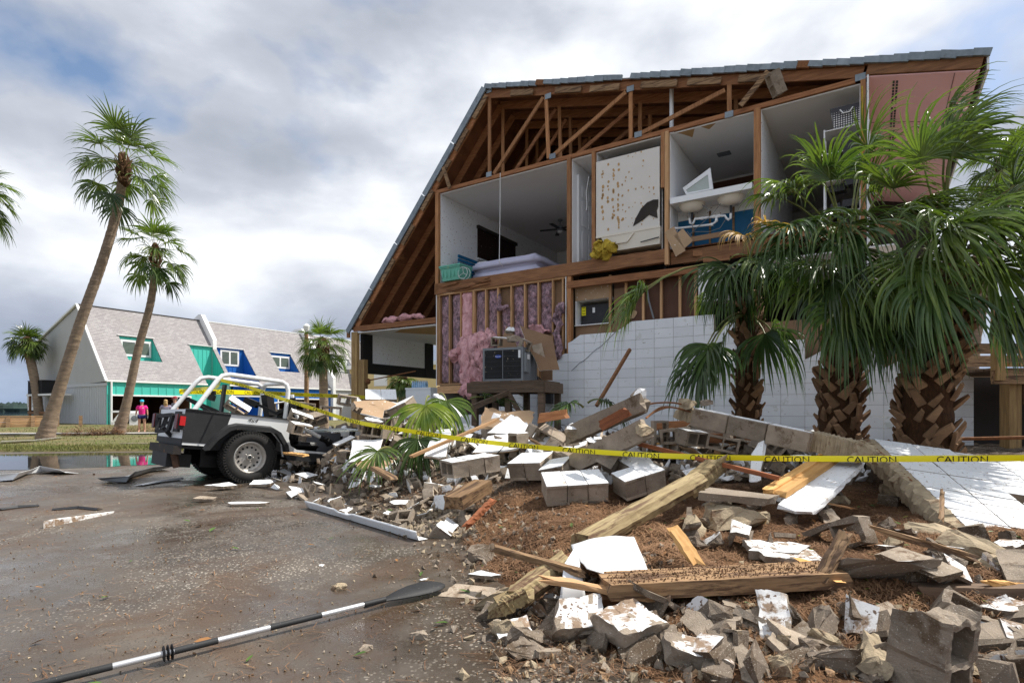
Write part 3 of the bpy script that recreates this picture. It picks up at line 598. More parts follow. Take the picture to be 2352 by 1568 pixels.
lump('fallen_batt', [lp(460,1050,.0),lp(480,1250,-.0),lp(600,1000,-.08),lp(680,900,-.12),lp(740,870,-.15),lp(600,1180,-.02),lp(640,1080,-.08),lp(700,1010,-.1),lp(560,1280,.0),lp(560,900,-.05)],
     [(.25,.07,.55),(.25,.07,.40),(.28,.1,.42),(.24,.12,.28),(.16,.12,.22),(.28,.08,.45),(.22,.1,.42),(.14,.09,.38),(.25,.07,.3),(.12,.08,.2)], 'inspink', 2, 3, .42, fz=3.2)
lump('loose_fuzz', [lp(335,1040,-.02),lp(370,1020,-.04),lp(345,1085,-.0)], [(.17,.1,.15),(.12,.08,.12),(.1,.06,.12)], 'fuzz', 5, 3, .36)
lump('loose_fuzz', [lp(485,1430,-.05),lp(455,1470,-.08),lp(520,1490,-.1)], [(.16,.1,.14),(.15,.08,.12),(.12,.08,.12)], 'fuzz', 8, 3, .36)
lump('loose_fuzz', [lp(1250,745,.0),lp(1330,770,-.0),lp(1390,775,.0)], [(.2,.06,.08),(.2,.06,.07),(.1,.06,.06)], 'fuzz', 12, 3, .3)
lump('torn_kraft_paper', [lp(850,450,.02),lp(880,510,-.02)], [(.08,.04,.22),(.20,.05,.06)], 'insgrey', 3, 3, .3)
lump('torn_kraft_paper', [lp(1540,560,.0),lp(1515,700,-.0),lp(1510,850,.0),lp(1530,1000,.0)], [(.09,.07,.22),(.10,.07,.28),(.10,.07,.3),(.08,.06,.25)], 'insgrey', 4, 3, .4)
lump('loose_fuzz', [(-6.9,.1,3.83),(-6.4,.1,3.85),(-5.9,.12,3.84)], [(.35,.1,.09),(.35,.1,.07),(.25,.08,.06)], 'fuzz', 17, 3, .3)
rb('corner_post', (sB+.015,.02,Zs(835,sB)), (sB+.115,.13,FL-.29), M_['truss_z'])
# left lower room: sill beam, joists, post, trimmed wall, ceiling
zc = Zs(762, -8.2); zj = Zs(749, -8.2)
br('ceiling_joist', (-8.35,.04,zj-.07), (-5.18,.04,zj-.07), .045, .15, M_['truss'])
rb('lower_ceiling', (-8.3,.06,zc-.03), (-5.15,6.8,zc-.005), M_['ceil'])
dd = Dp(980,-8.2); rb('front_wall_panel', (-8.28,.28,Zs(833,-8.2,.3)), (-8.2,dd,zc-.03), M_['plaster_sp']); rb('black_rail', (-8.29,.28,Zs(833,-8.2,.3)-.32), (-8.18,dd+.6,Zs(833,-8.2,.3)), M_['black'])
rb('black_corner_trim', (-8.30,.24,Zs(833,-8.2,.3)-.3), (-8.17,.62,zc-.03), M_['black']); rb('black_corner_trim', (-8.29,dd-.1,2.4), (-8.17,dd+.32,zc-.04), M_['black'])
for q in ((-8.44,-8.32),(-8.31,-8.20)): rb('corner_post', (q[0],.02,.5), (q[1],.13,zj-.16), M_['postz'])
rb('corner_post', (-8.19,.05,.5), (-7.93,.20,Zs(825,-8.0)), M_['postz'])
rb('garage_back_wall', (-8.2,dd+.9,Zs(855,-6,dd)), (-5.1,dd+1.0,zc), M_['plaster']); rb('eave_board', (-8.6,-.02,3.42), (-8.5,.04,3.66), M_['beam'])
rb('garage_side_wall', (-5.16,.22,.6), (-5.06,7,zc), M_['plaster'])
s,z = SZ(845,872); s_,z_ = SZ(955,852,.6); m = MB(); m.tube([(s-.25,.1,z-.03),(s_,.6,z_)], .02, 6); m.lathe([(.08,0),(.09,.04),(.03,.07)], 10, 0, Matrix.Translation((s-.1,.08,z-.04)) @ Matrix.Rotation(R(90),4,'Y')); hp('rusty_rod', m, M_['rust'])
pt = [(-7.15,.5,zc-.032),(-6.6,.2,zc-.032),(-5.2,.3,zc-.032),(-5.2,1.7,zc-.032),(-6.2,1.9,zc-.032)]
m = MB(); m.prism(pt, (0,0,-.004)); hp('torn_ceiling_patch', m, M_['glue'])
# middle lower bays: beige band, dark niche, thin studs over brown board
sN0, sN1 = S(1305), S(1394); z690, z748, z640 = Zs(692, sN0, .22), Zs(748, sN0, .22), FL-.55
rb('upper_beige_board', (sB+.12,.24,z690), (sN1+.02,.26,z640), M_['tandry'])
rb('niche_side', (sB+.12,.24,z748), (sB+.15,.8,z690), M_['plaster']); rb('niche_floor', (sB+.12,.2,z748-.02), (sN1,.8,z748), M_['plaster']); rb('niche_roof', (sB+.12,.26,z690), (sN1,.8,z690+.02), M_['plaster'])
pnl = make('electrical_cabinet', MB().b2((sN0+.12,.45,z748), (sN1-.05,.8,z690-.08)), M_['dkmetal'], house)
q = SZ(1341,715,.45); make('yellow_notice', MB().b2((q[0]-.055,.44,q[1]-.1),(q[0]+.055,.449,q[1]+.1)), M_['yel'], pnl); q = SZ(1364,712,.45); make('white_notice', MB().b2((q[0]-.03,.44,q[1]-.06),(q[0]+.03,.449,q[1]+.06)), M_['pvc'], pnl)
m = MB()
for k in range(5): q = SZ(1341,700+k*7,.43); m.b2((q[0]-.04,.436,q[1]-.004),(q[0]+.035,.4395,q[1]+.004))
make('printed_lines', m, M_['ink'], pnl)
rb('brown_board_low', (sB+.12,.26,1.6), (sN1+.15,.28,z748-.02), M_['drybrown'])
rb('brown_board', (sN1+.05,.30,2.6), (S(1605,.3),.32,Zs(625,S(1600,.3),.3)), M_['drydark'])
rb('brown_board', (sN1+.05,.285,2.6), (S(1440,.3),.295,Zs(660,S(1440,.3),.3)), M_['drybrown'])
for a in (690,920,1170,1430,1700,1925): s = S(1292+.1587*a, .22); rb('thin_stud', (s-.025,.20,3.16 if a > 700 else 2.95), (s+.025,.27,Zs(1292*0+574.2+.1587*360, s, .22)), M_['stud'])
m = MB(); q = [SZ(1292+.1587*a, 574.2+.1587*c_, .2) for a, c_ in ((1225,560),(1250,740),(1320,990))]; m.tube([(x,.2,z) for x, z in q], .02, 6); hp('grey_conduit', m, M_['grey'])
m = MB(); q = SZ(1292+.1587*995, 574.2+.1587*930, .28); m.prism([(q[0]+.13*math.cos(t)*(1+.2*math.sin(3*t)),.276,q[1]+.10*math.sin(t)) for t in [k*.52 for k in range(12)]], (0,.006,0)); hp('bare_patch', m, M_['tandry'])
m = MB(); s = S(1528,.3); m.tube([(s,.35,FL-.1),(s,.35,FL-.62)], .05, 10); hp('black_drain', m, M_['dkmetal'], smooth=40)
# right lower room seen through the palm crowns
rr0, rr1 = S(1610,.2), S(2060)
rb('lower_room_back', (rr0-1,4.2,1.2), (rr1,4.3,4.2), M_['void']); rb('lower_room_ceiling', (rr0-1.5,.15,4.12), (rr1,4.2,4.15), M_['ceil']); rb('white_bulkhead', (rr0-.05,.2,Zs(690,rr0)), (rr0+.5,.6,4.12), M_['plaster'])  # plaster back wall, with the room's darkness put into its colour
rb('brown_dado', (S(1740),.3,1.5), (rr1,.32,Zs(737,S(1800,.3),.3)), M_['drybrown']); rb('beam_end', (s5,.1,FL-.34), (rr1,.14,FL-.08), M_['beam'])
fan(LW(S(1812,2.2)-.1,2.2,4.12), 'dark_ceiling_fan', 'ceiling fan in the dark lower room between the first two palms', 4)
# ---- painted block wall, every block its own part ----
def block_mesh(name, mats, brk=0, seed=0):
    r = random.Random(seed); bm = bmesh.new(); bmesh.ops.create_cube(bm, size=1, matrix=Matrix.Diagonal((.4020,.19,.1995,1)))
    if brk:
        bmesh.ops.subdivide_edges(bm, edges=bm.edges[:], cuts=3, use_grid_fill=True)
        for v in bm.verts:
            x, z = v.co.x/.2, v.co.z/.1; lim = .1+.6*mn.noise(Vector((z*1.5, seed*3.3, 0)))
            if brk == 1 and x*(-1) > .15+.3*mn.noise(Vector((z*2,seed,0))) - z*.6*0: pass
        for v in bm.verts: # sheer a corner off along a ragged line
            t = v.co.x*brk*.9+v.co.z*1.6 - .06-.05*mn.noise(Vector((v.co.x*9,v.co.z*9,seed)))
            if t > 0: v.co.z -= t/1.6*.98
    else: bmesh.ops.bevel(bm, geom=bm.edges[:], offset=.0035, segments=1, affect='EDGES')
    me = bpy.data.meshes.new(name); bm.to_mesh(me); bm.free()
    for q in mats: me.materials.append(q)
    for p in me.polygons: p.material_index = 0 if p.normal.y < -.3 else 1
    return me
bmw = block_mesh('painted_block', [M_['wallpaint'], M_['conc']]); bml = block_mesh('broken_block', [M_['wallpaint'], M_['mortar']], 1, 1); bmr = block_mesh('broken_block', [M_['wallpaint'], M_['mortar']], -1, 2); bmc = block_mesh('bare_block', [M_['conc'], M_['conc']])
topz = {-14:.7,-13:.7,-12:.9,-11:1.1,-10:1.1,-9:1.1,-8:1.35,-7:1.75,-6:1.96,-5:1.96,-4:2.57,-3:2.97,-2:2.97,-1:2.97,0:3.17,1:3.17,2:3.17,3:3.17,4:3.17,5:2.97,6:2.77,7:2.57,8:2.57,9:2.36,10:2.36,11:2.36,12:2.16,13:1.96,14:1.96}
for kx in range(-14, 16):
    s = kx*.406+.203
    if s+.2 > S(2276): break
    zt_ = topz.get(kx, 1.86); k = 0
    while True:
        z = 3.17-.203*(k+.5); k += 1
        if z < .35: break
        if z > zt_-.05: continue
        first = z+.203 > zt_-.05
        me = bmw
        if first and kx in (-3,0,-4,-6,-7): me = bmr if False else bml
        if first and kx in (5,6,9,12,13,14): me = bmr if kx == 99 else (bml if kx in (14,) else bmr)
        if first and kx in (-3,0,-4): # left corner sheared: mirror
            o = link('broken_block', bmr, house, (s,.1,z)); continue
        link('painted_block' if me is bmw else 'broken_block', me, house, (s,.1,z))
for kx in range(-8,-4):
    for k in range(6):
        z = 2.5-.203*k-.1
        if kx == -8 and k < 1: continue
        if kx >= -6 and k < 4 or kx < -6 and k < 5: link('bare_block', bmc, house, (kx*.406+.203+(.2 if kx < -6 else 0), .32, z))
# cracked joint in the wall
m = MB(); q = [SZ(*((2200+a*.3189)*.5742, (1200+c_*.3189)*.5742)) for a, c_ in ((850,375),(780,440),(700,520),(640,580),(590,610),(540,650),(480,710),(430,755),(370,790),(320,840),(270,885))]
for (a, c_), (e, f_) in zip(q, q[1:]): m.bar((a,-.002,c_),(e,-.002,f_),.004,.012)
hp('wall_crack', m, M_['grey'])
rb('pipe_conduit', (S(1284.5)-.02,-.06,Zs(992,-1.9)), (S(1284.5)+.02,-.02,Zs(958,-1.9)), M_['pvc'])
q = SZ(1264,914); m = MB(); m.b2((q[0]-.09,-.14,q[1]-.13),(q[0]+.09,-.0,q[1]+.12)); hp('disconnect_box', m, M_['dkmetal'])
q0 = SZ(1238,905,-.2); m = MB(); m.tube([(q0[0],-.1,q0[1]-.6),(q0[0],-.1,q0[1]+.25),(q0[0]-.1,-.14,q0[1]+.38),(q0[0]-.4,-.3,q0[1]+.40)], .04, 8); m.tube([(q[0]+.0,-.16,q[1]+.08),(q[0]+.02,-.2,q[1]+.3),(q[0]-.2,-.25,q[1]+.5),(q[0]-.5,-.3,q[1]+.6),(q[0]-.65,-.5,q[1]+.75)], .014, 6); hp('line_set', m, M_['dkmetal'], smooth=50)
# house underside, added to block light so the interior stays dark
rb('lower_floor', (-5.0,.25,1.80), (s9,11,1.86), M_['void']); rb('crawl_light_stop', (-5.0,2.2,.2), (s9,2.3,1.8), M_['void'])
# ================= things in and beside the beach house =================
def block_local(name, lab, cat, s, d, z, rot=0): return thing(name, LW(s, d, z), RZ+rot, lab, cat)
# bed with headboard and slats
t = block_local('bed', 'low bed with lavender sheets standing near the torn edge of the upstairs bedroom', 'bed', -3.4, 1.5, FL)
def softbox(name, c, d, mt, parent, r=.06, n=.02, seed=0):
    bm = bmesh.new(); bmesh.ops.create_cube(bm, size=1, matrix=Matrix.Translation(c) @ Matrix.Diagonal((*d,1)))
    bmesh.ops.bevel(bm, geom=bm.edges[:], offset=r, segments=3, affect='EDGES'); bmesh.ops.subdivide_edges(bm, edges=[e for e in bm.edges if e.calc_length() > .3], cuts=5, use_grid_fill=True)
    for v in bm.verts: v.co += mn.noise_vector(v.co*2.5+Vector((seed,0,0)))*n
    me = bpy.data.meshes.new(name); bm.to_mesh(me); bm.free(); me.materials.append(M_[mt]); me.polygons.foreach_set('use_smooth', [True]*len(me.polygons)); return link(name, me, parent)
softbox('box_spring', (0,.05,.16), (2.0,1.9,.26), 'bed', t); softbox('mattress', (-.02,.05,.43), (2.04,1.92,.28), 'bed', t, .08, .035, 4); softbox('pillow', (-1.0,-.2,.62), (.42,.6,.16), 'plaster', t, .06, .03)
m = MB()
for k in range(6): m.box((-1.35,.0+.0,.28+k*.10), (.04,2.1,.075))
make('headboard', m, M_['bluewall'], t, rot=(0,0,0))
# aqua storage bin hanging over the floor edge, wire shade
sb_, zb_ = SZ(1040, 640); t = block_local('storage_bin', 'aqua green plastic storage tote at the left edge of the upstairs bedroom floor', 'storage bin', sb_, .12, FL)
m = MB(); m.prism([(-.27,-.2,.0),(.27,-.2,.0),(.33,-.24,.36),(-.33,-.24,.36)], (0,.5,0)); make('tub_body', m, M_['aqua'], t)
m = MB(); m.box((0,.01,.37),(.70,.56,.04)); m.box((0,.01,.33),(.67,.53,.03)); make('rim', m, M_['aqua'], t)
for k in range(5): m = MB(); m.box((-.24+k*.12,-.232,.20),(.02,.02,.26),(R(-6),0,0)); make('rib', m, M_['aqua'], t)
s, z = SZ(1068, 628); t = block_local('wire_lamp_frame', 'round white wire lampshade frame leaning beside the aqua tote', 'lamp frame', s, -.1, z)
m = MB(); m.tube([(.15*math.cos(a*.314),0,.15*math.sin(a*.314)) for a in range(21)], .006, 5); m.tube([(.15*math.cos(a*.314),.12,.15*math.sin(a*.314)) for a in range(21)], .006, 5)
for a in (90,210,330): m.tube([(0,.03,0),(.15*math.cos(R(a)),0,.15*math.sin(R(a)))], .005, 5)
make('wire_rings', m, M_['pvc'], t)
# yellow insulation hanging under the tub
t = lump('yellow_insulation', [(0,0,0),(.14,0,.05),(.25,-.02,.0),(-.08,.0,-.08),(.1,0,-.12),(-.05,0,.12)], [(.1,.1,.16),(.12,.1,.13),(.1,.09,.1),(.07,.08,.1),(.14,.08,.08),(.09,.08,.08)], 'yellowfoam', 9, 3, .5, None, 3.5)
s, z = SZ(1380, 576); t.location = LW(s, -.08, z); t.rotation_euler = (0,0,RZ); tag(t, 'wad of yellow insulation hanging below the left end of the cream bathtub', 'insulation')
# hanging block under the low roof
# rack and basket in the right upper room
t = block_local('wire_rack', 'tall chrome wire rack with dark household things in the rightmost upstairs room', 'rack', S(1945,.3), .35, FL); m = MB()
for a in (-.35,.35):
    for c in (-.2,.2): m.tube([(a,c,0),(a,c,1.75)], .014, 6)
for z in (.2,.8,1.3,1.72): m.box((0,0,z),(.72,.42,.015))
make('wire_frame', m, M_['pvc'], t); m = MB()
for k in range(9): m = MB(); m.box((ru(-.25,.25),ru(-.12,.1),ru(.2,.4)+.5*(k%3)),(ru(.1,.3),.2,ru(.1,.35))); make('stored_box', m, M_['dkmetal'], t)
def checker():
    m, N, L, b = nodes('dotted_fabric'); v, oi = coords(N, L, rand=False); vo = N.new('ShaderNodeTexVoronoi'); vo.inputs['Scale'].default_value = 26; vo.inputs['Randomness'].default_value = 0; L.new(v, vo.inputs[0])
    L.new(ramp(N, L, vo.outputs['Distance'], [(.30, (.75,.74,.74)), (.34, (.06,.06,.07))]), b.inputs['Base Color']); b.inputs['Roughness'].default_value = .9; return m
t = block_local('fabric_basket', 'grey basket with white dots on top of the chrome rack', 'basket', S(1945,.3), .3, FL+1.74); m = MB(); m.prism([(-.2,-.15,0),(.2,-.15,0),(.26,-.17,.36),(-.26,-.17,.36)], (0,.32,0)); make('basket_body', m, checker(), t); m = MB(); m.tube([(-.1,-.18,.3),(-.05,-.2,.22),(.05,-.2,.22),(.1,-.18,.3)], .012, 5); make('handle', m, M_['pvc'], t)
# refrigerator lying on its back and the bottle pack on it
s, z = SZ(972, 882, .9); t = block_local('chest_freezer', 'white chest freezer in the open lower left room', 'freezer', s, 1.0, 1.0)
m = MB(); m.box((0,0,.43),(.95,.65,.86)); make('cabinet', m, M_['pvc'], t); m = MB(); m.box((0,0,.88),(.98,.68,.05)); make('lid', m, M_['pvc'], t); zf_ = 1.0+.905
M_['bottle'] = mat('blue_bottled_water', (.10,.32,.62), .15, .5, 12, .1, c2=(.55,.70,.80), objvar=0, spec=.6)
t = block_local('bottle_pack', 'shrink-wrapped pack of blue bottled water on the white freezer', 'water bottles', s-.05, .85, zf_)
for i in range(7):
    for j in range(2): m = MB(); m.lathe([(.034,0),(.036,.02),(.034,.14),(.014,.19),(.014,.21)], 8, 0, Matrix.Translation((-.26+i*.078,-.05+j*.08,0))); make('bottle', m, M_['bottle'], t, smooth=50)
# air conditioner on its wooden stand
acp = P(1172, 877, 12.35); acz = acp.z
t = thing('ac_stand', (acp.x+.12, acp.y, .3), RZ+R(10), 'dark wooden stand carrying the air conditioner in front of the insulation', 'stand')
tz = acz-.3
for k in range(7): m = MB(); m.box((-.70+k*.235,0,tz-.02),(.225,1.15,.04)); make('deck_plank', m, M_['greywood'], t)
for a, c, L_, ax in ((0,-.6,1.72,0),(0,.6,1.72,0),(-.86,0,1.2,1),(.86,0,1.2,1)): m = MB(); m.box((a,c,tz-.14),(L_,.05,.22) if not ax else (.05,L_,.22)); make('apron_board', m, M_['greywood'], t)
for a in (-.72,.22 if False else .05,.78):
    for c in (-.53,.53): m = MB(); m.b2((a-.06,c-.06,-.25),(a+.06,c+.06,tz-.04)); make('leg', m, M_['greywood'], t)
m = MB(); m.bar((.05,-.6,tz-.2),(.5,-.6,tz-.95),.05,.09); make('brace', m, M_['greywood'], t)
t = thing('air_conditioner', (acp.x, acp.y, acz+.0), RZ+R(10), 'dark grey outdoor air conditioner topped with fallen blocks', 'air conditioner')
W_, D_, Hh = .88, .80, .70
m = MB(); m.box((0,0,.025),(W_+.02,D_+.02,.05)); m.box((0,0,Hh-.02),(W_+.03,D_+.03,.05)); [m.box((a,c,Hh/2),(.04,.04,Hh)) for a in (-W_/2,W_/2) for c in (-D_/2,D_/2)]; m.box((.0,-D_/2-.01,Hh/2),(.012,.01,Hh)); make('frame', m, M_['grey'], t)
make('coil_core', MB().box((0,0,Hh/2),(W_-.06,D_-.06,Hh-.04)), M_['black'], t)
m = MB()
for k in range(34): m.box((-W_/2+.03+k*(W_-.06)/33,-D_/2-.004,Hh/2),(.008,.012,Hh-.06)); m.box((-W_/2-.004,-D_/2+.03+k*(D_-.06)/33,Hh/2),(.012,.007,Hh-.06))
for k in range(6): m.box((0,-D_/2-.01,.1+k*.105),(W_-.02,.01,.008))
make('louvre_grille', m, mat('dark_louvre', (.045,.047,.05), .5, .2, 3, .1, specks=((.45,.38,.30), 16, .69), objvar=0), t)
m = MB(); m.box((W_/2+.005,0,Hh/2),(.015,D_,Hh-.05)); m.box((W_/2+.04,-D_/2+.14,Hh*.55),(.08,.25,.40)); make('service_panel', m, M_['grey'], t)
def text_mesh(s, size, ext=0.0):
    cu = bpy.data.curves.new('lettering', 'FONT'); cu.body = s; cu.size = size; cu.align_x = 'CENTER'; cu.align_y = 'CENTER'; cu.resolution_u = 2; cu.extrude = ext
    o = bpy.data.objects.new('lettering', cu); scr0 = bpy.data.scenes.new('s0'); scr0.collection.objects.link(o); scr0.view_layers[0].update(); dg = scr0.view_layers[0].depsgraph; me = bpy.data.meshes.new_from_object(o.evaluated_get(dg)); bpy.data.objects.remove(o); bpy.data.scenes.remove(scr0); return me
m = MB(); m.prism([(-.10+.075*math.cos(a*.393),-D_/2-.018,.52+.035*math.sin(a*.393)) for a in range(16)], (0,-.006,0)); bd = make('badge', m, mat('blue_badge', (.01,.05,.35), .3, 0, 3, 0, objvar=0), t)
me = text_mesh('Carrier', .045); me.materials.clear(); me.materials.append(M_['pvc']); link('badge_lettering', me, bd, (-.10,-D_/2-.026,.52), (R(90),0,0))
m = MB(); m.box((W_/2+.081,-D_/2+.14,Hh*.72),(.004,.14,.10)); make('rating_label', m, M_['pvc'], t); m = MB(); m.box((W_/2-.06,-D_/2-.02,.56),(.05,.004,.16)); make('rating_label', m, M_['pvc'], t)
# ---- right-hand deck ----
def dpt(px, py, Y): return P(px, py, Y)
YD = 8.3
zf = P(2300,850,YD).z; x0, x1 = P(2283,0,YD).x, P(2283,0,YD).x+4.2
t = thing('raised_wooden_deck', (x0, YD, 0), 0, 'raised wooden deck with railing at the right edge behind the white block wall', 'deck')
m = MB(); m.b2((-.02,-.03,zf-.20),(4.2,.03,zf)); make('rim_beam', m, M_['oldwood'], t)
for k in range(10): m = MB(); m.b2((0,.04+k*.15,zf),(4.2,.175+k*.15,zf+.035)); make('deck_board', m, M_['greywood'], t)
for a in (.05,1.3,2.6): m = MB(); m.b2((a-.06,-.07,zf-.15),(a+.06,.05,zf+1.05)); make('railing_post', m, M_['postz'], t)
for k in range(24):
    if k % 8 == 0: continue
    m = MB(); m.b2((.05+k*.155-.02,-.05,zf+.06),(.05+k*.155+.02,-.01,zf+.95)); make('baluster', m, M_['postz'], t)
m = MB(); m.b2((0,-.08,zf+.96),(4.2,.04,zf+1.0)); make('top_rail', m, M_['oldwood'], t); m = MB(); m.b2((0,-.06,zf+.1),(4.2,-.02,zf+.17)); make('bottom_rail', m, M_['oldwood'], t)
for a in (.36,2.2): m = MB(); m.b2((a-.09,.05,-.2),(a+.09,.22,zf-.2)); make('support_post', m, M_['postz'], t); m = MB(); m.b2((a+.10,.02,zf-.5),(a+.25,.24,zf-.2)); make('beam_stub', m, M_['greywood'], t)
m = MB(); m.b2((-.1,1.7,-.2),(4.2,1.75,zf)); make('shadowed_back_boards', m, M_['void'], t)  # near-black colour stands in for the shade behind the deck
pf = P(2215, 860, 14.5); t = thing('horizontal_board_fence', (pf.x, 14.5, 0), 0, 'weathered horizontal board fence behind the right end of the white wall', 'fence')
for k in range(4): m = MB(); m.b2((-.6,-.02,1.7+k*.33),(7,.02,1.7+k*.33+.28-.02*(k==3))); make('fence_board', m, M_['oldwood'], t)
for a in (0.,2.4,4.8): m = MB(); m.b2((a-.06,.03,.0),(a+.06,.15,2.95)); make('fence_post', m, M_['postz'], t)
q0, q1, q2 = P(2105,1015,7.7), P(2190,1008,7.4), P(2420,1003,6.9)
m = MB(); m.tube([q0,q1,q2], .022, 8); make('wall_rebar', m, M_['rust'], label='long rusty rebar sticking out across the foot of the wall at the far right', cat='rebar')
q0, q1 = P(1370,932,10.6), P(1447,802,11.3); m = MB(); m.bar(q0, q1, .05, .06); make('leaning_board', m, M_['beam'], label='thin brown board leaning diagonally against the white block wall', cat='board')
# ================= townhouse row on the left =================
HX, HYY = -30.6, 43.0
def front_t(px, s=0): k = (px-CX)/F; return (HX+.844*s-k*(HYY-.536*s))/(k*.844-.536)
def slope_tz(px, py): # picture point on the steep roof plane
    k = (px-CX)/F; h = -(py-HY)/F; a1, b1, c1 = .536-k*.844, .844+k*.536, k*HYY-HX
    a2, b2, c2 = -h*.844, -1.2157+h*.536, h*HYY+H-3.55
    D_ = a1*b2-a2*b1; tt = (c1*b2-c2*b1)/D_; s = (a1*c2-a2*c1)/D_; return tt, 3.55-1.2157*s
PA = front_t(487, -2.9); PB = front_t(760); PC = PB+13.0
M_['stucco'] = mat('grey_stucco', (.47,.47,.46), .9, .08, .8, .3, 40, objvar=0); M_['siding'] = mat('pale_grey_siding', (.52,.53,.54), .7, .06, .6, .1, 20, objvar=0)
M_['teal'] = mat('teal_board_siding', (.07,.52,.43), .7, .1, .8, .1, 20, objvar=0); M_['blue'] = mat('royal_blue_siding', (.010,.13,.46), .7, .1, .8, .1, 20, objvar=0); M_['white'] = mat('white_trim', (.80,.80,.79), .6, .05, 2, 0, objvar=0)
def shingle():
    m, N, L, b = nodes('roof_shingle_courses'); v, oi = coords(N, L, rand=False); br_ = N.new('ShaderNodeTexBrick'); mp = N.new('ShaderNodeMapping'); mp.inputs['Rotation'].default_value = (0,0,0)
    sp = N.new('ShaderNodeSeparateXYZ'); cm = N.new('ShaderNodeCombineXYZ'); L.new(v, sp.inputs[0]); L.new(sp.outputs[1], cm.inputs[0]); L.new(sp.outputs[2], cm.inputs[1]); L.new(cm.outputs[0], br_.inputs[0])
    br_.inputs['Scale'].default_value = 1; br_.inputs['Brick Width'].default_value = .30; br_.inputs['Row Height'].default_value = .13; br_.inputs['Mortar Size'].default_value = .008; br_.offset_frequency = 3
    br_.inputs['Color1'].default_value = (.36,.34,.335,1); br_.inputs['Color2'].default_value = (.255,.235,.245,1); br_.inputs['Mortar'].default_value = (.17,.16,.16,1); br_.inputs['Bias'].default_value = -.1
    c = mixc(N, L, ramp(N, L, tex(N, L, v, .5, 4, .6), [(.35, 0), (.7, .5)]), br_.outputs[0], (.24,.22,.21)); L.new(c, b.inputs['Base Color']); b.inputs['Roughness'].default_value = .9; bumpn(N, L, b, tex(N, L, v, 8, 4, .7), .3, .02); return m
M_['tshing'] = shingle()
def steep(z): return -(z-3.55)/1.2157
def unit(name, lab, t0, t1, wallm, holes, garage, endwall=False, open_from=None):
    r = thing(name, (HX, HYY, 0), RZ, lab, 'townhouse'); A = lambda n_, m_, mt, p=None, **k: make(n_, m_, M_[mt] if isinstance(mt, str) else mt, p or r, **k)
    # steep roof as stepped shingle courses around the recesses; local x = s, y = t
    ncs = 46; m = MB(); zz0, zz1 = 3.5, 9.75
    for k in range(ncs):
        za, zb_ = zz0+(zz1-zz0)*k/ncs, zz0+(zz1-zz0)*(k+1)/ncs; zm = (za+zb_)/2; spans = [(t0, t1)]
        for h in holes:
            if h[2] < zm < h[3]:
                ns = []
                for a, c in spans:
                    if h[1] <= a or h[0] >= c: ns.append((a, c)); continue
                    if h[0] > a: ns.append((a, h[0]))
                    if h[1] < c: ns.append((h[1], c))
                spans = ns
        for a, c in spans: m.prism([(steep(za)+.05,a,za),(steep(zb_)+.02,a,zb_+.01),(steep(zb_)-.10,a,zb_-.0),(steep(za)-.10,a,za)], (0,c-a,0))
    A('steep_shingle_roof', m, 'tshing')
    m = MB(); m.prism([(-5.1,t0,9.75),(-14.3,t0,6.9),(-14.3,t0,6.75),(-5.1,t0,9.6)], (0,t1-t0,0)); A('rear_roof', m, 'tshing')
    m = MB(); m.b2((-5.2,t0,9.72),(-4.98,t1,9.80)); A('ridge_cap', m, 'void' if endwall else 'white')
    for h in holes:
        s_ = steep(h[3]); low = h[2] < 3.6; zb_ = .2 if low else h[2]
        hm_ = h[4]; m = MB(); m.b2((s_-.08,h[0]-.02,zb_),(s_,h[1]+.02,h[3])); w_ = A('recess_wall', m, hm_)
        for q in (h[0]-.06, h[1]): m = MB(); m.prism([(s_,q,h[3]),(steep(max(3.5,h[2])),q,max(3.5,h[2])),(s_,q,max(3.5,h[2]))], (0,.06,0)); A('recess_cheek', m, hm_)
        if low:
            for q in (h[0]-.06, h[1]): m = MB(); m.b2((s_,q,.2),(0,q+.06,3.5)); A('recess_cheek', m, hm_)
        else: m = MB(); m.prism([(s_,h[0],h[2]-.02),(steep(h[2]),h[0],h[2]-.02),(steep(h[2]),h[0],h[2]-.2)], (0,h[1]-h[0],0)); A('recess_sill', m, 'tshing')
        for k in range(int((h[1]-h[0])/.4)+1): m = MB(); q = h[0]+.05+k*.4; m.b2((s_,q,zb_),(s_+.025,q+.04,h[3]-.02)); make('batten', m, M_[hm_], w_)
        for k in range(int(-s_+steep(max(3.5,h[2])))*2+2): m = MB(); q = s_+.15+k*.4; zt_ = 3.55-1.2157*q; m.b2((q,h[1]-.025,zb_),(q+.04,h[1]+.0,min(h[3],zt_)-.02)) if zt_ > zb_+.05 and q < 0 else None; make('batten', m, M_[hm_], w_) if m.v else None
        m = MB(); m.b2((s_-.05,h[0]-.1,h[3]),(s_+.16,h[1]+.1,h[3]+.06)); A('drip_edge', m, 'white')
        for (wa, wb, wz0, wz1, kind) in h[5]:
            m = MB(); m.b2((s_+.0,wa,wz0),(s_+.05,wb,wz1)); f = A('window', m, 'white'); n_ = 2
            for k in range(n_):
                a = wa+.17+k*(wb-wa-.17)/n_; c = a+(wb-wa-.17)/n_-.17; m = MB(); m.b2((s_+.045,a,wz0+.18),(s_+.056,c,wz1-.18)); make('pane', m, M_['glass'] if kind == 'g' else M_['siding'], f)
                for j in range(9): m = MB(); zj_ = wz0+.24+j*(wz1-wz0-.46)/9; m.b2((s_+.056,a+.02,zj_),(s_+.064,c-.02,zj_+.05)); make('blind_slat', m, mat_blind if kind == 'g' else M_['white'], f)
    # front wall with garage opening
    ga, gb, gz = garage; lo = [h for h in holes if h[2] < 3.6]; wa_, wb_ = t0, t1
    for h in lo: wa_, wb_ = (h[1], wb_) if h[0] <= t0+.6 else (wa_, h[0])
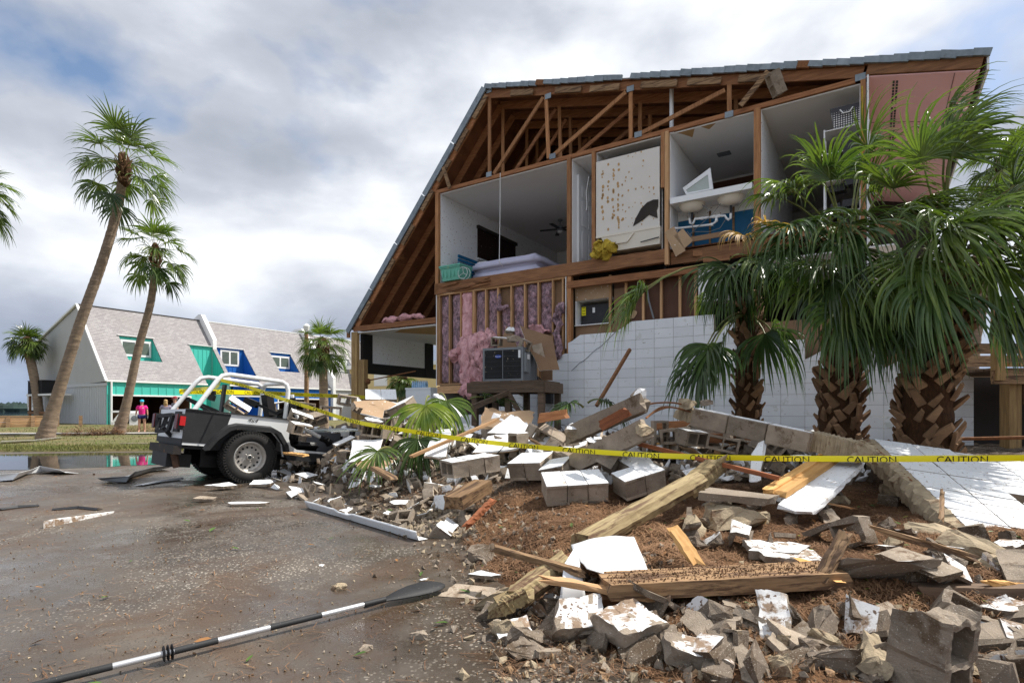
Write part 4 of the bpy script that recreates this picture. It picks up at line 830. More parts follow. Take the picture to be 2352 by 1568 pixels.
    m = MB(); m.b2((-.10,wa_,gz),(0,wb_,3.42)); fw = A('front_wall', m, wallm); m = MB(); m.b2((-.10,wa_,.1),(0,ga,gz)); A('front_wall', m, wallm); m = MB(); m.b2((-.10,gb,.1),(0,wb_,gz)); A('front_wall', m, wallm)
    k = 0
    while wa_+k*.61 < wb_: q = wa_+k*.61; k += 1; m = MB(); m.b2((0,q,gz+.1),(.03,q+.05,3.4)); make('batten', m, M_[wallm], fw)
    m = MB(); m.b2((0,ga-.12,.15),(.04,ga,gz)); m.b2((0,gb,.15),(.04,gb+.12,gz)); m.b2((0,ga-.12,gz),(.04,gb+.12,gz+.12)); A('garage_frame', m, 'white')
    m = MB(); m.b2((.0,t0-.1,3.42),(.16,wb_ if lo and lo[0][0] > t0+.6 else t1,3.56)); A('gutter', m, 'white')
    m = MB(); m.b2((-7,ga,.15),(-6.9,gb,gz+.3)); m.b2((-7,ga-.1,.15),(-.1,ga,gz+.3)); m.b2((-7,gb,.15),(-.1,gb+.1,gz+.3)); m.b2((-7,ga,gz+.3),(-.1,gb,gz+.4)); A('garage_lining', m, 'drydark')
    m = MB(); m.b2((-14,t0+.05,.1),(-13.9,t1,6.8)); m.b2((-14,t1-.1,.1),(0,t1-.05,3.5)); A('rear_wall', m, 'siding')
    return r
mat_blind = mat('blind_slats', (.16,.20,.15), .6, .1, 3, 0, objvar=0)
a1, zt1 = slope_tz(271.3,769.7); b1, _ = slope_tz(349,776.7); _, zb1 = slope_tz(373.5,831.7)
a2, zt2 = slope_tz(432,789); a3, zt3 = slope_tz(556.6,800.8); a4, zt4 = slope_tz(618.9,809); b4, _ = slope_tz(664.6,811.8); _, zb4 = slope_tz(690,855); a5, zt5 = slope_tz(758,821); b5, _ = slope_tz(798,824); _, zb5 = slope_tz(812,859)
zt2 = zt1-.25; zt3 = zt2
u1 = unit('teal_townhouse', 'grey shingled townhouse with teal siding and open garage at the left end of the row', 0, PA, 'teal', [(a1,b1,zb1,zt1,'teal',[(a1+.15,b1-.1,zb1+.45,zt1-.30,'g')]), (a2,PA,3.4,zt2,'teal',[])], (front_t(257),front_t(436),2.35), True)
u2 = unit('blue_townhouse', 'middle townhouse with royal blue siding, between the two white party walls', PA, PB, 'blue', [(PA+.36,a3,3.4,zt3,'blue',[(front_t(506,-2.9),front_t(549,-2.9),zt3-1.65,zt3-.15,'g')]), (a4,b4,zb4,zt4,'blue',[(a4+.1,b4-.05,zb4+.4,zt4-.28,'g')])], (front_t(640),front_t(745),2.35))
u3 = unit('grey_townhouse', 'far townhouse with pale siding and a shuttered window beyond the second party wall', PB, PC, 'siding', [(a5,b5,zb5,zt5,'siding',[(a5+.1,b5-.1,zb5+.3,zt5-.15,'s')])], (PB+3,PB+8,2.35))
m = MB(); m.b2((steep(zt3)+.0,PA+1.0,.2),(steep(zt3)+.06,PA+1.9,2.3)); make('white_door', m, M_['white'], u2); m = MB(); m.b2((-.1,PA+.3,2.5),(.02,a3,2.6)); make('porch_beam', m, M_['white'], u2)
for r_, tt in ((u1, PA), (u2, PB)): # white party walls rising above the roof
    m = MB(); m.prism([(-2.75,tt-.0,.1),(-2.75,tt-.0,7.8),(-4.75,tt-.0,10.3),(-5.2,tt-.0,10.35),(-6.0,tt-.0,10.0),(-14.2,tt-.0,7.2),(-14.2,tt-.0,.1)] if r_ is u1 else [(.35,tt,.1),(.35,tt,4.7),(-4.9,tt,10.35),(-6.0,tt,10.35),(-14.2,tt,7.4),(-14.2,tt,.1)], (0,.36,0)); pw = make('party_wall', m, M_['white'], r_)
    for k in range(36 if r_ is u1 else 18): m = MB(); m.b2((-2.75 if r_ is u1 else .35,tt+.01,.2+k*.203),((-2.75 if r_ is u1 else .35)+.008,tt+.35,.2+k*.203+.19)); make('block_course', m, M_['white'], pw)
# gable end of the first house
m = MB(); m.prism([(-.0,0,3.45),(-5.1,0,9.7),(-13.9,0,6.9),(-13.9,0,3.0)], (0,.12,0)); make('gable_wall', m, M_['stucco'], u1)
m = MB(); m.b2((-13.9,.03,.1),(0,.12,3.3)); lw_ = make('lower_siding', m, M_['siding'], u1)
for k in range(45): m = MB(); m.b2((-.3-k*.305,.0,.1),(-.27-k*.305,.03,3.2)); make('batten', m, M_['siding'], lw_)
m = MB(); m.b2((-13.95,-.03,3.12),(.02,.0,3.34)); make('trim_band', m, M_['siding'], u1)
for a, c in (((.08,3.5),(-5.1,9.82)),((-5.1,9.82),(-14.4,6.92))): m = MB(); m.bar((a[0],-.08,a[1]-.06),(c[0],-.08,c[1]-.06),.16,.14); make('rake_trim', m, M_['white'], u1)
m = MB(); m.tube([(.1,.25,3.5),(.1,.25,.2)], .07, 8); make('downspout', m, M_['white'], u1, smooth=40)
for k in range(5): m = MB(); m.b2((-2.5-k*.25,1.0,.2+k*.2),(-2.25-k*.25,2.4,.4+k*.2)); make('garage_step', m, M_['oldwood'], u1)
m = MB(); m.b2((-15.8,.1,1.25),(-14,6,1.6)); make('balcony_slab', m, M_['white'], u1)
for k in range(24): m = MB(); m.b2((-15.75+k*.075,.12,1.75),(-15.71+k*.075,.16,2.6)); make('baluster', m, M_['white'], u1)
m = MB(); m.b2((-15.8,.08,2.6),(-14,.2,2.68)); m.b2((-15.8,.08,1.7),(-14,.2,1.76)); [m.b2((a,.06,1.6),(a+.12,.2,2.8)) for a in (-15.8,-14.9,-14.1)]; make('balcony_rail', m, M_['white'], u1)
for a in (-15.0,-14.2): m = MB(); m.b2((a-.08,.3,0),(a+.08,.46,1.3)); make('balcony_post', m, M_['greywood'], u1)
def hl(s, t_, z): return Vector((HX+US[0]*s+UD[0]*t_, HYY+US[1]*s+UD[1]*t_, z))
t = thing('condenser_shelf', hl(-8.6,-.75,.1), RZ, 'tall timber shelf holding two condensers against the grey gable wall', 'shelf')
for a in (-2.6,2.3):
    m = MB(); m.b2((a,-.5,0),(a+.14,-.36,2.35)); make('post', m, M_['beam'], t)
m = MB(); m.b2((-3.0,-.55,2.35),(2.9,.55,2.5)); make('platform', m, M_['white'], t); m = MB(); m.b2((-2.8,-.52,.85),(2.6,-.46,1.05)); make('cross_rail', m, M_['beam'], t)
for k, a in enumerate((-2.2,-.55)):
    t = thing('condenser', hl(-8.6+a,-.75,2.6), RZ, ['black condenser unit at the left of the gable shelf','black condenser unit just left of the leaning palm trunk on the gable shelf'][k], 'condenser', 'condensers on the gable shelf')
    m = MB(); m.box((0,0,.55),(1.3,.95,1.1)); make('casing', m, M_['black'], t); m = MB(); m.box((0,0,1.12),(1.36,1.0,.05)); make('top_grille', m, M_['dkmetal'], t)
    m = MB(); [m.box((-.6+.1*j,-.48,.55),(.03,.02,1.0)) for j in range(13)]; make('side_grille', m, M_['dkmetal'], t)
t = thing('yellow_house', P(905, 940, 62), RZ, 'pale yellow house glimpsed through the open lower left room', 'house'); m = MB(); m.b2((-7,0,-.5),(6,8,4.6)); make('wall', m, mat('yellow_siding', (.72,.56,.28), .8, .1, 1, 0, objvar=0), t); m = MB(); m.b2((-7.3,-.4,4.6),(6.3,8,5.0)); make('roof_edge', m, M_['white'], t)
m = MB(); m.b2((-3,-.05,2.6),(-1,0,4.2)); make('window', m, M_['white'], t)
# low timber retaining wall beyond the lawn
p0, p1 = P(-60, 960, 36), P(112, 960, 38); t = thing('timber_retaining_wall', (p0.x, p0.y, .1), math.atan2(p1.y-p0.y, p1.x-p0.x), 'low timber retaining wall at the far left of the lawn', 'retaining wall'); Lr = (p1-p0).length
for k in range(4): m = MB(); m.b2((0,.0,.05+k*.17),(Lr,.05,.05+k*.17+.155)); make('wall_plank', m, M_['plate'], t)
for k in range(5): m = MB(); m.prism([(k*1.25+.3,-.22,0),(k*1.25+.5,-.22,0),(k*1.25+.5,-.02,.78),(k*1.25+.3,-.02,.78)], (0,.14,0)); make('buttress_post', m, M_['oldwood'], t)
m = MB(); m.b2((0,-.02,.74),(Lr,.16,.80)); make('cap_board', m, M_['plate'], t)
p0 = P(310, 975, 41.5); t = thing('washing_machine', (p0.x, p0.y, .16), .5, 'white appliance standing at the mouth of the teal garage', 'appliance'); m = MB(); m.box((0,0,.45),(.62,.6,.9)); make('cabinet', m, M_['white'], t); m = MB(); m.box((0,.24,.97),(.62,.12,.16)); make('control_panel', m, M_['white'], t); m = MB(); m.lathe([(.2,0),(.22,.02),(.1,.03)], 14, 0, Matrix.Translation((0,-.3,.5)) @ Matrix.Rotation(R(90),4,'X')); make('door_ring', m, M_['grey'], t)
p0 = P(268, 972, 42); t = thing('letter_z_prop', (p0.x, p0.y, .16), .5, 'white Z-shaped frame just inside the teal garage', 'prop'); m = MB(); m.bar((-.3,0,1.0),(.35,0,1.0),.05,.14); m.bar((.3,0,1.0),(-.3,0,.1),.05,.14); m.bar((-.35,0,.1),(.35,0,.1),.05,.14); make('z_frame', m, M_['white'], t)
# utility pole in front of the houses
p0 = P(704, 930, 33); m = MB(); m.tube([(0,0,0),(0,0,(942-760)/F*33+1.2)], [.14,.11], 10); t = thing('light_pole', (p0.x, 33, 0), 0, 'slim grey light pole left of the small palm by the blue house', 'pole'); make('pole', m, M_['oldwood'], t); m = MB(); m.lathe([(.16,0),(.2,.25),(.05,.4)], 8, 0, Matrix.Translation((0,0,(942-745)/F*33+.9))); make('lamp_head', m, M_['white'], t)
# ================= palms =================
UPZ = Vector((0,0,1))
def frond_mb(base, az, el, Lp, Rb, n, g, wv, steps=6, spread=125, fold=.35, wmax=.040, rs=None, droop=1.0, roll=0):
    r = rs or random; d = Vector((math.cos(az)*math.cos(el), math.sin(az)*math.cos(el), math.sin(el))); p = Vector(base); m = MB(); pts = [p.copy()]
    for i in range(5): p = p+d*Lp/5; pts.append(p.copy()); d = (d+Vector((0,0,-g*.16))+wv*.10).normalized()
    m.tube(pts, [.022,.018,.015,.013,.012,.010], 5, 1)
    side = d.cross(UPZ); side = side.normalized() if side.length > .1 else Vector((1,0,0)); upv = side.cross(d).normalized(); side, upv = side*math.cos(roll)+upv*math.sin(roll), upv*math.cos(roll)-side*math.sin(roll); dth = 2*R(spread)/n
    for k in range(n):
        a = -R(spread)+dth*(k+.5)+r.uniform(-.03,.03); dr = (d*math.cos(a)+side*math.sin(a)+upv*(fold*abs(math.sin(a))*.8+r.uniform(-.06,.06))).normalized()
        L_ = Rb*(.62+.38*math.cos(a*.72))*r.uniform(.72,1.12); q = p.copy(); o = len(m.v); gg = g*r.uniform(.55,1.45)*droop; up2 = upv.copy(); tw = r.uniform(-.4,.4)
        for i in range(steps+1):
            f = i/steps; rr = L_*f; w_ = min(rr*dth*1.1+.006, wmax)*(1 if f < .5 else max(.06, 1-(f-.5)*1.9)); wd = dr.cross(up2); wd = wd.normalized() if wd.length > .01 else side; nn = wd.cross(dr)
            if f > .4: wd = (wd*math.cos(tw*f)+nn*math.sin(tw*f))
            m.v += [tuple(q-wd*w_/2+nn*w_*.28), tuple(q), tuple(q+wd*w_/2+nn*w_*.28)]
            dr = (dr+Vector((0,0,-gg*(.10+.62*f*f*1.3)*.6))+wv*(.10+.45*f)*.4).normalized(); q = q+dr*(L_/steps)
        for i in range(steps):
            b_ = o+i*3; m.f += [(b_,b_+1,b_+4,b_+3),(b_+1,b_+2,b_+5,b_+4)]; m.m += [0,0]
    return m
def trunk_mb(pts, radii, n=14, ring=.0):
    m = MB(); P_, Rr = [], []
    tot = sum((Vector(b_)-Vector(a)).length for a, b_ in zip(pts, pts[1:])); N_ = max(8, int(tot/.09))
    cum = [0]
    for a, b_ in zip(pts, pts[1:]): cum.append(cum[-1]+(Vector(b_)-Vector(a)).length)
    k = len(pts)
    def cr(arr, i, f): # catmull-rom
        g_ = lambda j: arr[max(0,min(k-1,j))]
        p0, p1, p2, p3 = g_(i-1), g_(i), g_(i+1), g_(i+2); return .5*((2*p1)+(-p0+p2)*f+(2*p0-5*p1+4*p2-p3)*f*f+(-p0+3*p1-3*p2+p3)*f*f*f) if not isinstance(p1, Vector) else ((p1*2)+(p2-p0)*f+(p0*2-p1*5+p2*4-p3)*f*f+(p1*3-p0-p2*3+p3)*f*f*f)*.5
    vp = [Vector(a) for a in pts]
    for j in range(N_+1):
        d = tot*j/N_; i = 0
        while i < k-2 and cum[i+1] < d: i += 1
        f = (d-cum[i])/max(1e-6, cum[i+1]-cum[i]); P_.append(cr(vp, i, f)); Rr.append(cr(radii, i, f)*(1+ring*(.5*math.sin(j*2.1)+mn.noise(Vector((j*.7,1,2))))))
    m.tube(P_, Rr, n); return m, P_, Rr
bootm = MB(); bootm.add([(-.055,0,0),(.055,0,0),(.045,.045,.0),(-.045,.045,0),(-.035,.01,.24),(.028,.0,.27),(.02,.03,.25),(-.03,.035,.22),(-.045,-.0,.12),(.04,-.0,.13),(.036,.04,.13),(-.04,.04,.12)],
    [(0,1,9,8),(8,9,5,4),(1,2,10,9),(9,10,6,5),(2,3,11,10),(10,11,7,6),(3,0,8,11),(11,8,4,7),(4,5,6,7),(0,3,2,1)])
boot_me = bootm.mesh('leaf_base', M_['boot'])
# tall palm left
Yp = 22.5; pp = lambda px, py, Y=Yp: P(px, py, Y)
def tallpalm(lab, pts, radii, seed, nf, Lp, Rb, wv, nseg=26, extra=None, group=None, g=1.15, boots=26, wmax=.06, elmin=-55):
    r = random.Random(seed); base = Vector(pts[0]); root = thing('sabal_palm', base, 0, lab, 'palm tree', group); rel = [Vector(p)-base for p in pts]
    m, PP, RR = trunk_mb(rel, radii, 14, .05); make('trunk', m, M_['bark'], root, smooth=70); top = rel[-1]; rt = radii[-1]
    lump('fibre_crown', [top+Vector((0,0,-.1)), top+Vector((0,0,.25)), top+Vector((0,0,-.5))], [(rt*1.7,rt*1.7,.35),(rt*1.3,rt*1.3,.4),(rt*1.25,rt*1.25,.3)], 'fibre', seed, 2, .2, root)
    for k in range(boots):
        a = k*2.399; out = Vector((math.cos(a), math.sin(a), 0)); h = -.65+.9*k/boots; up = (UPZ*.85+out*.45).normalized(); sd_ = out.cross(UPZ); y_ = up.cross(sd_).normalized(); x_ = y_.cross(up)
        M4 = Matrix((x_, y_, up)).transposed().to_4x4(); M4.translation = top+out*rt*1.1+Vector((0,0,h)); o = link('leaf_base', boot_me, root); o.matrix_local = M4 @ Matrix.Diagonal((.9,.8,1.1,1))
    for k in range(nf):
        f = (k+.5)/nf; az = k*2.399+r.uniform(-.25,.25); el = R(84)-R(84-elmin)*f**.85+r.uniform(-.15,.15); lf = 'leaf' if f < .90 else 'leafdk'
        bpt = top+Vector((math.cos(az)*rt*.6, math.sin(az)*rt*.6, .35-.5*f)); m = frond_mb(bpt, az, el, Lp*r.uniform(.8,1.15)*(.7+.5*f), Rb*r.uniform(.85,1.1), nseg, g*(.7+.8*f), Vector(wv), 6, wmax=wmax, rs=r, spread=98)
        link('frond', m.mesh('frond', [M_[lf], M_['petiole']], recalc=False), root)
    return root
tallpalm('tall palm with a long leaning trunk in front of the grey gable wall', [Vector((pp(103,1003).x,Yp,.1)),pp(130,915),pp(185,740),pp(235,600),pp(270,480),pp(284,385)], [.33,.21,.185,.175,.165,.16], 3, 24, 1.25, 1.25, (.22,.0,0), g=1.0, nseg=22, wmax=.065, elmin=-32)
Yq = 27.0
tallpalm('second palm, shorter, leaning trunk rooted just left of the woman in pink', [Vector((P(272,992,Yq).x,Yq,.15)),P(290,930,Yq),P(318,800,Yq),P(347,690,Yq),P(357,588,Yq)], [.29,.20,.17,.16,.15], 7, 20, 1.05, 1.2, (.2,0,0), g=1.15, nseg=22, wmax=.07, elmin=-30)
Yr = 30.0
tallpalm('small straight palm standing in front of the blue townhouse', [Vector((P(745,930,Yr).x,Yr,.1)),P(743,880,Yr),P(741,800,Yr)], [.25,.22,.22], 12, 26, .75, 1.05, (.1,0,0), elmin=-35)
Ys = 47.0
tallpalm('palm behind the far left corner of the grey gable house', [Vector((P(92,950,Ys).x,Ys,0)),P(84,900,Ys),P(72,835,Ys),P(62,790,Ys)], [.33,.32,.32,.30], 15, 30, .6, 1.2, (.1,0,0), elmin=-25, wmax=.09)
Yt = 22.0
tallpalm('palm at the left picture edge, only its fronds in view', [Vector((P(-95,1003,Yt).x,Yt,.1)),P(-90,800,Yt),P(-70,450,Yt)], [.36,.28,.24], 21, 34, .95, 1.05, (.2,0,0))
Yu = 45.0
tallpalm('low palm seen through the open lower left room', [Vector((P(925,930,Yu).x,Yu,0)),P(925,900,Yu),P(925,880,Yu)], [.4,.35,.35], 25, 24, .5, 1.0, (0,0,0), elmin=-20, wmax=.09)
tallpalm('palm with leaning bare trunk behind the board fence, right', [Vector((P(2222,790,19).x,19,0)),P(2235,780,19),P(2270,640,19),P(2300,480,19),P(2315,380,19)], [.24,.22,.21,.2,.2], 27, 26, .7, 1.0, (.25,0,0), elmin=-30)
tallpalm('low bushy palm behind the right end of the house', [Vector((P(2090,800,17).x,17,0)),P(2090,780,17),P(2092,770,17)], [.2,.2,.2], 29, 26, .5, .9, (.0,0,0), elmin=-10)
# the three big palms in front of the white wall
def bigpalm(lab, pts, radii, fr, seed, boots, bs, leafset, group=None, span=(0,1), exf=.22):
    r = random.Random(seed); base = Vector(pts[0]); root = thing('sabal_palm', base, 0, lab, 'palm tree', group); rel = [Vector(p)-base for p in pts]
    m, PP, RR = trunk_mb(rel, radii, 18, .06); make('trunk', m, M_['fibre'], root, smooth=70)
    for k in range(boots):
        f = span[0]+(span[1]-span[0])*(k+.5)/boots
        if seed == 47 and .22 < f < .50 and r.random() < .6: continue
        j = min(len(PP)-2, int(f*(len(PP)-1))); ax = (PP[j+1]-PP[max(0,j-1)]).normalized(); a = k*2.399+r.uniform(-.15,.15)
        out = Vector((math.cos(a), math.sin(a), 0)); out = (out-ax*out.dot(ax)).normalized(); ti = r.uniform(.35,.8); lean = r.choice((-.55,.55)); t_ = out.cross(ax).normalized()
        up = (ax*math.cos(ti)+out*math.sin(ti)+t_*lean).normalized(); y_ = (out-up*out.dot(up)).normalized(); x_ = y_.cross(up).normalized()
        M4 = Matrix((x_, y_, up)).transposed().to_4x4(); M4.translation = PP[j]+out*RR[j]*.93; s_ = bs*r.uniform(.75,1.3); o = link('leaf_base', boot_me, root); o.matrix_local = M4 @ Matrix.Diagonal((s_*1.25, s_*1.1, s_*r.uniform(.7,1.1), 1))
    fr = fr+[(hx, hy, dy, px_+r.uniform(-60,60), py_+r.uniform(-50,50), rb_*r.uniform(.8,1), lf, gg, wx) for rep in ((0,1) if seed != 41 else (0,)) for (hx, hy, dy, px_, py_, rb_, lf, gg, wx) in fr[2:] if r.random() < (exf if py_ > 530 or rep and seed == 41 else .6)] if seed != 41 else fr+[(hx, hy, dy-.1, px_+r.uniform(-40,40), py_+r.uniform(-30,50), rb_*.9, 'leaf' if r.random() < .5 else lf, gg, wx) for (hx, hy, dy, px_, py_, rb_, lf, gg, wx) in fr[3:10]]
    for (hx, hy, dy, px_, py_, rb_, lf, gg, wx) in fr:
        # petiole from the crown (hx,hy) to the leaf hub (px_,py_) at depth offset dy
        if seed == 43 and px_ < 1910: px_ += 55; rb_ *= .9
        Y0 = pts[-1][1]; a = P(hx, hy, Y0); b_ = P(px_, py_, Y0+dy); d = b_-a; L_ = max(.12, d.length); d.normalize(); az = math.atan2(d.y, d.x); el = math.asin(max(-1,min(1,d.z)))
        m = frond_mb(a-base, az+r.uniform(-.1,.1), min(R(86), el+.14), L_*.98, rb_*1.02, 34, gg*.92, Vector((wx*(2.4 if seed == 47 else 1.8)+.05, -.03, 0)), 9, wmax=.036, rs=r, spread=96, fold=.5, roll=r.uniform(-.7,.7))
        link('frond', m.mesh('frond', [M_[lf], M_['petiole']], recalc=False), root)
    return root
Ya = 8.6
frA = [(1722,640,-.2,1640,640,.55,'leafyel',1.6,-.1),(1720,620,-.1,1465,590,1.15,'leaf',1.5,-.12),(1720,620,-.1,1455,596,.95,'leaf',1.5,.08),(1722,640,-.4,1670,575,.9,'leafdk',1.7,.0),(1722,640,-.6,1745,560,.9,'leafdk',1.6,.1),
  (1715,720,-.5,1600,745,1.05,'leafdk',1.9,-.05),(1715,725,-.6,1655,745,1.0,'leafdk',1.9,-.1),(1722,735,-.5,1770,735,1.05,'leafdk',1.7,.12),(1725,650,-.3,1700,600,1.0,'leafdk',1.9,.05),
  (1722,600,-.3,1712,528,.55,'leafdead',1.6,.1),(1722,640,-.1,1712,665,.8,'leafdk',2.0,0.1)]
bigpalm('slim palm with drooping dark fronds, leftmost of the three big palms by the white wall', [Vector((P(1718,930,Ya).x,Ya,.35)),P(1716,880,Ya),P(1716,800,Ya),P(1722,720,Ya),P(1725,640,Ya)], [.19,.165,.155,.15,.13], frA, 41, 150, .62, None)
Yb = 7.5
frB = []
rr_ = random.Random(5)
for hx, hy, px_, py_, dy, rb_, lf, gg, wx in [
  (1960,620,1830,420,-.3,.95,'leaf',1.0,.25),(1960,620,1900,330,-.2,.85,'leaf',.8,.25),(1960,620,1790,480,-.5,1.0,'leafdk',1.4,.1),(1960,620,1880,470,-.7,1.05,'leaf',1.5,.15),
  (1960,620,2010,420,-.2,.95,'leaf',.8,.45),(1960,620,2060,480,-.5,1.0,'leaf',1.1,.4),(1960,620,1960,480,-.8,1.05,'leafdk',1.5,.15),(1955,640,1860,560,-.8,1.0,'leafdk',1.8,.1),
  (1955,640,1920,655,-.9,1.05,'leafdk',1.8,.05),(1960,640,1990,650,-.9,1.1,'leafdk',1.7,.15),(1955,650,1830,600,-.4,.95,'leaf',1.8,0),(1960,640,2060,600,-.6,1.0,'leafdk',1.6,.25),(1955,640,1880,380,.5,.8,'leaf',1.0,.2),
  (1955,640,1800,560,.2,.9,'leafdk',1.9,.0),(1960,620,1950,560,-.9,1.0,'leaf',1.7,.2),(1960,620,1770,420,-.1,.8,'leaf',1.4,.1),(1960,640,2040,690,-.7,.9,'leafdk',1.7,.2),(1955,640,1900,700,-.5,.95,'leafdk',1.9,.05)]:
    frB.append((hx,hy,dy,px_,py_,rb_,lf,gg,wx))
bigpalm('middle big palm, its stubby lower trunk showing between hanging fronds and rubble', [Vector((P(1928,990,Yb).x,Yb,.3)),P(1928,930,Yb),P(1930,850,Yb),P(1945,740,Yb),P(1958,650,Yb)], [.25,.24,.20,.17,.14], frB, 43, 190, .74, None)
Yc = 6.9
frC = []
for hx, hy, px_, py_, dy, rb_, lf, gg, wx in [
  (2205,600,2120,380,-.3,.95,'leaf',.9,.5),(2205,600,2230,360,-.1,1.0,'leaf',.7,.6),(2205,600,2080,330,.1,.9,'leaf',.7,.5),(2205,600,2290,400,-.4,1.0,'leaf',.9,.5),(2205,600,2150,470,-.8,1.05,'leaf',1.3,.35),
  (2205,600,2330,470,-.6,1.0,'leaf',1.3,.4),(2205,610,2060,520,-.6,1.0,'leaf',1.5,.2),(2205,610,2120,560,-.9,1.05,'leafdk',1.6,.25),(2205,610,2260,540,-.9,1.05,'leaf',1.6,.3),(2205,610,2340,590,-.6,1.0,'leafdk',1.6,.3),
  (2205,620,2090,620,-.6,1.0,'leafdk',1.9,.15),(2205,620,2290,640,-.7,.95,'leafdk',1.9,.2),(2200,620,2150,500,.4,.9,'leafdk',1.4,.3),(2205,620,2200,520,-.6,1.0,'leaf',1.5,.4),(2205,620,2030,440,-.2,.9,'leaf',1.1,.4),
  (2205,620,2380,520,-.3,1.0,'leaf',1.3,.3),(2205,620,2250,450,-.7,1.0,'leaf',1.2,.5),(2205,620,2010,590,.0,.95,'leafdk',1.9,.1),(2205,640,2330,700,-.3,.8,'leafdk',2.0,.1)]:
    frC.append((hx,hy,dy,px_,py_,rb_,lf,gg,wx))
bigpalm('thick leaning shaggy palm near the deck, rightmost of the three big palms', [Vector((P(2125,1010,Yc).x,Yc,.3)),P(2128,940,Yc),P(2138,860,Yc),P(2160,760,Yc),P(2185,690,Yc),P(2203,620,Yc)], [.27,.27,.26,.23,.17,.14], frC, 47, 295, .80, None)
scr = bpy.data.scenes.new('scratch')
# ================= the wrecked off-road car =================
jeep = thing('parked_car', (-5.20, 10.42, -.08), 0, 'crushed white and black open-top off-road car with roll bars, front buried in rubble', 'car')
jeep.rotation_euler = (0, R(6.5), R(45))
def jp(name, mb, mt, p=None, smooth=None, **k): return make(name, mb, M_[mt] if isinstance(mt, str) else mt, p or jeep, smooth, **k)
RX = -1.04
prof = [(-1.04,1.24),(.70,1.24),(.70,.90),(.75,.77),(.88,.70),(1.80,.68),(1.80,.56),(.62,.56),(.56,.80),(.38,.98),(-.32,.98),(-.52,.82),(-.60,.66),(-1.04,.66)]
for sy in (-1, 1):
    m = MB(); m.prism([(x, sy*.76, z) for x, z in prof], (0,-sy*.035,0)); sd_ = jp('body_side', m, 'jwhite')
    m = MB(); m.prism([(-1.05,sy*.765,1.235),(-.34,sy*.765,1.225),(-.38,sy*.765,1.05),(-.42,sy*.765,.97),(-.54,sy*.765,.84),(-.62,sy*.765,.70),(-1.05,sy*.765,.70)], (0,-sy*.012,0)); jp('corner_guard', m, 'jblack', sd_)
    m = MB(); m.box((-.17,sy*.75,1.245),(1.74,.06,.02)); jp('top_trim', m, 'jblack', sd_)
    m = MB(); m.b2((.72,sy*.765,.50),(1.82,sy*.70,.655)); jp('rocker_guard', m, 'jblack', sd_)
    outer = [(-.74,.62),(-.60,.84),(-.40,1.04),(-.25,1.09),(.34,1.09),(.50,1.02),(.66,.80),(.72,.56)]; inner = [(.64,.56),(.58,.78),(.42,.97),(.30,1.02),(-.22,1.02),(-.36,.97),(-.54,.80),(-.66,.62)]
    m = MB(); oy = sy*.76; ey = sy*.90; n = len(outer); vs = [(x,oy,z) for x, z in outer]+[(x*.99,ey,z-.03) for x, z in outer]+[(x,ey,z-.02) for x, z in inner[::-1]]+[(x,oy,z) for x, z in inner[::-1]]
    fs = [(r_*n+i, r_*n+i+1, (r_+1)*n+i+1, (r_+1)*n+i) for r_ in range(3) for i in range(n-1)]+[(0,n,2*n,3*n),(n-1,2*n-1,3*n-1,4*n-1)]; m.add(vs, fs); jp('fender_flare', m, 'jblack', None, 50)
REAR0 = set(jeep.children)
m = MB(); m.b2((-.80,-.72,.68),(-.77,.72,1.24)); tg = jp('tailgate', m, 'jwhite')
m = MB(); m.b2((-.815,-.75,.66),(-.80,.75,.76)); jp('lower_rear_panel', m, 'jblack', tg)
for k in range(4): m = MB(); m.b2((-.81,-.40+.22*k,.84),(-.80,-.34+.22*k,1.18)); jp('pressed_rib', m, 'jwhite', tg)
for z in (.90,1.16): m = MB(); m.b2((-.84,-.56,z-.04),(-.80,-.30,z+.04)); jp('hinge', m, 'jblack', tg)
m = MB()
for a, c in (((-.86,-.28,1.14),(-.96,.20,1.10)),((-.96,.20,1.10),(-.97,.16,.84)),((-.97,.16,.84),(-.88,-.22,.88)),((-.88,-.22,.88),(-.86,-.28,1.14)),((-.82,-.1,1.0),(-.92,-.05,1.0)),((-.88,-.02,1.12),(-.93,.0,.86)),((-.80,-.1,.78),(-.95,-.12,.92))): m.bar(a, c, .05, .06)
jp('spare_carrier', m, 'jblack')
m = MB(); m.b2((-1.02,-.74,.50),(-.90,.74,.64)); bp = jp('rear_bumper', m, mat('rusty_black', (.035,.03,.028), .7, .3, 4, .4, 40, stain=((.18,.075,.035), 5, .58), objvar=0))
m = MB(); m.b2((-.92,-.45,.28),(-.55,.45,.50)); jp('fuel_tank_guard', m, 'jblack'); m = MB(); m.bar((-.96,-.56,.52),(-.90,-.60,.28),.06,.09); jp('bumper_bracket', m, mat('rusted_bracket', (.10,.055,.035), .85, .5, 12, .4, 60, objvar=0), bp)
for sy in (-1,1):
    m = MB(); m.b2((-.90,sy*.62,.90),(-.80,sy*.77,1.16)); tl = jp('tail_light', m, 'jblack'); m = MB(); m.b2((-.915,sy*.63,.91),(-.89,sy*.765,1.15)); jp('lens', m, mat('dull_red_lens', (.14,.012,.012), .3, .1, 5, 0, objvar=0) , tl); m = MB(); m.b2((-.88,sy*.66,.97),(-.80,sy*.80,1.12)); jp('lens', m, 'red', tl)
for o_ in set(jeep.children)-REAR0:
    o_.location.x = -.24 if o_.name.split('.')[0] != 'rear_bumper' else -.13
m = MB(); m.b2((-1.02,-.72,.60),(1.8,.72,.66)); m.b2((-.6,-.5,.5),(3.0,-.35,.62)); m.b2((-.6,.35,.5),(3.0,.5,.62)); jp('floor_and_frame', m, 'seat')
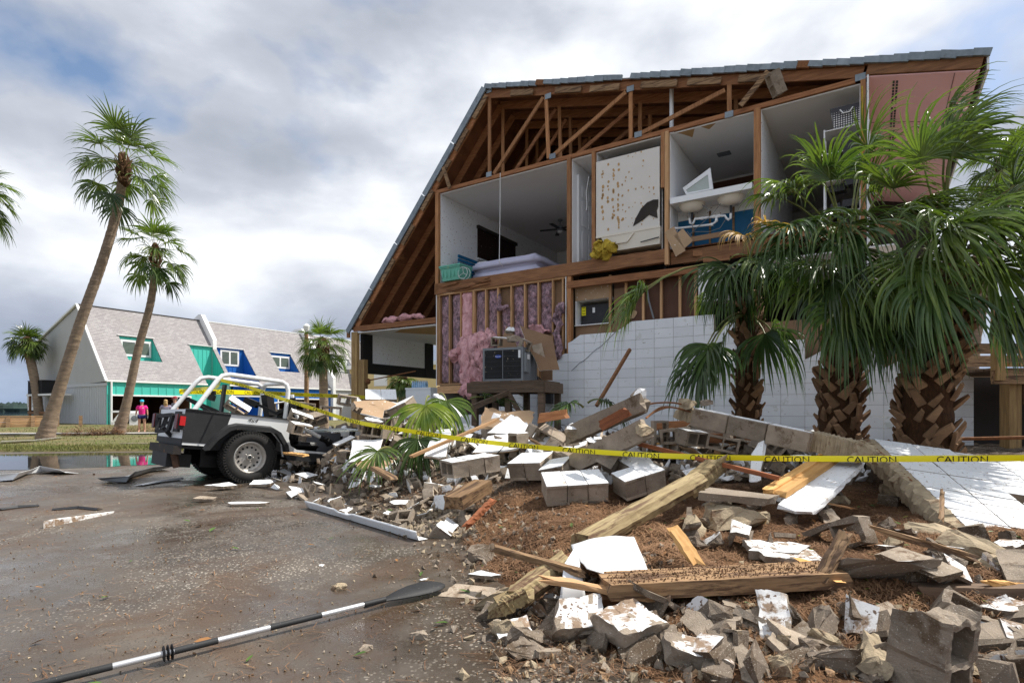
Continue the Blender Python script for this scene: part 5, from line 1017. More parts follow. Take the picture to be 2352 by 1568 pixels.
m = MB(); m.b2((-1.0,-.72,.66),(.2,-.45,1.02)); m.b2((-1.0,.45,.66),(.2,.72,1.02)); jp('wheel_well', m, 'seat'); m = MB(); [m.b2((-.66,sy*.46,.30),(.70,sy*.50,1.06)) for sy in (-1,1)]; [m.b2((-.66,min(sy*.5,sy*.75),1.02),(.66,max(sy*.5,sy*.75),1.06)) for sy in (-1,1)]; jp('arch_liner', m, 'seat')
m = MB(); m.tube([(0,-.72,.42),(0,.72,.42)], .055, 8); m.lathe([(.05,-.16),(.15,-.08),(.15,.08),(.05,.16)], 10, 0, Matrix.Translation((0,.1,.42)) @ Matrix.Rotation(R(90),4,'Y')); jp('rear_axle', m, 'dkmetal')
def wheel(loc, side, par):
    w_ = link('wheel', None, par); w_.location = loc; w_.rotation_euler = (R(90) if side < 0 else R(-90), 0, 0)  # local +z points outwards
    ty = MB(); prof_ = [(.25,-.12),(.28,-.145),(.33,-.15),(.385,-.145),(.412,-.125),(.422,-.09),(.424,0),(.422,.09),(.412,.125),(.385,.145),(.33,.155),(.29,.15),(.262,.13),(.25,.12)]; ty.lathe(prof_, 48, 0, None, False)
    for k in range(56):
        a = k*2*math.pi/56
        for s_, z in ((1,.105),(-1,-.105)): ty.box((.424*math.cos(a),.424*math.sin(a),z),(.024,.026,.06),Matrix.Rotation(a,4,'Z') @ Matrix.Rotation(.25*s_,4,'X'))
        ty.box((.405*math.cos(a+.05),.405*math.sin(a+.05),.140),(.045,.020,.018),Matrix.Rotation(a+.05,4,'Z'))
        for z in (-.035,.035): ty.box((.425*math.cos(a+.03*(z>0)*2),.425*math.sin(a+.03*(z>0)*2),z),(.02,.030,.045),Matrix.Rotation(a,4,'Z') @ Matrix.Rotation(-.4,4,'X'))
    make('tyre', ty, M_['rubber'], w_, 40)
    rm = MB(); rm.lathe([(.255,-.12),(.262,.128),(.248,.134),(.232,.115),(.215,.05),(.195,.038),(.11,.05),(.075,.052),(.001,.052)], 36, 0, None, False); rim = make('rim', rm, M_['alloy'], w_, 40)
    hl_ = MB(); [hl_.lathe([(.0175,.0),(.0175,.004)], 10, 0, Matrix.Translation((.165*math.cos(k*.4488),.165*math.sin(k*.4488),.0455))) for k in range(14)]; make('rim_holes', hl_, M_['black'], w_, kind='stuff')
    bl = MB(); [bl.lathe([(.006,.10),(.006,.124),(.003,.127)], 6, 0, Matrix.Translation((.236*math.cos(k*.2244),.236*math.sin(k*.2244),0))) for k in range(28)]; [bl.lathe([(.012,.05),(.012,.078),(.004,.082)], 6, 0, Matrix.Translation((.068*math.cos(k*1.257),.068*math.sin(k*1.257),0))) for k in range(5)]; make('wheel_bolts', bl, M_['alloy'], w_, kind='stuff')
    hb = MB(); hb.lathe([(.045,.05),(.044,.10),(.036,.108),(.034,.104),(.0,.104)], 18); make('hub', hb, M_['alloy'], w_, 40); hb = MB(); hb.lathe([(.030,.105),(.0,.106)], 14, 0, None, False); make('hub_cap', hb, M_['dkmetal'], w_)
    return w_
for x, y in ((0,-.78),(0,.78),(2.37,-.76),(2.37,.76)): wheel((x,y,.52), -1 if y < 0 else 1, jeep).scale = (1.05,1.05,1.0)
cage = MB(); r_ = .040
for sy in (-1,1): cage.tube([(.66,sy*.60,1.05),(.66,sy*.60,1.78),(.63,sy*.58,1.88),(.54,sy*.575,1.93),(-.38,sy*.575,1.92),(-.50,sy*.58,1.88),(-.58,sy*.59,1.78),(-.92,sy*.63,1.18)], r_, 12)
jp('roll_cage', cage, 'jwhite', None, 50); cage = MB(); cage.tube([(.66,-.60,1.80),(.645,-.53,1.89),(.64,-.4,1.925),(.64,.4,1.925),(.645,.53,1.89),(.66,.60,1.80)], r_, 12); jp('roll_hoop', cage, 'jwhite', None, 50)
m = MB(); m.tube([(.74,-.60,1.72),(.78,-.61,1.50),(.92,-.62,1.22),(1.10,-.63,1.08),(1.42,-.64,.95)], .036, 10); fb = jp('front_sport_bar', m, 'jwhite', None, 50); m = MB(); m.tube([(1.36,-.64,.97),(1.60,-.66,.88)], .06, 8); m.tube([(1.45,-.70,.98),(1.58,-.58,.84)], .05, 8); jp('bar_clamp', m, 'seat', fb); m = MB(); m.tube([(.76,-.60,1.66),(.80,-.61,1.46)], .055, 8); jp('bar_sleeve', m, 'seat', fb)
for y, nm in ((-.34,0),(.34,0)):
    t = softbox('seat_back', (.92,y,1.12), (.16,.46,.66), 'seat', jeep, .07, .01, y); softbox('seat_cushion', (1.18,y,.78), (.5,.48,.16), 'seat', jeep, .06, .01)
softbox('rear_seat', (-.30,.05,1.04), (.45,.85,.20), 'seat', jeep, .06, .02)
m = MB(); m.bar((.25,.1,1.55),(.75,-.2,1.32),.14,.05); m.bar((.70,-.2,1.35),(.95,-.45,1.58),.20,.06); m.bar((.2,.2,1.56),(.36,.0,1.48),.10,.12); m.bar((.75,-.45,1.6),(.72,-.50,1.10),.05,.10); m.bar((.6,.2,1.7),(.66,.1,1.3),.22,.12); jp('torn_soft_top_parts', m, 'seat')
m = MB(); m.bar((-.66,.70,1.48),(.05,.52,1.22),.10,.07); m.bar((-.66,.70,1.48),(-.05,.28,1.12),.07,.05); m.tube([(-.05,.5,1.22),(-.2,.1,1.15),(.3,-.1,1.12)], .04, 6); jp('folded_frame', m, 'seat')
m = MB(); m.tube([(-.25,.62,1.60),(-.27,.62,1.50)], .07, 8); m.tube([(-.26,.60,1.68),(-.24,.60,1.60)], .05, 8); jp('speaker_pod', m, 'seat')
m = MB(); m.bar((.72,-.66,1.6),(.74,-.66,1.0),.05,.09); jp('seat_belt', m, 'seat'); m = MB(); m.bar((-.42,-.50,1.74),(-.42,-.48,1.2),.04,.12); jp('seat_belt', m, 'seat')
m = MB(); m.prism([(1.75,-.72,.56),(1.75,-.72,1.06),(2.05,-.74,1.02),(3.05,-.62,.86),(3.05,-.62,.56)], (0,.05,0)); m.prism([(1.75,.72,.56),(1.75,.72,1.06),(2.05,.74,1.02),(3.05,.62,.86),(3.05,.62,.56)], (0,-.05,0)); jp('front_body_side', m, 'jwhite')
m = MB(); m.prism([(2.02,-.60,1.04),(3.05,-.52,.88),(3.05,.52,.90),(2.02,.60,1.05)], (0,0,-.05)); jp('crushed_hood', m, 'jwhite'); m = MB(); m.b2((1.74,-.72,.66),(1.80,.72,1.08)); jp('dashboard', m, 'seat')
m = MB(); m.bar((1.75,-.72,1.06),(2.6,-.66,1.16),.05,.07); m.bar((1.75,.72,1.08),(2.6,.66,1.2),.05,.07); m.bar((2.6,-.66,1.16),(2.6,.66,1.2),.05,.07); wf = jp('folded_windshield_frame', m, 'jwhite'); m = MB(); m.prism([(1.8,-.65,1.10),(2.55,-.6,1.18),(2.55,.6,1.2),(1.8,.65,1.1)], (0,0,.008)); jp('cracked_glass', m, mat('green_glass', (.12,.20,.17), .15, .3, 12, .3, 20, objvar=0), wf)
m = MB(); m.prism([(1.9,-.74,.98),(2.3,-.92,1.0),(2.75,-.92,.86),(3.0,-.9,.70),(3.0,-.6,.72),(2.75,-.6,.9),(2.0,-.65,1.02)], (0,0,-.04)); jp('front_fender', m, 'jblack')
m = MB(); m.b2((1.92,-.86,.98),(1.98,-.74,1.14)); jp('side_mirror', m, 'seat')
m = MB()
for k, (x, y, z, s) in enumerate(((-.12,0,0,1),)): # lettering on the side
    pass
me = text_mesh('4x4', .115, .001)
for v in me.vertices: v.co.x += v.co.y*.35; v.co.y *= .8
me.materials.clear(); me.materials.append(M_['ink']); link('side_lettering', me, jeep, (.03,-.767,1.16), (R(90),0,0))
# ================= people =================
def skinmesh(name, verts, edges, mt, parent, sub=1, root=0):
    me = bpy.data.meshes.new(name); me.from_pydata([v[:3] for v in verts], edges, []); o = bpy.data.objects.new(name, me); scr.collection.objects.link(o)
    o.modifiers.new('skin', 'SKIN'); sv = me.skin_vertices[0].data
    for i, v in enumerate(verts): r = v[3]; sv[i].radius = r if isinstance(r, tuple) else (r, r)
    sv[root].use_root = True; s_ = o.modifiers.new('sub', 'SUBSURF'); s_.levels = sub; s_.render_levels = sub
    scr.view_layers[0].update(); dg = scr.view_layers[0].depsgraph; m2 = bpy.data.meshes.new_from_object(o.evaluated_get(dg)); bpy.data.objects.remove(o); m2.materials.clear(); m2.materials.append(mt); m2.polygons.foreach_set('use_smooth', [True]*len(m2.polygons)); m2.name = name
    return link(name, m2, parent)
def person(px, py, Y, face, lab, h, shirt, bottom, haircol, capcol, turn=0, longhair=False, gloves=True, longpants=False, z0=.16):
    w0 = P(px, py, Y); t = thing('person', (w0.x, Y, z0), face, lab, 'person'); s = h/1.66
    V = [(0,0,.90,(.13,.10)),(0,0,1.03,(.125,.09)),(0,-.01,1.18,(.15,.11)),(0,0,1.32,(.13,.09)),(0,.0,1.41,.05),(0,-.01,1.50,.075),(0,-.01,1.585,.082),(0,-.0,1.645,.05),
         (.175,0,1.345,.055),(.235,.0,1.10,.043),(.255,-.05,.88,.030),(-.175,0,1.345,.055),(-.24,.0,1.10,.043),(-.265,-.05,.88,.030),
         (.095,0,.86,.10),(.11,-.01,.50,.062),(.115,.02,.25,.055),(.12,.01,.085,.038),(.135,-.15,.03,.032),(-.095,0,.86,.10),(-.115,-.01,.50,.062),(-.12,.02,.25,.055),(-.125,.01,.085,.038),(-.15,-.15,.03,.032)]
    E = [(0,1),(1,2),(2,3),(3,4),(4,5),(5,6),(6,7),(3,8),(8,9),(9,10),(3,11),(11,12),(12,13),(0,14),(14,15),(15,16),(16,17),(17,18),(0,19),(19,20),(20,21),(21,22),(22,23)]
    sc_ = lambda L_: [(x*s, y*s, z*s, tuple(q*s for q in r) if isinstance(r, tuple) else r*s) for x, y, z, r in L_]
    skinmesh('body', sc_(V), E, M_['skin'], t, 2)
    T = [(0,0,.88,(.165,.125)),(0,0,1.0,(.16,.12)),(0,-.015,1.18,(.175,.135)),(0,0,1.32,(.15,.11)),(0,0,1.385,(.07,.07)),(.17,0,1.34,.075),(.225,0,1.19,.07),(-.17,0,1.34,.075),(-.23,0,1.19,.07)]
    skinmesh('shirt', sc_(T), [(0,1),(1,2),(2,3),(3,4),(3,5),(5,6),(3,7),(7,8)], shirt, t, 2)
    kz = .62 if not longpants else .10; Bv = [(0,0,.90,(.165,.125)),(.10,0,.83,.115),(.11,0,kz if longpants else .66,.10 if not longpants else .07),(-.10,0,.83,.115),(-.115,0,kz if longpants else .66,.10 if not longpants else .07)]
    skinmesh('shorts' if not longpants else 'trousers', sc_(Bv), [(0,1),(1,2),(0,3),(3,4)], bottom, t, 2)
    hd = link('head_turn', None, t) if False else t
    hm = lump('hair', [(0,.025*s,1.60*s)]+([(0,.06*s,1.50*s),(.04*s,.05*s,1.46*s),(-.04*s,.05*s,1.46*s)] if longhair else []), [(.088*s,.095*s,.085*s)]+([(.08*s,.05*s,.10*s),(.05*s,.05*s,.10*s),(.05*s,.05*s,.10*s)] if longhair else []), 'skin', 1, 2, .04, t); hm.data.materials.clear(); hm.data.materials.append(haircol)
    if capcol:
        m = MB(); m.lathe([(.098*s,0),(.098*s,.03*s),(.08*s,.075*s),(.04*s,.10*s),(.001,.105*s)], 16, 0, Matrix.Translation((0,.0,1.605*s))); m.prism([(-.08*s,-.07*s,1.605*s),(.08*s,-.07*s,1.605*s),(.05*s,-.17*s,1.59*s),(-.05*s,-.17*s,1.59*s)], (0,0,.014)); cp = make('cap', m, capcol, t, 50); cp.rotation_euler = (0,0,turn)
    m = MB(); m.box((.03*s,-.088*s,1.55*s),(.018,.01,.010)); m.box((-.03*s,-.088*s,1.55*s),(.018,.01,.010)); make('eyes', m, M_['ink'], t); m = MB(); m.prism([(-.012,-.085*s,1.55*s),(.012,-.085*s,1.55*s),(0,-.112*s,1.515*s)], (0,.02,0)); make('nose', m, M_['skin'], t)
    for sx in (1,-1):
        m = MB(); cx_, cy_, cz_ = sx*.262*s, -.065*s, .82*s; m.box((cx_,cy_,cz_),(.035,.07,.09))
        for k in range(4): m.tube([(cx_,cy_-.027+.018*k,cz_-.04),(cx_-sx*.005,cy_-.03+.018*k,cz_-.085),(cx_-sx*.02,cy_-.03+.018*k,cz_-.105-.01*(k in (1,2)))], .010, 5)
        m.tube([(cx_,cy_-.035,cz_+.01),(cx_-sx*.01,cy_-.06,cz_-.03),(cx_-sx*.02,cy_-.06,cz_-.055)], .011, 5); make('glove' if gloves else 'hand', m, M_['grey'] if gloves else M_['skin'], t)
        m = MB(); m.box((sx*.13*s,-.06*s,.012),(.09,.26,.024)); make('sandal', m, M_['drybrown'], t)
    return t
Mp = mat('hot_pink_cotton', (.86,.03,.28), .9, .15, 8, .2, 12, objvar=0); Mn = mat('navy_cotton', (.015,.02,.10), .9, .2, 8, .1, objvar=0); Mb = mat('blond_hair', (.50,.33,.15), .7, .3, 30, .2, 40, objvar=0); Mt = mat('turquoise_cap', (.03,.42,.58), .8, .05, 8, 0, objvar=0); Mr = mat('faded_red_cap', (.33,.05,.06), .9, .1, 8, 0, objvar=0); Mg = mat('grey_shirt', (.20,.20,.24), .9, .1, 8, 0, objvar=0); Mpl = mat('blue_patterned_shirt', (.16,.20,.36), .9, .5, 25, 0, c2=(.4,.3,.3), objvar=0)
t_ = person(326, 991, 28.2, R(28), 'woman in a hot pink shirt, navy shorts and turquoise cap standing on the walk', 1.58, Mp, Mn, Mb, Mt, .2)
m = MB(); m.prism([(.06+.035*math.cos(a*.628),-.142,1.21+.03*math.sin(a*.628)) for a in range(10)], (0,-.008,0)); make('shirt_emblem', m, M_['white'], t_)
person(381, 995, 26.6, R(200), 'woman with loose blond hair turned away behind the back of the wrecked car', 1.58, Mpl, Mn, Mb, None, 0, True, False)
person(402, 995, 27.4, R(-35), 'man in faded red cap and grey shirt behind the wrecked car roll bar', 1.72, Mg, Mn, mat('grey_hair', (.3,.28,.26), .8, .2, 20, 0, objvar=0), Mr, 0, False, False, True)
# ================= caution tape =================
def catm(pts, n):
    pts = [Vector(p) for p in pts]; out = []; k = len(pts)
    for i in range(k-1):
        p0, p1, p2, p3 = pts[max(0,i-1)], pts[i], pts[i+1], pts[min(k-1,i+2)]
        for j in range(n): f = j/n; out.append(((p1*2)+(p2-p0)*f+(p0*2-p1*5+p2*4-p3)*f*f+(p1*3-p0-p2*3+p3)*f**3)*.5)
    return out+[pts[-1]]
def ribbon(name, lab, pts, wd, step, start, tsize, twist=0, n=16, below=.0):
    C = catm(pts, n); cum = [0]
    for a, b_ in zip(C, C[1:]): cum.append(cum[-1]+(b_-a).length)
    def frame(d):
        d = max(0, min(cum[-1]-1e-4, d)); i = 0
        while i < len(C)-2 and cum[i+1] < d: i += 1
        f = (d-cum[i])/max(1e-6, cum[i+1]-cum[i]); p = C[i].lerp(C[i+1], f); tn = (C[i+1]-C[i]).normalized(); tw = twist*math.sin(d*1.3)+.12*math.sin(d*3.1); sd_ = tn.cross(UPZ).normalized(); up = sd_.cross(tn).normalized()
        up = (up*math.cos(tw)+sd_*math.sin(tw)).normalized(); return p, tn, up
    t = thing(name, C[0], 0, lab, 'caution tape'); m = MB(); o = C[0]; N_ = int(cum[-1]/.06)
    for i in range(N_+1):
        p, tn, up = frame(cum[-1]*i/N_); nn = tn.cross(up)*.0004; m.v += [tuple(p-up*wd/2-o), tuple(p+nn*8-o), tuple(p+up*wd/2-o)]
    for i in range(N_): m.f += [(3*i,3*i+1,3*i+4,3*i+3),(3*i+1,3*i+2,3*i+5,3*i+4)]; m.m += [0,0]
    make('tape_strip', m, M_['tape'], t, smooth=60)
    base = text_mesh('CAUTION', tsize); d = start
    while d < cum[-1]-.2:
        me = base.copy()
        for v in me.vertices:
            p, tn, up = frame(d+v.co.x); nn = tn.cross(up).normalized(); 
            if nn.y > 0: nn = -nn
            v.co = p+up*max(-wd*.48, v.co.y-below)+nn*.004-o
        me.materials.clear(); me.materials.append(M_['ink']); link('tape_lettering', me, t); d += step
    return t
Ytp = [(508,873,9.75),(575,890,9.5),(640,913,9.1),(735,943,8.5),(820,969,8.0),(950,991,7.5),(1110,1014,7.0),(1300,1032,6.45),(1500,1045,6.0),(1700,1051,5.65),(1900,1053,5.35),(2100,1053,5.1),(2420,1051,4.85)]
ribbon('caution_tape', 'long yellow caution tape sagging across the rubble from roll bar to right edge', [P(*a) for a in Ytp], .056, .70, .45, .088, below=.013)
ribbon('caution_tape', 'short loop of yellow caution tape round the rear roll bar of the car', [P(506,871,9.75),P(498,888,9.85),P(455,893,10.4),P(411,898,11.1)], .06, .6, .45, .07, .2)
ribbon('caution_tape', 'level yellow caution tape behind the car, ending at the beach house corner post', [P(412,899,11.0),P(520,900,12.0),P(640,904,13.5),P(740,908,15),P(838,912,16.6)], .10, .75, .3, .10, .1)
# ================= debris =================
def hollow(name, L_=.39, cells=2, cut=None, seed=0, jit=.004, h=.19, D=.19, mats=('paint','conc'), paint=True):
    r = random.Random(seed); wt = .030; web = (L_-wt*2-.0)/cells; xs = [-L_/2]
    for c in range(cells): xs += [-L_/2+wt+c*web-(0 if c == 0 else -.012), -L_/2+wt+(c+1)*web-(.012 if c < cells-1 else 0)]
    xs.append(L_/2); ys = [-D/2, -D/2+wt, D/2-wt, D/2]; m = MB(); ni = len(xs)-1; V = {}
    def vid(i, j, k):
        if (i,j,k) not in V:
            z = h/2*(1 if k else -1)
            if cut and xs[i] > cut[0] and k: z -= cut[1]*r.uniform(.4,1)
            V[(i,j,k)] = len(m.v); m.v.append((xs[i]+r.uniform(-jit,jit), ys[j]+r.uniform(-jit,jit), z+r.uniform(-jit,jit)))
        return V[(i,j,k)]
    solid = lambda i, j: 0 <= i < ni and 0 <= j < 3 and not (j == 1 and i % 2 == 1) and not (cut and len(cut) > 2 and i >= cut[2] and j in cut[3])
    for i in range(ni):
        for j in range(3):
            if not solid(i,j): continue
            for k in (0,1): q = [vid(i,j,k),vid(i+1,j,k),vid(i+1,j+1,k),vid(i,j+1,k)]; m.f.append(tuple(q if k else q[::-1])); m.m.append(1)
            for di, dj, a, b_ in ((0,-1,(i,j),(i+1,j)),(1,0,(i+1,j),(i+1,j+1)),(0,1,(i+1,j+1),(i,j+1)),(-1,0,(i,j+1),(i,j))):
                if not solid(i+di, j+dj): m.f.append((vid(*a,0),vid(*b_,0),vid(*b_,1),vid(*a,1))); m.m.append(0 if (dj == -1 and j == 0 and paint) else 1)
    return m.mesh(name, [M_[q] for q in mats])
def chunk(name, d, seed, mats=('paint','conc'), paint=.75, n=14, rough=.017, flat=False):
    r = random.Random(seed); bm = bmesh.new()
    for _ in range(n):
        v = Vector((r.uniform(-1,1), r.uniform(-1,1), r.uniform(-1,1)))
        if flat: v.z = 1 if r.random() < .5 else -1
        mx = max(abs(c) for c in v); v = v/mx*(.82+.18*r.random()); bm.verts.new((v.x*d[0]/2, v.y*d[1]/2, (v.z/abs(v.z) if flat else v.z)*d[2]/2))
    bmesh.ops.convex_hull(bm, input=bm.verts[:]); bmesh.ops.delete(bm, geom=[v for v in bm.verts if not v.link_faces], context='VERTS')
    bmesh.ops.dissolve_limit(bm, angle_limit=R(8), verts=bm.verts[:], edges=bm.edges[:]); bmesh.ops.triangulate(bm, faces=bm.faces[:])
    for f in bm.faces: f.normal_update(); f.material_index = 0 if f.normal.z > paint else 1
    bmesh.ops.subdivide_edges(bm, edges=[e for e in bm.edges if e.calc_length() > .05], cuts=3)
    for v in bm.verts: n_ = mn.noise_vector(v.co*22+Vector((seed*1.7,0,0)))+.5*mn.noise_vector(v.co*70); k = .15 if all(f.material_index == 0 for f in v.link_faces) else 1; v.co += n_*rough*k
    me = bpy.data.meshes.new(name); bm.to_mesh(me); bm.free(); [me.materials.append(M_[q]) for q in mats]; return me
def shard(name, L_, W_, T_, seed, mats=('paint','conc'), n=7):
    r = random.Random(seed*7+1); m = MB(); k4 = r.choice((4,4,5,5,6)); an = sorted(2*math.pi*(k+r.uniform(-.38,.38))/k4 for k in range(k4)); base = [(L_/2*math.cos(a)*r.uniform(.75,1.35), W_/2*math.sin(a)*r.uniform(.75,1.35)) for a in an]; pts = []
    for (x0,y0),(x1,y1) in zip(base, base[1:]+base[:1]):
        for f in (0,.2,.4,.6,.8): j = .007 if f else 0; pts.append((x0+(x1-x0)*f+r.uniform(-j,j), y0+(y1-y0)*f+r.uniform(-j,j), T_/2))
    n_ = len(pts); bot = [(x*r.uniform(.88,1.02), y*r.uniform(.88,1.02), -T_/2*r.uniform(.7,1.3)) for x, y, z in pts]; o = len(m.v); m.v += pts+bot; m.f.append(tuple(range(n_))); m.m.append(0); m.f.append(tuple(range(n_, 2*n_))[::-1]); m.m.append(1)
    for i in range(n_): m.f.append((i, n_+i, n_+(i+1)%n_, (i+1)%n_)); m.m.append(1)
    return m.mesh(name, [M_[q] for q in mats])
PR = {'full': [hollow('cinder_block', seed=1), hollow('cinder_block', seed=2, jit=.007), hollow('cinder_block', seed=3, mats=('conc','conc'))],
 'fullg': [hollow('cinder_block', seed=4, mats=('conc','conc')), hollow('cinder_block', seed=14, jit=.007, mats=('conc','conc_dk'))],
 'half': [hollow('half_block', .20, 1, seed=5), hollow('half_block', .20, 1, seed=6, jit=.008)],
 'broken': [hollow('broken_block', cut=(.0,.09), seed=7, jit=.009), hollow('broken_block', .39, 2, (.3,0,3,(1,2)), 8, .008), hollow('broken_block', .30, 2, (-.05,.07,2,(0,)), 9, .01), hollow('broken_block', .39, 2, (.02,.11,4,(0,1)), 10, .01)],
 'dbroken': [hollow('broken_block', cut=(.0,.09), seed=7, jit=.012, mats=('conc','conc_dk')), hollow('broken_block', .39, 2, (.3,0,3,(1,2)), 8, .012, mats=('conc','conc_dk')), hollow('broken_block', .30, 2, (-.05,.07,2,(0,)), 9, .014, mats=('paintd','conc_dk'))], 'dshard': [shard('painted_shard', .30,.20,.045, 180+k, ('paintd','conc_dk')) for k in range(5)],
 'chunk': [chunk('concrete_chunk', (.24,.17,.13), 20+k, paint=.8 if k % 2 else 2) for k in range(8)],
 'chunkd': [chunk('concrete_chunk', (.24,.18,.14), 40+k, ('paintd','conc_dk'), .8 if k % 3 == 0 else 2) for k in range(6)],
 'sand': [chunk('mortar_chunk', (.30,.20,.16), 60+k, ('mortar','mortar'), 2, 18, .022) for k in range(3)],
 'shard': [shard('painted_shard', .34,.20,.035, 80+k) for k in range(7)], 'gshard': [shard('concrete_shard', .30,.18,.04, 90+k, ('conc','conc')) for k in range(4)],
 'plate': [shard('drywall_piece', .7,.5,.014, 100+k, ('tandry','plaster')) for k in range(3)], 'wplate': [shard('drywall_piece', .7,.5,.014, 110+k, ('plaster','tandry')) for k in range(3)]}
LM = [(545,1070,'beside the car rear wheel'),(640,1000,'beside the car door opening'),(850,960,'on the heap over the car hood'),(800,1100,'by the lot right of the car'),(1000,1000,'round the yellow-green frond'),(1175,960,'below the air conditioner stand'),(1300,1010,'left of the two concrete beams'),
 (1440,1080,'in front of the two concrete beams'),(1560,1000,'under the painted beam left end'),(1760,1040,'under the painted beam middle'),(1850,1110,'beside the orange timber boards'),(2050,1160,'left of the fallen wall panel'),(2250,1200,'below the fallen wall panel'),(1600,1200,'beside the long treated post'),
 (1230,1150,'on the central brown mulch'),(1000,1200,'behind the white flashing'),(1380,1420,'below the curled white sheet'),(1180,1420,'round the splintered log end'),(1650,1440,'below the muddy plank'),(1900,1440,'left of the upright cinder block'),(2290,1430,'right of the upright cinder block'),(2280,1280,'by the sandy boulder'),(1950,960,'at the middle palm foot')]
TN = {'full':('cinder_block','whole cinder block','block'),'fullg':('cinder_block','bare grey cinder block','block'),'half':('half_block','half cinder block','block'),'broken':('broken_block','snapped cinder block','broken block'),
 'chunk':('concrete_chunk','rough grey concrete chunk','rubble'),'chunkd':('concrete_chunk','damp concrete chunk','rubble'),'dbroken':('broken_block','muddy snapped cinder block','broken block'),'dshard':('painted_shard','muddy painted shard','rubble'),'sand':('mortar_chunk','sandy tan mortar lump','rubble'),'shard':('painted_shard','flat white painted shard','rubble'),'gshard':('concrete_shard','flat grey concrete shard','rubble'),
 'plate':('drywall_piece','torn tan drywall piece','drywall'),'wplate':('drywall_piece','torn white drywall piece','drywall')}
def land(px, py): return min(LM, key=lambda q: (q[0]-px)**2+((q[1]-py)*1.6)**2)[2]
def put(kind, px, py, rot=(0,0,0), s=1.0, Y=None, lift=.07, lab=None, v=None, cat=None):
    p = P(px, py, Y) if Y else hit(px, py)
    if not Y: p.z += lift*s if not hasattr(s, '__len__') else lift
    me = PR[kind][v if v is not None else random.randrange(len(PR[kind]))]; nm, ds, ct = TN[kind]; o = link(nm, me, None, p, tuple(R(a) for a in rot)); o.scale = (s,s,s) if not hasattr(s, '__len__') else s
    if lab: tag(o, lab, cat or ct)
    else: q = ds+' '+land(px, py); tag(o, q, ct, q); o['scat'] = 1
    return o
WU = -90 # rotation about X that turns the painted face up
# multi-block pieces lying face up: grid of blocks (nx along local x .2 pitch courses, ny)
def slabpiece(lab, px, py, Y, nx_, ny_, rot, cell=(.2,.4), miss=()):
    p = P(px, py, Y); t = thing('block_masonry_piece', p, 0, lab, 'wall piece'); t.rotation_euler = tuple(R(a) for a in rot)
    for i in range(nx_):
        for j in range(ny_):
            if (i,j) in miss: continue
            bm = bmesh.new(); bmesh.ops.create_cube(bm, size=1, matrix=Matrix.Diagonal((cell[0]-.005,cell[1]-.005,.035,1))); bmesh.ops.bevel(bm, geom=bm.edges[:], offset=.004, segments=1, affect='EDGES')
            me = bpy.data.meshes.new('block'); bm.to_mesh(me); bm.free(); me.materials.append(M_['paint']); me.materials.append(M_['conc'])
            for f in me.polygons: f.material_index = 0 if f.normal.z > .5 else 1
            c = ((i-(nx_-1)/2)*cell[0], (j-(ny_-1)/2)*cell[1], -.0175+ru(-.003,.003)); o = link('block', me, t, c)
            m = MB(); m.b2((-cell[0]/2+.004,-cell[1]/2+.012,-.175),(cell[0]/2-.004,cell[1]/2-.012,-.017)); link('block_core', m.mesh('block_core', M_['conc']), o) if (i,j) else make('block_core', m, M_['conc'], o)
            m = MB(); m.b2((-cell[0]/2+.003,-cell[1]/2+.003,-.2),(cell[0]/2-.003,cell[1]/2-.003,-.172)); make('block_core', m, M_['conc'], o)
    return t
slabpiece('three-block piece of wall lying white face up in the centre of the mulch', 1318, 1096, 6.0, 3, 1, (13,-3,4), (.215,.44))
slabpiece('two-block piece of wall tilted up to the right beside the three-block piece', 1448, 1072, 6.1, 2, 2, (12,-14,16), (.24,.30), miss=((0,1),))
slabpiece('clean white double wall piece left of the centre, tilted towards the lot', 1218, 1050, 6.9, 2, 1, (14,-4,-28), (.22,.42))
slabpiece('narrow white wall piece leaning against the clean double wall piece', 1275, 1062, 6.6, 1, 1, (16,-12,-30), (.30,.36))
slabpiece('small white wall piece behind the clean double wall piece', 1290, 1030, 7.3, 2, 1, (8,0,20), (.2,.3))
slabpiece('white block cluster perched on the heap by the beach house corner post', 875, 905, 11.2, 2, 1, (30,0,15), (.3,.42))
slabpiece('white block cluster right of the corner post cluster, turned towards the frond', 918, 925, 10.4, 2, 1, (22,-20,-25), (.22,.36))
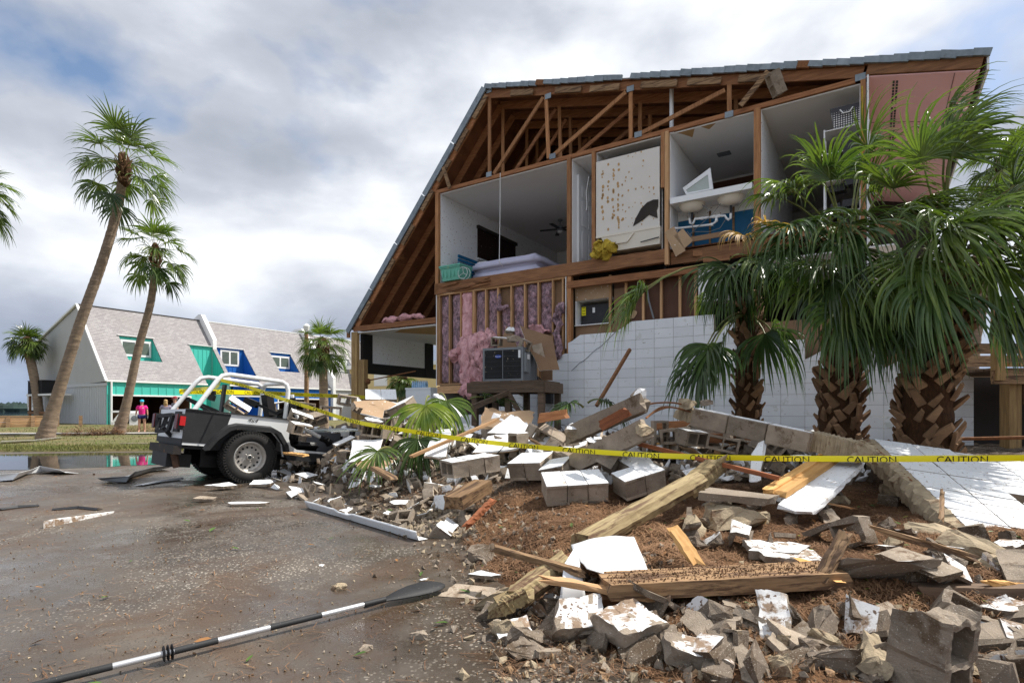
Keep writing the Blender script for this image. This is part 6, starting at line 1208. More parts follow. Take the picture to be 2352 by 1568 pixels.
# cluster of bare blocks with open cores
def cluster(lab, px, py, Y, cells, rot):
    p = P(px, py, Y); t = thing('joined_blocks', p, 0, lab, 'wall piece'); t.rotation_euler = tuple(R(a) for a in rot)
    for (x, y, z) in cells: o = link('block', PR['full'][random.randrange(2)], t, (x,y,z))
    return t
cluster('row of three bare blocks with open cores at the right end, left of the centre', 1080, 1068, 6.7, [(0,0,-.2),(0,0,0),(0,0,.2)], (-84,0,-62))
cluster('pair of joined blocks on the heap over the car hood, cores facing the lot', 860, 990, 9.3, [(0,0,0),(0,0,.2)], (-95,8,-12))
cluster('pair of joined blocks at the base of the car hood heap', 850, 975, 9.9, [(0,0,0),(.4,0,0)], (-85,-5,-25))
for a in [('fullg',800,920,(-80,8,30),11.0),('full',690,960,(-70,20,35),10.2),('fullg',725,962,(-60,-15,20),10.5),('broken',690,985,(-75,10,50),9.9),('full',905,940,(-60,10,-20),10.5),('fullg',760,945,(-95,5,12),11),('broken',830,935,(-40,20,40),10.6),('fullg',700,935,(-88,8,15),11.3),('full',655,932,(-85,-8,25),11.5),
    ('shard',855,965,(15,10,20),9.6),('plate',860,930,(35,0,10),10.4),('full',1238,1002,(-75,30,40),8.0),('half',1190,1010,(-85,0,-50),7.6),('full',1268,1005,(-65,28,-20),7.9),('full',1515,1000,(-80,90,10),7.5),('fullg',1550,1000,(-88,-6,-8),7.4),('full',1625,985,(-8,0,0),7.6),('shard',1605,975,(-85,0,5),7.7),
    ('full',1590,1005,(-80,5,30),7.2),('broken',1760,1030,(-70,30,30),7.0),('half',1775,1025,(-85,45,0),6.6),('full',1660,1020,(-95,12,-20),7.2),('broken',1400,1060,(-60,20,70),6.4),('shard',1410,1035,(40,15,80),6.6),('shard',1735,1070,(70,10,60),6.0),('gshard',1300,1040,(30,0,20),7.0),('broken',1700,1000,(-100,10,10),7.4)]:
    put(a[0], a[1], a[2], a[3], 1.0, a[4])
put('full', 545, 935, (-60,35,30), 1.0, 10.0, lab='white-faced cinder block lying inside the open car behind the seats', v=0)
put('fullg', 1782, 192, (20,62,20), 1.0, 9.9, lab='bare cinder block hanging from the low roof edge above the bathroom', v=0)
put('broken', 1150, 785, (-80,6,-20), 1.0, 12.3, lab='snapped block on the left of the air conditioner top'); put('chunk', 1178, 778, (10,0,20), 1.2, 12.2, lab='angular grey chunk on the middle of the air conditioner top'); put('half', 1206, 792, (-75,20,20), 1.1, 12.0, lab='white-faced half block on the right of the air conditioner top'); put('fullg', 1238, 815, (-20,75,-20), 1.1, 12.3, lab='bare block wedged upright right of the air conditioner'); put('chunk', 1170, 758, (40,0,20), 1.0, 12.6, lab='grey chunk propped behind the others over the air conditioner')
def sheet(name, lab, cat, pts3, th, m0, m1, n=6, amp=.01, seed=0):
    r = random.Random(seed); out = []
    for a, b_ in zip(pts3, pts3[1:]+pts3[:1]):
        for k in range(n): q = a.lerp(b_, k/n); out.append(q+Vector((r.uniform(-amp,amp), 0, r.uniform(-amp,amp))))
    nv = (pts3[1]-pts3[0]).cross(pts3[2]-pts3[0]).normalized()*th; 
    if nv.y < 0: nv = -nv
    m = MB(); m.prism(out, nv, 0, 1, 1); return make(name, m, [M_[m0], M_[m1]], label=lab, cat=cat)
sheet('drywall_sheet','brown drywall triangle standing behind the blocks on the air conditioner','drywall',[P(1142,812,12.7),P(1163,747,12.9),P(1185,785,12.7),P(1190,812,12.6)],.015,'drybrown','plaster',3,.01)
sheet('drywall_sheet','big brown drywall sheet slumped over the right of the air conditioner','drywall',[P(1193,748,12.5),P(1268,772,12.5),P(1284,850,12.1),P(1240,850,12.0),P(1215,800,12.2)],.015,'drybrown','plaster',4,.012)
sheet('drywall_sheet','torn brown and white drywall standing on edge below the air conditioner stand','drywall',[P(1102,985,9.6),P(1112,934,9.8),P(1165,945,9.7),P(1226,944,9.6),P(1218,985,9.4)],.015,'tandry','plaster',6,.02,3)
sheet('drywall_sheet','grey-white drywall piece leaning in front of the torn brown sheet','drywall',[P(1120,992,9.2),P(1172,952,9.4),P(1190,958,9.4),P(1218,978,9.2),P(1215,1000,9.0)],.015,'plaster','plaster',6,.015,4)
sheet('drywall_sheet','large white drywall sheet lying flat below the standing drywall','drywall',[P(1085,1040,7.7),P(1120,1000,8.6),P(1240,990,8.6),P(1225,1030,7.7)],.015,'plaster','tandry',6,.02,5)
sheet('drywall_sheet','tan drywall sheet lying on the mulch right of the car hood heap','drywall',[P(815,1062,8.3),P(870,1052,8.6),P(905,1058,8.3),P(880,1078,7.8),P(830,1080,7.8)],.015,'tandry','plaster',6,.02,6)
sheet('panelling_sheet','pale grooved wall panel leaning against the base of the car hood heap','panel',[P(800,1060,8.6),P(812,1010,9.2),P(880,1008,9.2),P(868,1052,8.6)],.02,'paint','conc',3,.01,7)
sheet('panelling_sheet','pale board leaning left of the long thin stick','panel',[P(975,1050,7.9),P(1000,985,8.5),P(1040,985,8.5),P(1025,1050,7.9)],.03,'paint','conc',3,.015,8)
sheet('tan_board','rust and tan board on top of the heap left of the corner post cluster','board',[P(828,948,9.9),P(845,926,10.3),P(882,935,10.2),P(880,962,9.8)],.02,'tandry','plaster',3,.01,9)
sheet('panelling_sheet','pointed white fragment standing up below the fallen painted beam','panel',[P(1720,1105,5.7),P(1725,1040,6.0),P(1752,1008,6.1),P(1760,1020,6.1),P(1745,1105,5.6)],.04,'paint','conc',3,.012,10)
sheet('panelling_sheet','pointed white fragment standing in front of the concrete beams','panel',[P(1440,1080,6.2),P(1437,1020,6.5),P(1447,1012,6.5),P(1500,1062,6.2),P(1480,1082,6.1)],.035,'paint','conc',3,.012,11)
# long members
def beam(name, lab, cat, a, b_, w_, t_, mt, up=(0,0,1), jag=.02, n=16, seed=0, mend=None, rnd_=False):
    r = random.Random(seed); a, b_ = Vector(a), Vector(b_); d = (b_-a); L_ = d.length; d.normalize(); u = Vector(up); y = u.cross(d).normalized(); z = d.cross(y); m = MB(); vs = []
    cs = [(-w_/2,-t_/2),(0,-t_/2),(w_/2,-t_/2),(w_/2,0),(w_/2,t_/2),(0,t_/2),(-w_/2,t_/2),(-w_/2,0)]
    if rnd_: cs = [(w_/2*math.cos(q*.785+3.9), t_/2*math.sin(q*.785+3.9)) for q in range(8)]
    for i in range(n+1):
        x = L_*i/n; 
        for k, (p_, q_) in enumerate(cs): xx = x+(r.uniform(-1,1)*jag*2.5 if i in (0,n) else 0); vs.append(a+d*xx+y*(p_+r.uniform(-1,1)*jag*.15)+z*(q_+r.uniform(-1,1)*jag*.15))
    fs = [(i*8+k,i*8+(k+1)%8,(i+1)*8+(k+1)%8,(i+1)*8+k) for i in range(n) for k in range(8)]; o = len(vs); vs += [a-d*jag, b_+d*jag]; fs += [(o,(k+1)%8,k) for k in range(8)]+[(o+1,n*8+k,n*8+(k+1)%8) for k in range(8)]
    M3 = Matrix((d,y,z)).transposed().to_4x4(); M3.translation = a; inv = M3.inverted(); m.add([inv @ v for v in vs], fs); ob = make(name, m, M_[mt], label=lab, cat=cat); ob.matrix_world = M3; return ob
beam('concrete_beam','upper of the two crossed concrete beams left of the fallen painted beam','beam',P(1308,1000,6.9),P(1478,925,6.3),.19,.20,'conc',seed=1)
beam('concrete_beam','lower of the two concrete beams, its broken end showing sandy mortar','beam',P(1325,1062,6.6),P(1484,985,6.1),.19,.21,'conc',seed=2)
put('sand', 1482, 988, (20,10,30), .75, 6.05, lab='sandy broken core in the end of the lower concrete beam'); put('chunk', 1466, 905, (80,0,20), .8, 6.35, lab='pointed concrete flake on the top end of the upper beam'); put('chunk', 1318, 985, (20,0,20), 1.2, 6.8, lab='chipped block at the left foot of the upper concrete beam')
beam('wood_block','short wood block with green paint nailed on the upper concrete beam','board',P(1385,975,6.2),P(1440,945,6.05),.04,.11,'redwood',seed=3)
# the fallen painted beam, four blocks and a broken core
a_, b_ = P(1597,957,6.75), P(1865,1015,5.85); d_ = (b_-a_).normalized(); y_ = Vector((0,0,1)).cross(d_).normalized(); z_ = d_.cross(y_)
t = thing('fallen_painted_beam', a_, 0, 'long white-topped block beam lying diagonally across the rubble', 'beam'); Lb = (b_-a_).length; nb = 3
for k in range(nb):
    bm = bmesh.new(); bmesh.ops.create_cube(bm, size=1, matrix=Matrix.Diagonal((Lb/nb-.012,.20,.21,1))); bmesh.ops.bevel(bm, geom=bm.edges[:], offset=.006, segments=2, affect='EDGES'); me = bpy.data.meshes.new('block'); bm.to_mesh(me); bm.free(); me.materials.append(M_['paint']); me.materials.append(M_['conc'])
    for f in me.polygons: f.material_index = 0 if f.normal.z > .5 else 1
    M3 = Matrix((d_,y_,z_)).transposed().to_4x4(); M3.translation = d_*(Lb*(k+.5)/nb)+Vector((0,0,ru(-.004,.004))); o = link('block', me, t); o.matrix_local = M3
m = MB(); m.bar((0,0,-.0), d_*(Lb-.02), .15, .16); make('grout_core', m, M_['mortar'], t)
beam('broken_grout_beam','broken sandy end of the fallen painted beam where it meets the wall panel','beam',P(1866,1012,5.95),P(1985,1040,5.6),.21,.20,'mortar',jag=.06,n=44,seed=5)
beam('broken_grout_beam','crumbled left end of the fallen painted beam holding the bent bars','beam',P(1560,945,6.95),P(1600,957,6.8),.16,.17,'mortar',jag=.05,n=16,seed=6)
put('sand', 1580, 928, (10,0,30), .8, 6.8, lab='pale mortar lump on the left end of the fallen painted beam'); put('chunk', 1622, 925, (0,0,20), .6, 6.7, lab='small grey block bit on top of the fallen painted beam'); put('sand', 1985, 1035, (30,0,60), 1.1, 5.6, lab='sandy lump at the corner of beam and wall panel')
for k, (pts, lb) in enumerate((([(1482,930,6.4),(1510,925,6.5),(1550,925,6.7),(1590,935,6.8)],'upper bent rusty bar between the concrete beams and the painted beam'),([(1484,960,6.2),(1505,945,6.4),(1540,935,6.6),(1585,945,6.8)],'lower bent rusty bar between the concrete beams and the painted beam'),([(1490,955,6.25),(1520,935,6.5),(1560,938,6.7),(1600,950,6.8)],'third bent bar just behind the lower one'))):
    m = MB(); m.tube(catm([P(*q) for q in pts], 8), .011, 6); make('bent_rebar', m, M_['rust'], label=lb, cat='rebar')
# the big fallen wall panel: every block a part
o_ = P(1985,1003,6.5); e2 = (P(2205,1218,4.62)-o_); L2 = e2.length; e2.normalize(); e1 = Vector((1,-.12,-.13)); e1 = (e1-e2*e1.dot(e2)).normalized(); e3 = e1.cross(e2); e3 = -e3 if e3.z < 0 else e3
t = thing('fallen_wall_panel', o_, 0, 'large slab of white painted block wall lying tilted at the right edge', 'wall panel'); rows = int(L2/.2)
def panel_part(cs, rs, off, tilt=0):
    for i in cs:
        for j in rs:
            w_ = .389; bm = bmesh.new(); bmesh.ops.create_cube(bm, size=1, matrix=Matrix.Diagonal((w_,.190,.19,1))); bmesh.ops.bevel(bm, geom=bm.edges[:], offset=.004, segments=1, affect='EDGES'); me = bpy.data.meshes.new('block'); bm.to_mesh(me); bm.free(); me.materials.append(M_['paint']); me.materials.append(M_['conc'])
            for f in me.polygons: f.material_index = 0 if f.normal.z > .3 else 1
            M3 = Matrix((e1, -e2 if (e1.cross(-e2)).dot(e3) > 0 else e2, e3)).transposed().to_4x4(); M3.translation = e1*(.2+.4*i+.10)+e2*(.1+.2*j)-e3*.1+off+e3*ru(-.003,.003); o = link('block', me, t); o.matrix_local = M3 @ Matrix.Rotation(R(tilt),4,'X')
panel_part(range(0,1), range(0,rows), Vector((0,0,0))); panel_part(range(1,2), range(0,max(4,rows-1)), Vector((0,0,0))); panel_part(range(2,6), range(0,5), Vector((0,0,-.02))); panel_part(range(2,4), range(5,8), Vector((.06,-.10,-.10)), 7); panel_part(range(4,6), range(5,8), Vector((.16,-.02,-.03)), -5); panel_part(range(3,6), range(8,9), Vector((.12,-.1,-.16)))
Mp_ = Matrix((e2, e1, e3)).transposed()
for k in range(3): m = MB(); m.tube([e1*(.03+.02*k)+e2*(.0+.1*k)-e3*(.03+.07*k), e1*(.06)+e2*(L2*.5)-e3*(.03+.075*k), e1*(.05)+e2*(L2-.15*k)-e3*(.05+.07*k)], .014, 6); make('reinforcing_bar', m, M_['rust'], t)
m = MB(); r_ = random.Random(3)
vs = []; nn_ = 70
for i in range(nn_+1):
    for (p_, q_) in ((.10,-.0),(0.0,-.02),(-.03,-.10),(.0,-.22),(.10,-.23)): vs.append(e2*(L2*1.03*i/nn_)+e1*(p_+(r_.uniform(-.022,.022)+.05*mn.noise(Vector((i*.25,q_*9,0))) if p_ < .1 else 0))+e3*(q_+r_.uniform(-.018,.006)))
m.add(vs, [(i*5+k,i*5+k+1,(i+1)*5+k+1,(i+1)*5+k) for i in range(nn_) for k in range(4)]); make('crumbled_mortar_edge', m, M_['mortar'], t)
put('sand', 2150, 1225, (10,15,10), (2.0,1.2,1.1), 4.55, lab='crumbled sandy concrete under the near corner of the fallen wall panel')
# timber
beam('treated_post','long yellowish treated post lying diagonally over the mulch','post',P(1335,1250,4.15),P(1598,1105,5.45),.19,.19,'postwood',jag=.03,n=20,seed=7,rnd_=True)
beam('treated_post','split upper piece of the long treated post, leaning up to the right','post',P(1585,1118,5.5),P(1648,1065,5.7),.18,.14,'postwood',jag=.05,seed=8)
beam('splintered_log','splintered lower log end poking out left of the curled white sheet','log',P(1185,1372,3.42),P(1300,1290,3.75),.17,.15,'postwood',jag=.03,n=18,seed=9,rnd_=True)
beam('splintered_log','split wood underneath the splintered log end','log',P(1140,1396,3.35),P(1210,1360,3.4),.12,.08,'postwood',jag=.05,seed=10)
beam('muddy_plank','wide muddy brown plank in the foreground right of the curled white sheet','plank',P(1390,1345,3.30),P(1917,1318,3.42),.27,.09,'oldwood',jag=.008,n=24,seed=11)
beam('muddy_plank','thin dark plank showing just below the wide muddy plank','plank',P(1300,1378,3.38),P(1905,1364,3.42),.12,.04,'beam',jag=.01,n=24,seed=12)
beam('dark_pole','dark damp timber running out of the right edge above the upright cinder block','post',P(2108,1362,3.35),P(2420,1366,3.2),.10,.10,'greywood',jag=.01,n=12,seed=13)
beam('muddy_stick','dirt-covered stick pointing at the curled white sheet from the left','stick',P(1140,1260,3.95),P(1335,1315,3.45),.05,.04,'oldwood',jag=.02,n=12,seed=14)
beam('orange_timber','left of the two fresh orange timber boards under the fallen painted beam','board',P(1762,1130,5.1),P(1905,1040,6.1),.10,.05,'newwood',jag=.012,seed=15); beam('orange_timber','right of the two fresh orange timber boards under the fallen painted beam','board',P(1790,1135,5.05),P(1925,1047,6.0),.12,.05,'newwood',jag=.012,seed=16)
beam('white_edge_panel','white painted panel edge running beside the orange timber boards','panel',P(1830,1170,4.8),P(1950,1060,5.9),.30,.05,'paint',jag=.04,seed=17)
beam('red_strip','long thin red-brown wood strip crossing under the caution tape','strip',P(1462,1018,6.4),P(1788,1098,5.2),.045,.04,'redwood',jag=.006,n=14,seed=18)
beam('pale_stick','long pale wood stick leaning out of the heap below the air conditioner','stick',P(945,1048,7.7),P(1142,964,8.6),.06,.04,'plate',jag=.01,n=12,seed=19)
beam('grey_post_piece','weathered post leaning left of the air conditioner stand','post',P(1062,945,11.2),P(1170,900,11.8),.10,.10,'greywood',jag=.03,seed=20); beam('grey_trim','grey metal trim leaning behind the yellow-green frond','trim',P(1060,955,9.3),P(1000,905,9.8),.12,.03,'whitemetal',seed=21)
beam('splinter_plank','torn plank end lying on the mulch by the painted shards','plank',P(905,1100,6.9),P(860,1075,7.3),.10,.05,'oldwood',jag=.01,seed=22); beam('splinter_plank','pale splintered branch beside the mulch edge','plank',P(1075,1205,5.4),P(1130,1150,5.7),.05,.05,'redwood',jag=.03,seed=23)
beam('muddy_beam','muddy timber end half buried in the mulch left of the three-block piece','beam',P(1040,1155,5.9),P(1110,1115,6.4),.22,.14,'oldwood',jag=.01,seed=24); beam('orange_scrap','orange splinters under the front of the crushed car','splinter',P(700,1045,9.0),P(660,1040,9.3),.14,.03,'newwood',jag=.03,seed=25)
for k, (a, c) in enumerate((((1500,978),(1700,972)),((1240,960),(1300,950)),((1620,1005),(1760,1010)))): beam('dark_joist', ['dark joist lying behind the blocks left of the painted beam','dark stick on the rubble below the wall','dark joist lying under the fallen painted beam'][k], 'joist', P(*a,7.9-.2*k), P(*c,7.9-.2*k), .08, .12, 'truss', seed=30+k)
rs_ = random.Random(77)
for k in range(30):
    px, py = rs_.uniform(640, 1990), rs_.uniform(985, 1090)
    if k > 19: px, py = rs_.uniform(1150, 2300), rs_.uniform(1130, 1420)
    p = hit(px, py); a = rs_.uniform(0, 3.14); L_ = rs_.uniform(.25,.8); q = Vector((math.cos(a)*L_, math.sin(a)*L_*.6, rs_.uniform(-.05,.22))); mt_ = rs_.choice(('oldwood','newwood','beam','redwood','plate','greywood')); cl = {'oldwood':'muddy brown','newwood':'fresh orange','beam':'dark brown','redwood':'reddish','plate':'pale','greywood':'dark weathered'}[mt_]
    o = beam('splintered_board', None, None, p+Vector((0,0,.10)), p+q+Vector((0,0,.10)), rs_.uniform(.03,.10), rs_.uniform(.015,.04), mt_, jag=.03, n=8, seed=k+60); q_ = cl+' splintered board '+land(px, py); tag(o, q_, 'board', q_); o['scat'] = 1
for k in range(9):
    px, py = rs_.uniform(700, 1950), rs_.uniform(985, 1060); put(rs_.choice(('plate','wplate')), px, py, (rs_.uniform(-35,35), rs_.uniform(-30,30), rs_.uniform(0,360)), rs_.uniform(.5,.9), None, .12)
for k in range(7): # loose wires
    px, py = rs_.uniform(1050, 1950), rs_.uniform(990, 1070); p = hit(px, py)+Vector((0,0,.12)); m = MB(); m.tube(catm([Vector((rs_.uniform(-.5,.5)*f, rs_.uniform(-.3,.3), rs_.uniform(0,.25)*math.sin(f*3.1))) for f in (0,.3,.6,.8,1)], 6), .006, 5); q_ = 'thin dark wire curling '+land(px, py); o = make('loose_wire', m, M_['dkmetal'], label=q_, cat='wire', group=q_, loc=p); o['scat'] = 1
# boulders and big foreground pieces
put('sand', 1690, 1190, (0,6,12), (1.9,1.3,1.35), 4.75, lab='big sandy masonry block beside the upper end of the treated post', v=0); put('gshard', 1690, 1140, (8,4,10), (2.3,1.6,1.6), 4.8, lab='curved grey block face lying on the big sandy masonry block')
put('sand', 2262, 1268, (8,28,-38), (2.0,1.15,1.1), 3.75, lab='long tan sandy boulder near the right edge', v=1)
put('shard', 1793, 1266, (4,0,0), (1.35,1.1,1.8), 3.95, lab='clean white rectangular slab behind the muddy plank', v=2)
put('chunkd', 2010, 1300, (0,0,10), (2.6,2.2,1.2), 3.45, lab='wide block slab buried under pine straw behind the dark timber', v=0)
def clean_slab(lab, px, py, Y, d, rot):
    bm = bmesh.new(); bmesh.ops.create_cube(bm, size=1, matrix=Matrix.Diagonal((*d,1))); bmesh.ops.subdivide_edges(bm, edges=bm.edges[:], cuts=9, use_grid_fill=True); sd = px*.13; sk = random.Random(int(px)); kx, ky = sk.uniform(-.25,.25), sk.uniform(-.25,.25)
    for v in bm.verts:
        x, y, z = v.co.x/d[0]*2, v.co.y/d[1]*2, v.co.z/d[2]*2; ed = sum(abs(abs(q)-1) < .01 for q in (x,y,z)); v.co.x += kx*d[1]*y*.5; v.co.y += ky*d[0]*x*.4; n_ = mn.noise_vector(v.co*16+Vector((sd,0,0))); v.co += n_*(.020 if abs(z) < .99 or ed > 1 else .003)
        if ed > 1: v.co *= 1-.05*abs(mn.noise(v.co*25))
    bm.normal_update()
    for f in bm.faces: c = f.calc_center_median(); f.material_index = 0 if f.normal.z > .6 and mn.noise(c*9+Vector((sd,3,1))) > -.28 else 1
    me = bpy.data.meshes.new('concrete_slab'); bm.to_mesh(me); bm.free(); me.materials.append(M_['paintd']); me.materials.append(M_['conc'])
    p = hit(px, py+12) if Y is None else P(px, py, Y); o = link('concrete_slab', me, None, p, tuple(R(a) for a in rot), label=lab, cat='slab'); o.location.z = max(o.location.z, terr(p.x, p.y)+d[2]*.45)
clean_slab('smooth white slab tilted at the edge of the mulch behind the muddy plank', 1800, 1270, 3.9, (.40,.32,.05), (8,2,2))
clean_slab('white-faced block lying below the curled white sheet, second from the left', 1445, 1435, 3.0, (.26,.24,.11), (14,-10,28)); clean_slab('white-faced block lying left of the tilted one below the curled white sheet', 1325, 1420, 3.15, (.26,.20,.13), (35,4,8)); clean_slab('long white flake standing below the dark plank', 1780, 1420, 3.0, (.15,.30,.07), (38,-8,-22)); clean_slab('white-edged slab at the bottom edge of the picture', 1600, 1505, 2.75, (.30,.16,.08), (6,8,-16)); clean_slab('pale grooved block piece at the bottom left of the rubble', 1178, 1462, 3.15, (.20,.14,.10), (18,-8,18))
# upright cinder block at the lower right, its top torn open
bm = bmesh.new(); me = hollow('upright_block', .40, 2, None, 77, .006, .20, .20, ('conc','conc')); bm.from_mesh(me); bmesh.ops.subdivide_edges(bm, edges=bm.edges[:], cuts=5, use_grid_fill=True)
for v in bm.verts:
    if v.co.x > .05: t_ = (v.co.x-.05)/.15; v.co.x -= t_*.05*abs(mn.noise(Vector((v.co.y*9,v.co.z*9,4))))*1.6+t_*.15*max(0,min(1,(v.co.z-.0)*9))*(1 if v.co.y > -.06 else .25)
    v.co += mn.noise_vector(v.co*30)*.007
me2 = bpy.data.meshes.new('upright_block'); bm.to_mesh(me2); bm.free(); me2.materials.append(M_['conc']); me2.materials.append(M_['conc'])
o = link('upright_cinder_block', me2, None, P(2138,1500,2.45), (0,R(-84),R(-64)), label='large upright cinder block with a torn top at the lower right corner', cat='block'); o.scale = (1.05,1.15,1.15)
# curled white sheet
m = MB(); n1, n2 = 14, 12; TL, TR, BR, BL = P(1312,1252,3.95), P(1456,1234,4.05), P(1500,1338,3.40), P(1345,1362,3.32); vs = []
for j in range(n2+1):
    for i in range(n1+1):
        u, v_ = i/n1, j/n2; p = TL.lerp(TR, u).lerp(BL.lerp(BR, u), v_); c_ = max(0, v_*1.1-.25)*max(0, 1-u*1.3); p += Vector((c_*.02, c_*.10, c_*.14+.03*math.sin(u*3.1)*(1-v_))); p.z += .012*mn.noise(Vector((u*3,v_*3,1))); vs.append(p)
m.add(vs, [(j*(n1+1)+i,j*(n1+1)+i+1,(j+1)*(n1+1)+i+1,(j+1)*(n1+1)+i) for j in range(n2) for i in range(n1)]); o = make('curled_sheet', m, M_['whitemetal'], smooth=80, label='curled white plastic sheet in the centre foreground', cat='sheet'); s_ = o.modifiers.new('th', 'SOLIDIFY'); s_.thickness = .006
m = MB(); a, b_, c = P(1345,1362,3.32), P(1285,1372,3.30), P(1322,1255,3.78); n1 = 8; vs = []
for i in range(n1+1):
    f = i/n1; vs += [b_.lerp(a, f)+Vector((0,0,-.02)), b_.lerp(a,f).lerp(c, .55)+Vector((-.03*(1-f),0,.02)), c.lerp(a, f*.15)]
m.add(vs, [(i*3+k,(i+1)*3+k,(i+1)*3+k+1,i*3+k+1) for i in range(n1) for k in range(2)]); o = make('curled_flap', m, M_['whitemetal'], smooth=80, label='grey underside flap folded up at the left of the curled white sheet', cat='sheet'); s_ = o.modifiers.new('th', 'SOLIDIFY'); s_.thickness = .005
# white metal flashing on the lot
m = MB(); A_, B_ = G(705,1166), G(962,1243); vs = []; n1 = 22; dd_ = (B_-A_).normalized(); sn = Vector((dd_.y,-dd_.x,0))
for i in range(n1+1):
    p = A_.lerp(B_, i/n1); k_ = .012*mn.noise(Vector((i*.6,0,0))); dn = .02*(abs(i-9)<2); vs += [p+Vector((0,0,.012))-sn*.10, p+Vector((0,0,.012))+sn*k_, p+sn*(.03+k_)+Vector((0,0,.085-dn)), p+sn*(.025+k_)+Vector((0,0,.10-dn))]
m.add(vs, [(i*4+k,(i+1)*4+k,(i+1)*4+k+1,i*4+k+1) for i in range(n1) for k in range(3)]); o = make('metal_flashing', m, M_['whitemetal'], smooth=30, label='long white metal flashing lying at the edge of the wet lot', cat='flashing'); s_ = o.modifiers.new('th', 'SOLIDIFY'); s_.thickness = .004
def strip(lab, pts, wd, h_, mt='whitemetal', z0=.0):
    m = MB(); C = [G(x, y, z0) for x, y in pts]; vs = []
    for i, p in enumerate(C):
        d = (C[min(i+1,len(C)-1)]-C[max(i-1,0)]).normalized(); s = Vector((d.y,-d.x,0)); k_ = ru(.7,1.2); vs += [p-s*wd*k_+Vector((0,0,.01)), p+Vector((0,0,.02+ru(0,.03))), p+s*wd*.3+Vector((0,0,h_*k_))]
    m.add(vs, [(i*3+k,(i+1)*3+k,(i+1)*3+k+1,i*3+k+1) for i in range(len(C)-1) for k in range(2)]); o = make('bent_metal_sheet', m, M_[mt], label=lab, cat='sheet metal'); s_ = o.modifiers.new('th', 'SOLIDIFY'); s_.thickness = .005
strip('bent white metal gutter lying in the puddle at the left edge', [(-30,1106),(30,1106),(62,1090),(100,1086),(150,1090)], .30, .14); strip('crumpled grey and white siding behind the rear of the wrecked car', [(232,1108),(290,1110),(300,1100),(345,1085),(388,1078)], .22, .12, 'grey'); strip('flat white siding piece behind the left rear tyre', [(325,1116),(370,1108),(420,1102)], .12, .02); strip('long white trim strip on the grass at the foot of the tall palm', [(0,1020),(70,1016),(95,1014),(137,1008)], .22, .10, 'whitemetal', .1); strip('dark shingle scrap on the grass verge', [(148,1032),(170,1028),(200,1030)], .3, .05, 'dkmetal', .05); strip('dark flat roofing scrap on the wet lot at the left', [(0,1172),(40,1166),(90,1162)], .10, .01, 'dkmetal'); strip('second dark roofing scrap lying in front of the first', [(120,1172),(180,1168),(225,1172)], .07, .01, 'dkmetal')
m = MB(); a = G(300,1026,.0); m.box((a.x+.6,a.y,.07),(1.8,.18,.13)); make('wheel_stop', m, M_['conc'], label='concrete wheel stop at the edge of the grass behind the car', cat='wheel stop')
m = MB(); A_, B_ = G(100,1213), G(243,1182); m.prism([A_+Vector((0,0,.0)), B_, B_+Vector((0,.02,.02)), A_+Vector((0,0,.075))], (0,.13,0)); make('wedge_fragment', m, [M_['paintd']], label='long wedge-shaped white and brown fragment alone on the left of the lot', cat='rubble')
for a in [('shard',510,1125,(8,4,20),1.35,.05,'broad white shard in front of the rear wheel'),('gshard',472,1152,(20,0,30),1.0,.04,'brown triangular shard left of the broad white one'),('shard',560,1162,(4,0,5),(1.6,.6,1),.03,'long grey-white sliver lying on the wet lot'),('sand',775,1353,(0,0,20),.42,.03,'tan stone alone on the lot above the paddle'),('chunk',975,1338,(0,0,60),.36,.03,'small pale stone left of the paddle blade'),('chunk',962,1468,(0,0,10),.42,.03,'white-topped stone below the paddle shaft'),('chunk',840,1495,(0,0,70),.32,.02,'small tan stone at the bottom below the paddle'),('chunkd',1105,1285,(0,0,5),1.0,.06,'squarish damp block piece at the edge of the mulch'),('gshard',1090,1362,(3,0,10),(1.6,1.9,.6),.0,'flat broken asphalt slab behind the paddle blade'),('shard',1118,1332,(4,0,10),.7,.06,'white painted patch on the flat slab behind the paddle blade'),('full',575,1088,(-88,0,6),1.0,.06,'cinder block with dark cores lying in front of the rear tyre'),('broken',640,1085,(-86,0,10),1.0,.06,'snapped cinder block right of the one at the rear tyre'),('shard',600,1118,(10,0,15),1.2,.05,'flat white shard in front of the cinder blocks at the tyre'),('shard',660,1095,(35,10,40),1.0,.08,'tilted white shard behind the snapped block'),('shard',700,1105,(25,0,15),1.1,.08,'bright white shard at the left end of the mulch')]:
    put(a[0], a[1], a[2], a[3], a[4], None, a[5], a[6])
put('chunk', 740, 1300, (0,0,0), .22, None, .01, 'tiny flat stone on the middle of the lot')
# paddle
A_, B_ = G(60,1578,.05), G(835,1388,.05); A_.z = .05; B_.z = .05; d_ = (B_-A_).normalized(); L_ = (B_-A_).length; t = thing('kayak_paddle', A_, 0, 'black and silver kayak paddle lying across the lower left foreground', 'paddle')
alum = mat('brushed_aluminium', (.62,.62,.63), .35, .15, 6, .1, 60, metal=.6, specks=((.2,.15,.1), 60, .7), objvar=0); bk = M_['jblack']
def seg(a, b_, r_, mt, nm='shaft'): m = MB(); m.tube([d_*a, d_*b_], r_, 16); make(nm, m, mt, t, smooth=50)
tpos = lambda px: (lambda q: (q-A_).dot(d_))(G(px, 1578+(px-60)*(1388-1578)/(775), .05))
x1, x2, x3, x4, x5, x6 = tpos(258), tpos(378), tpos(400), tpos(500), tpos(620), tpos(738)
seg(-.3, x1, .0165, bk, 'grip'); seg(x1, x2+.02, .0155, alum); seg(x2, x3+.0, .0145, alum); seg(x3, x4, .0170, bk, 'grip'); seg(x4, x5, .0155, alum); seg(x5, x6, .0165, bk, 'grip'); seg(x6, L_, .0155, alum)
m = MB(); M3 = Matrix((d_.cross(UPZ).normalized(), UPZ, d_)).transposed().to_4x4()
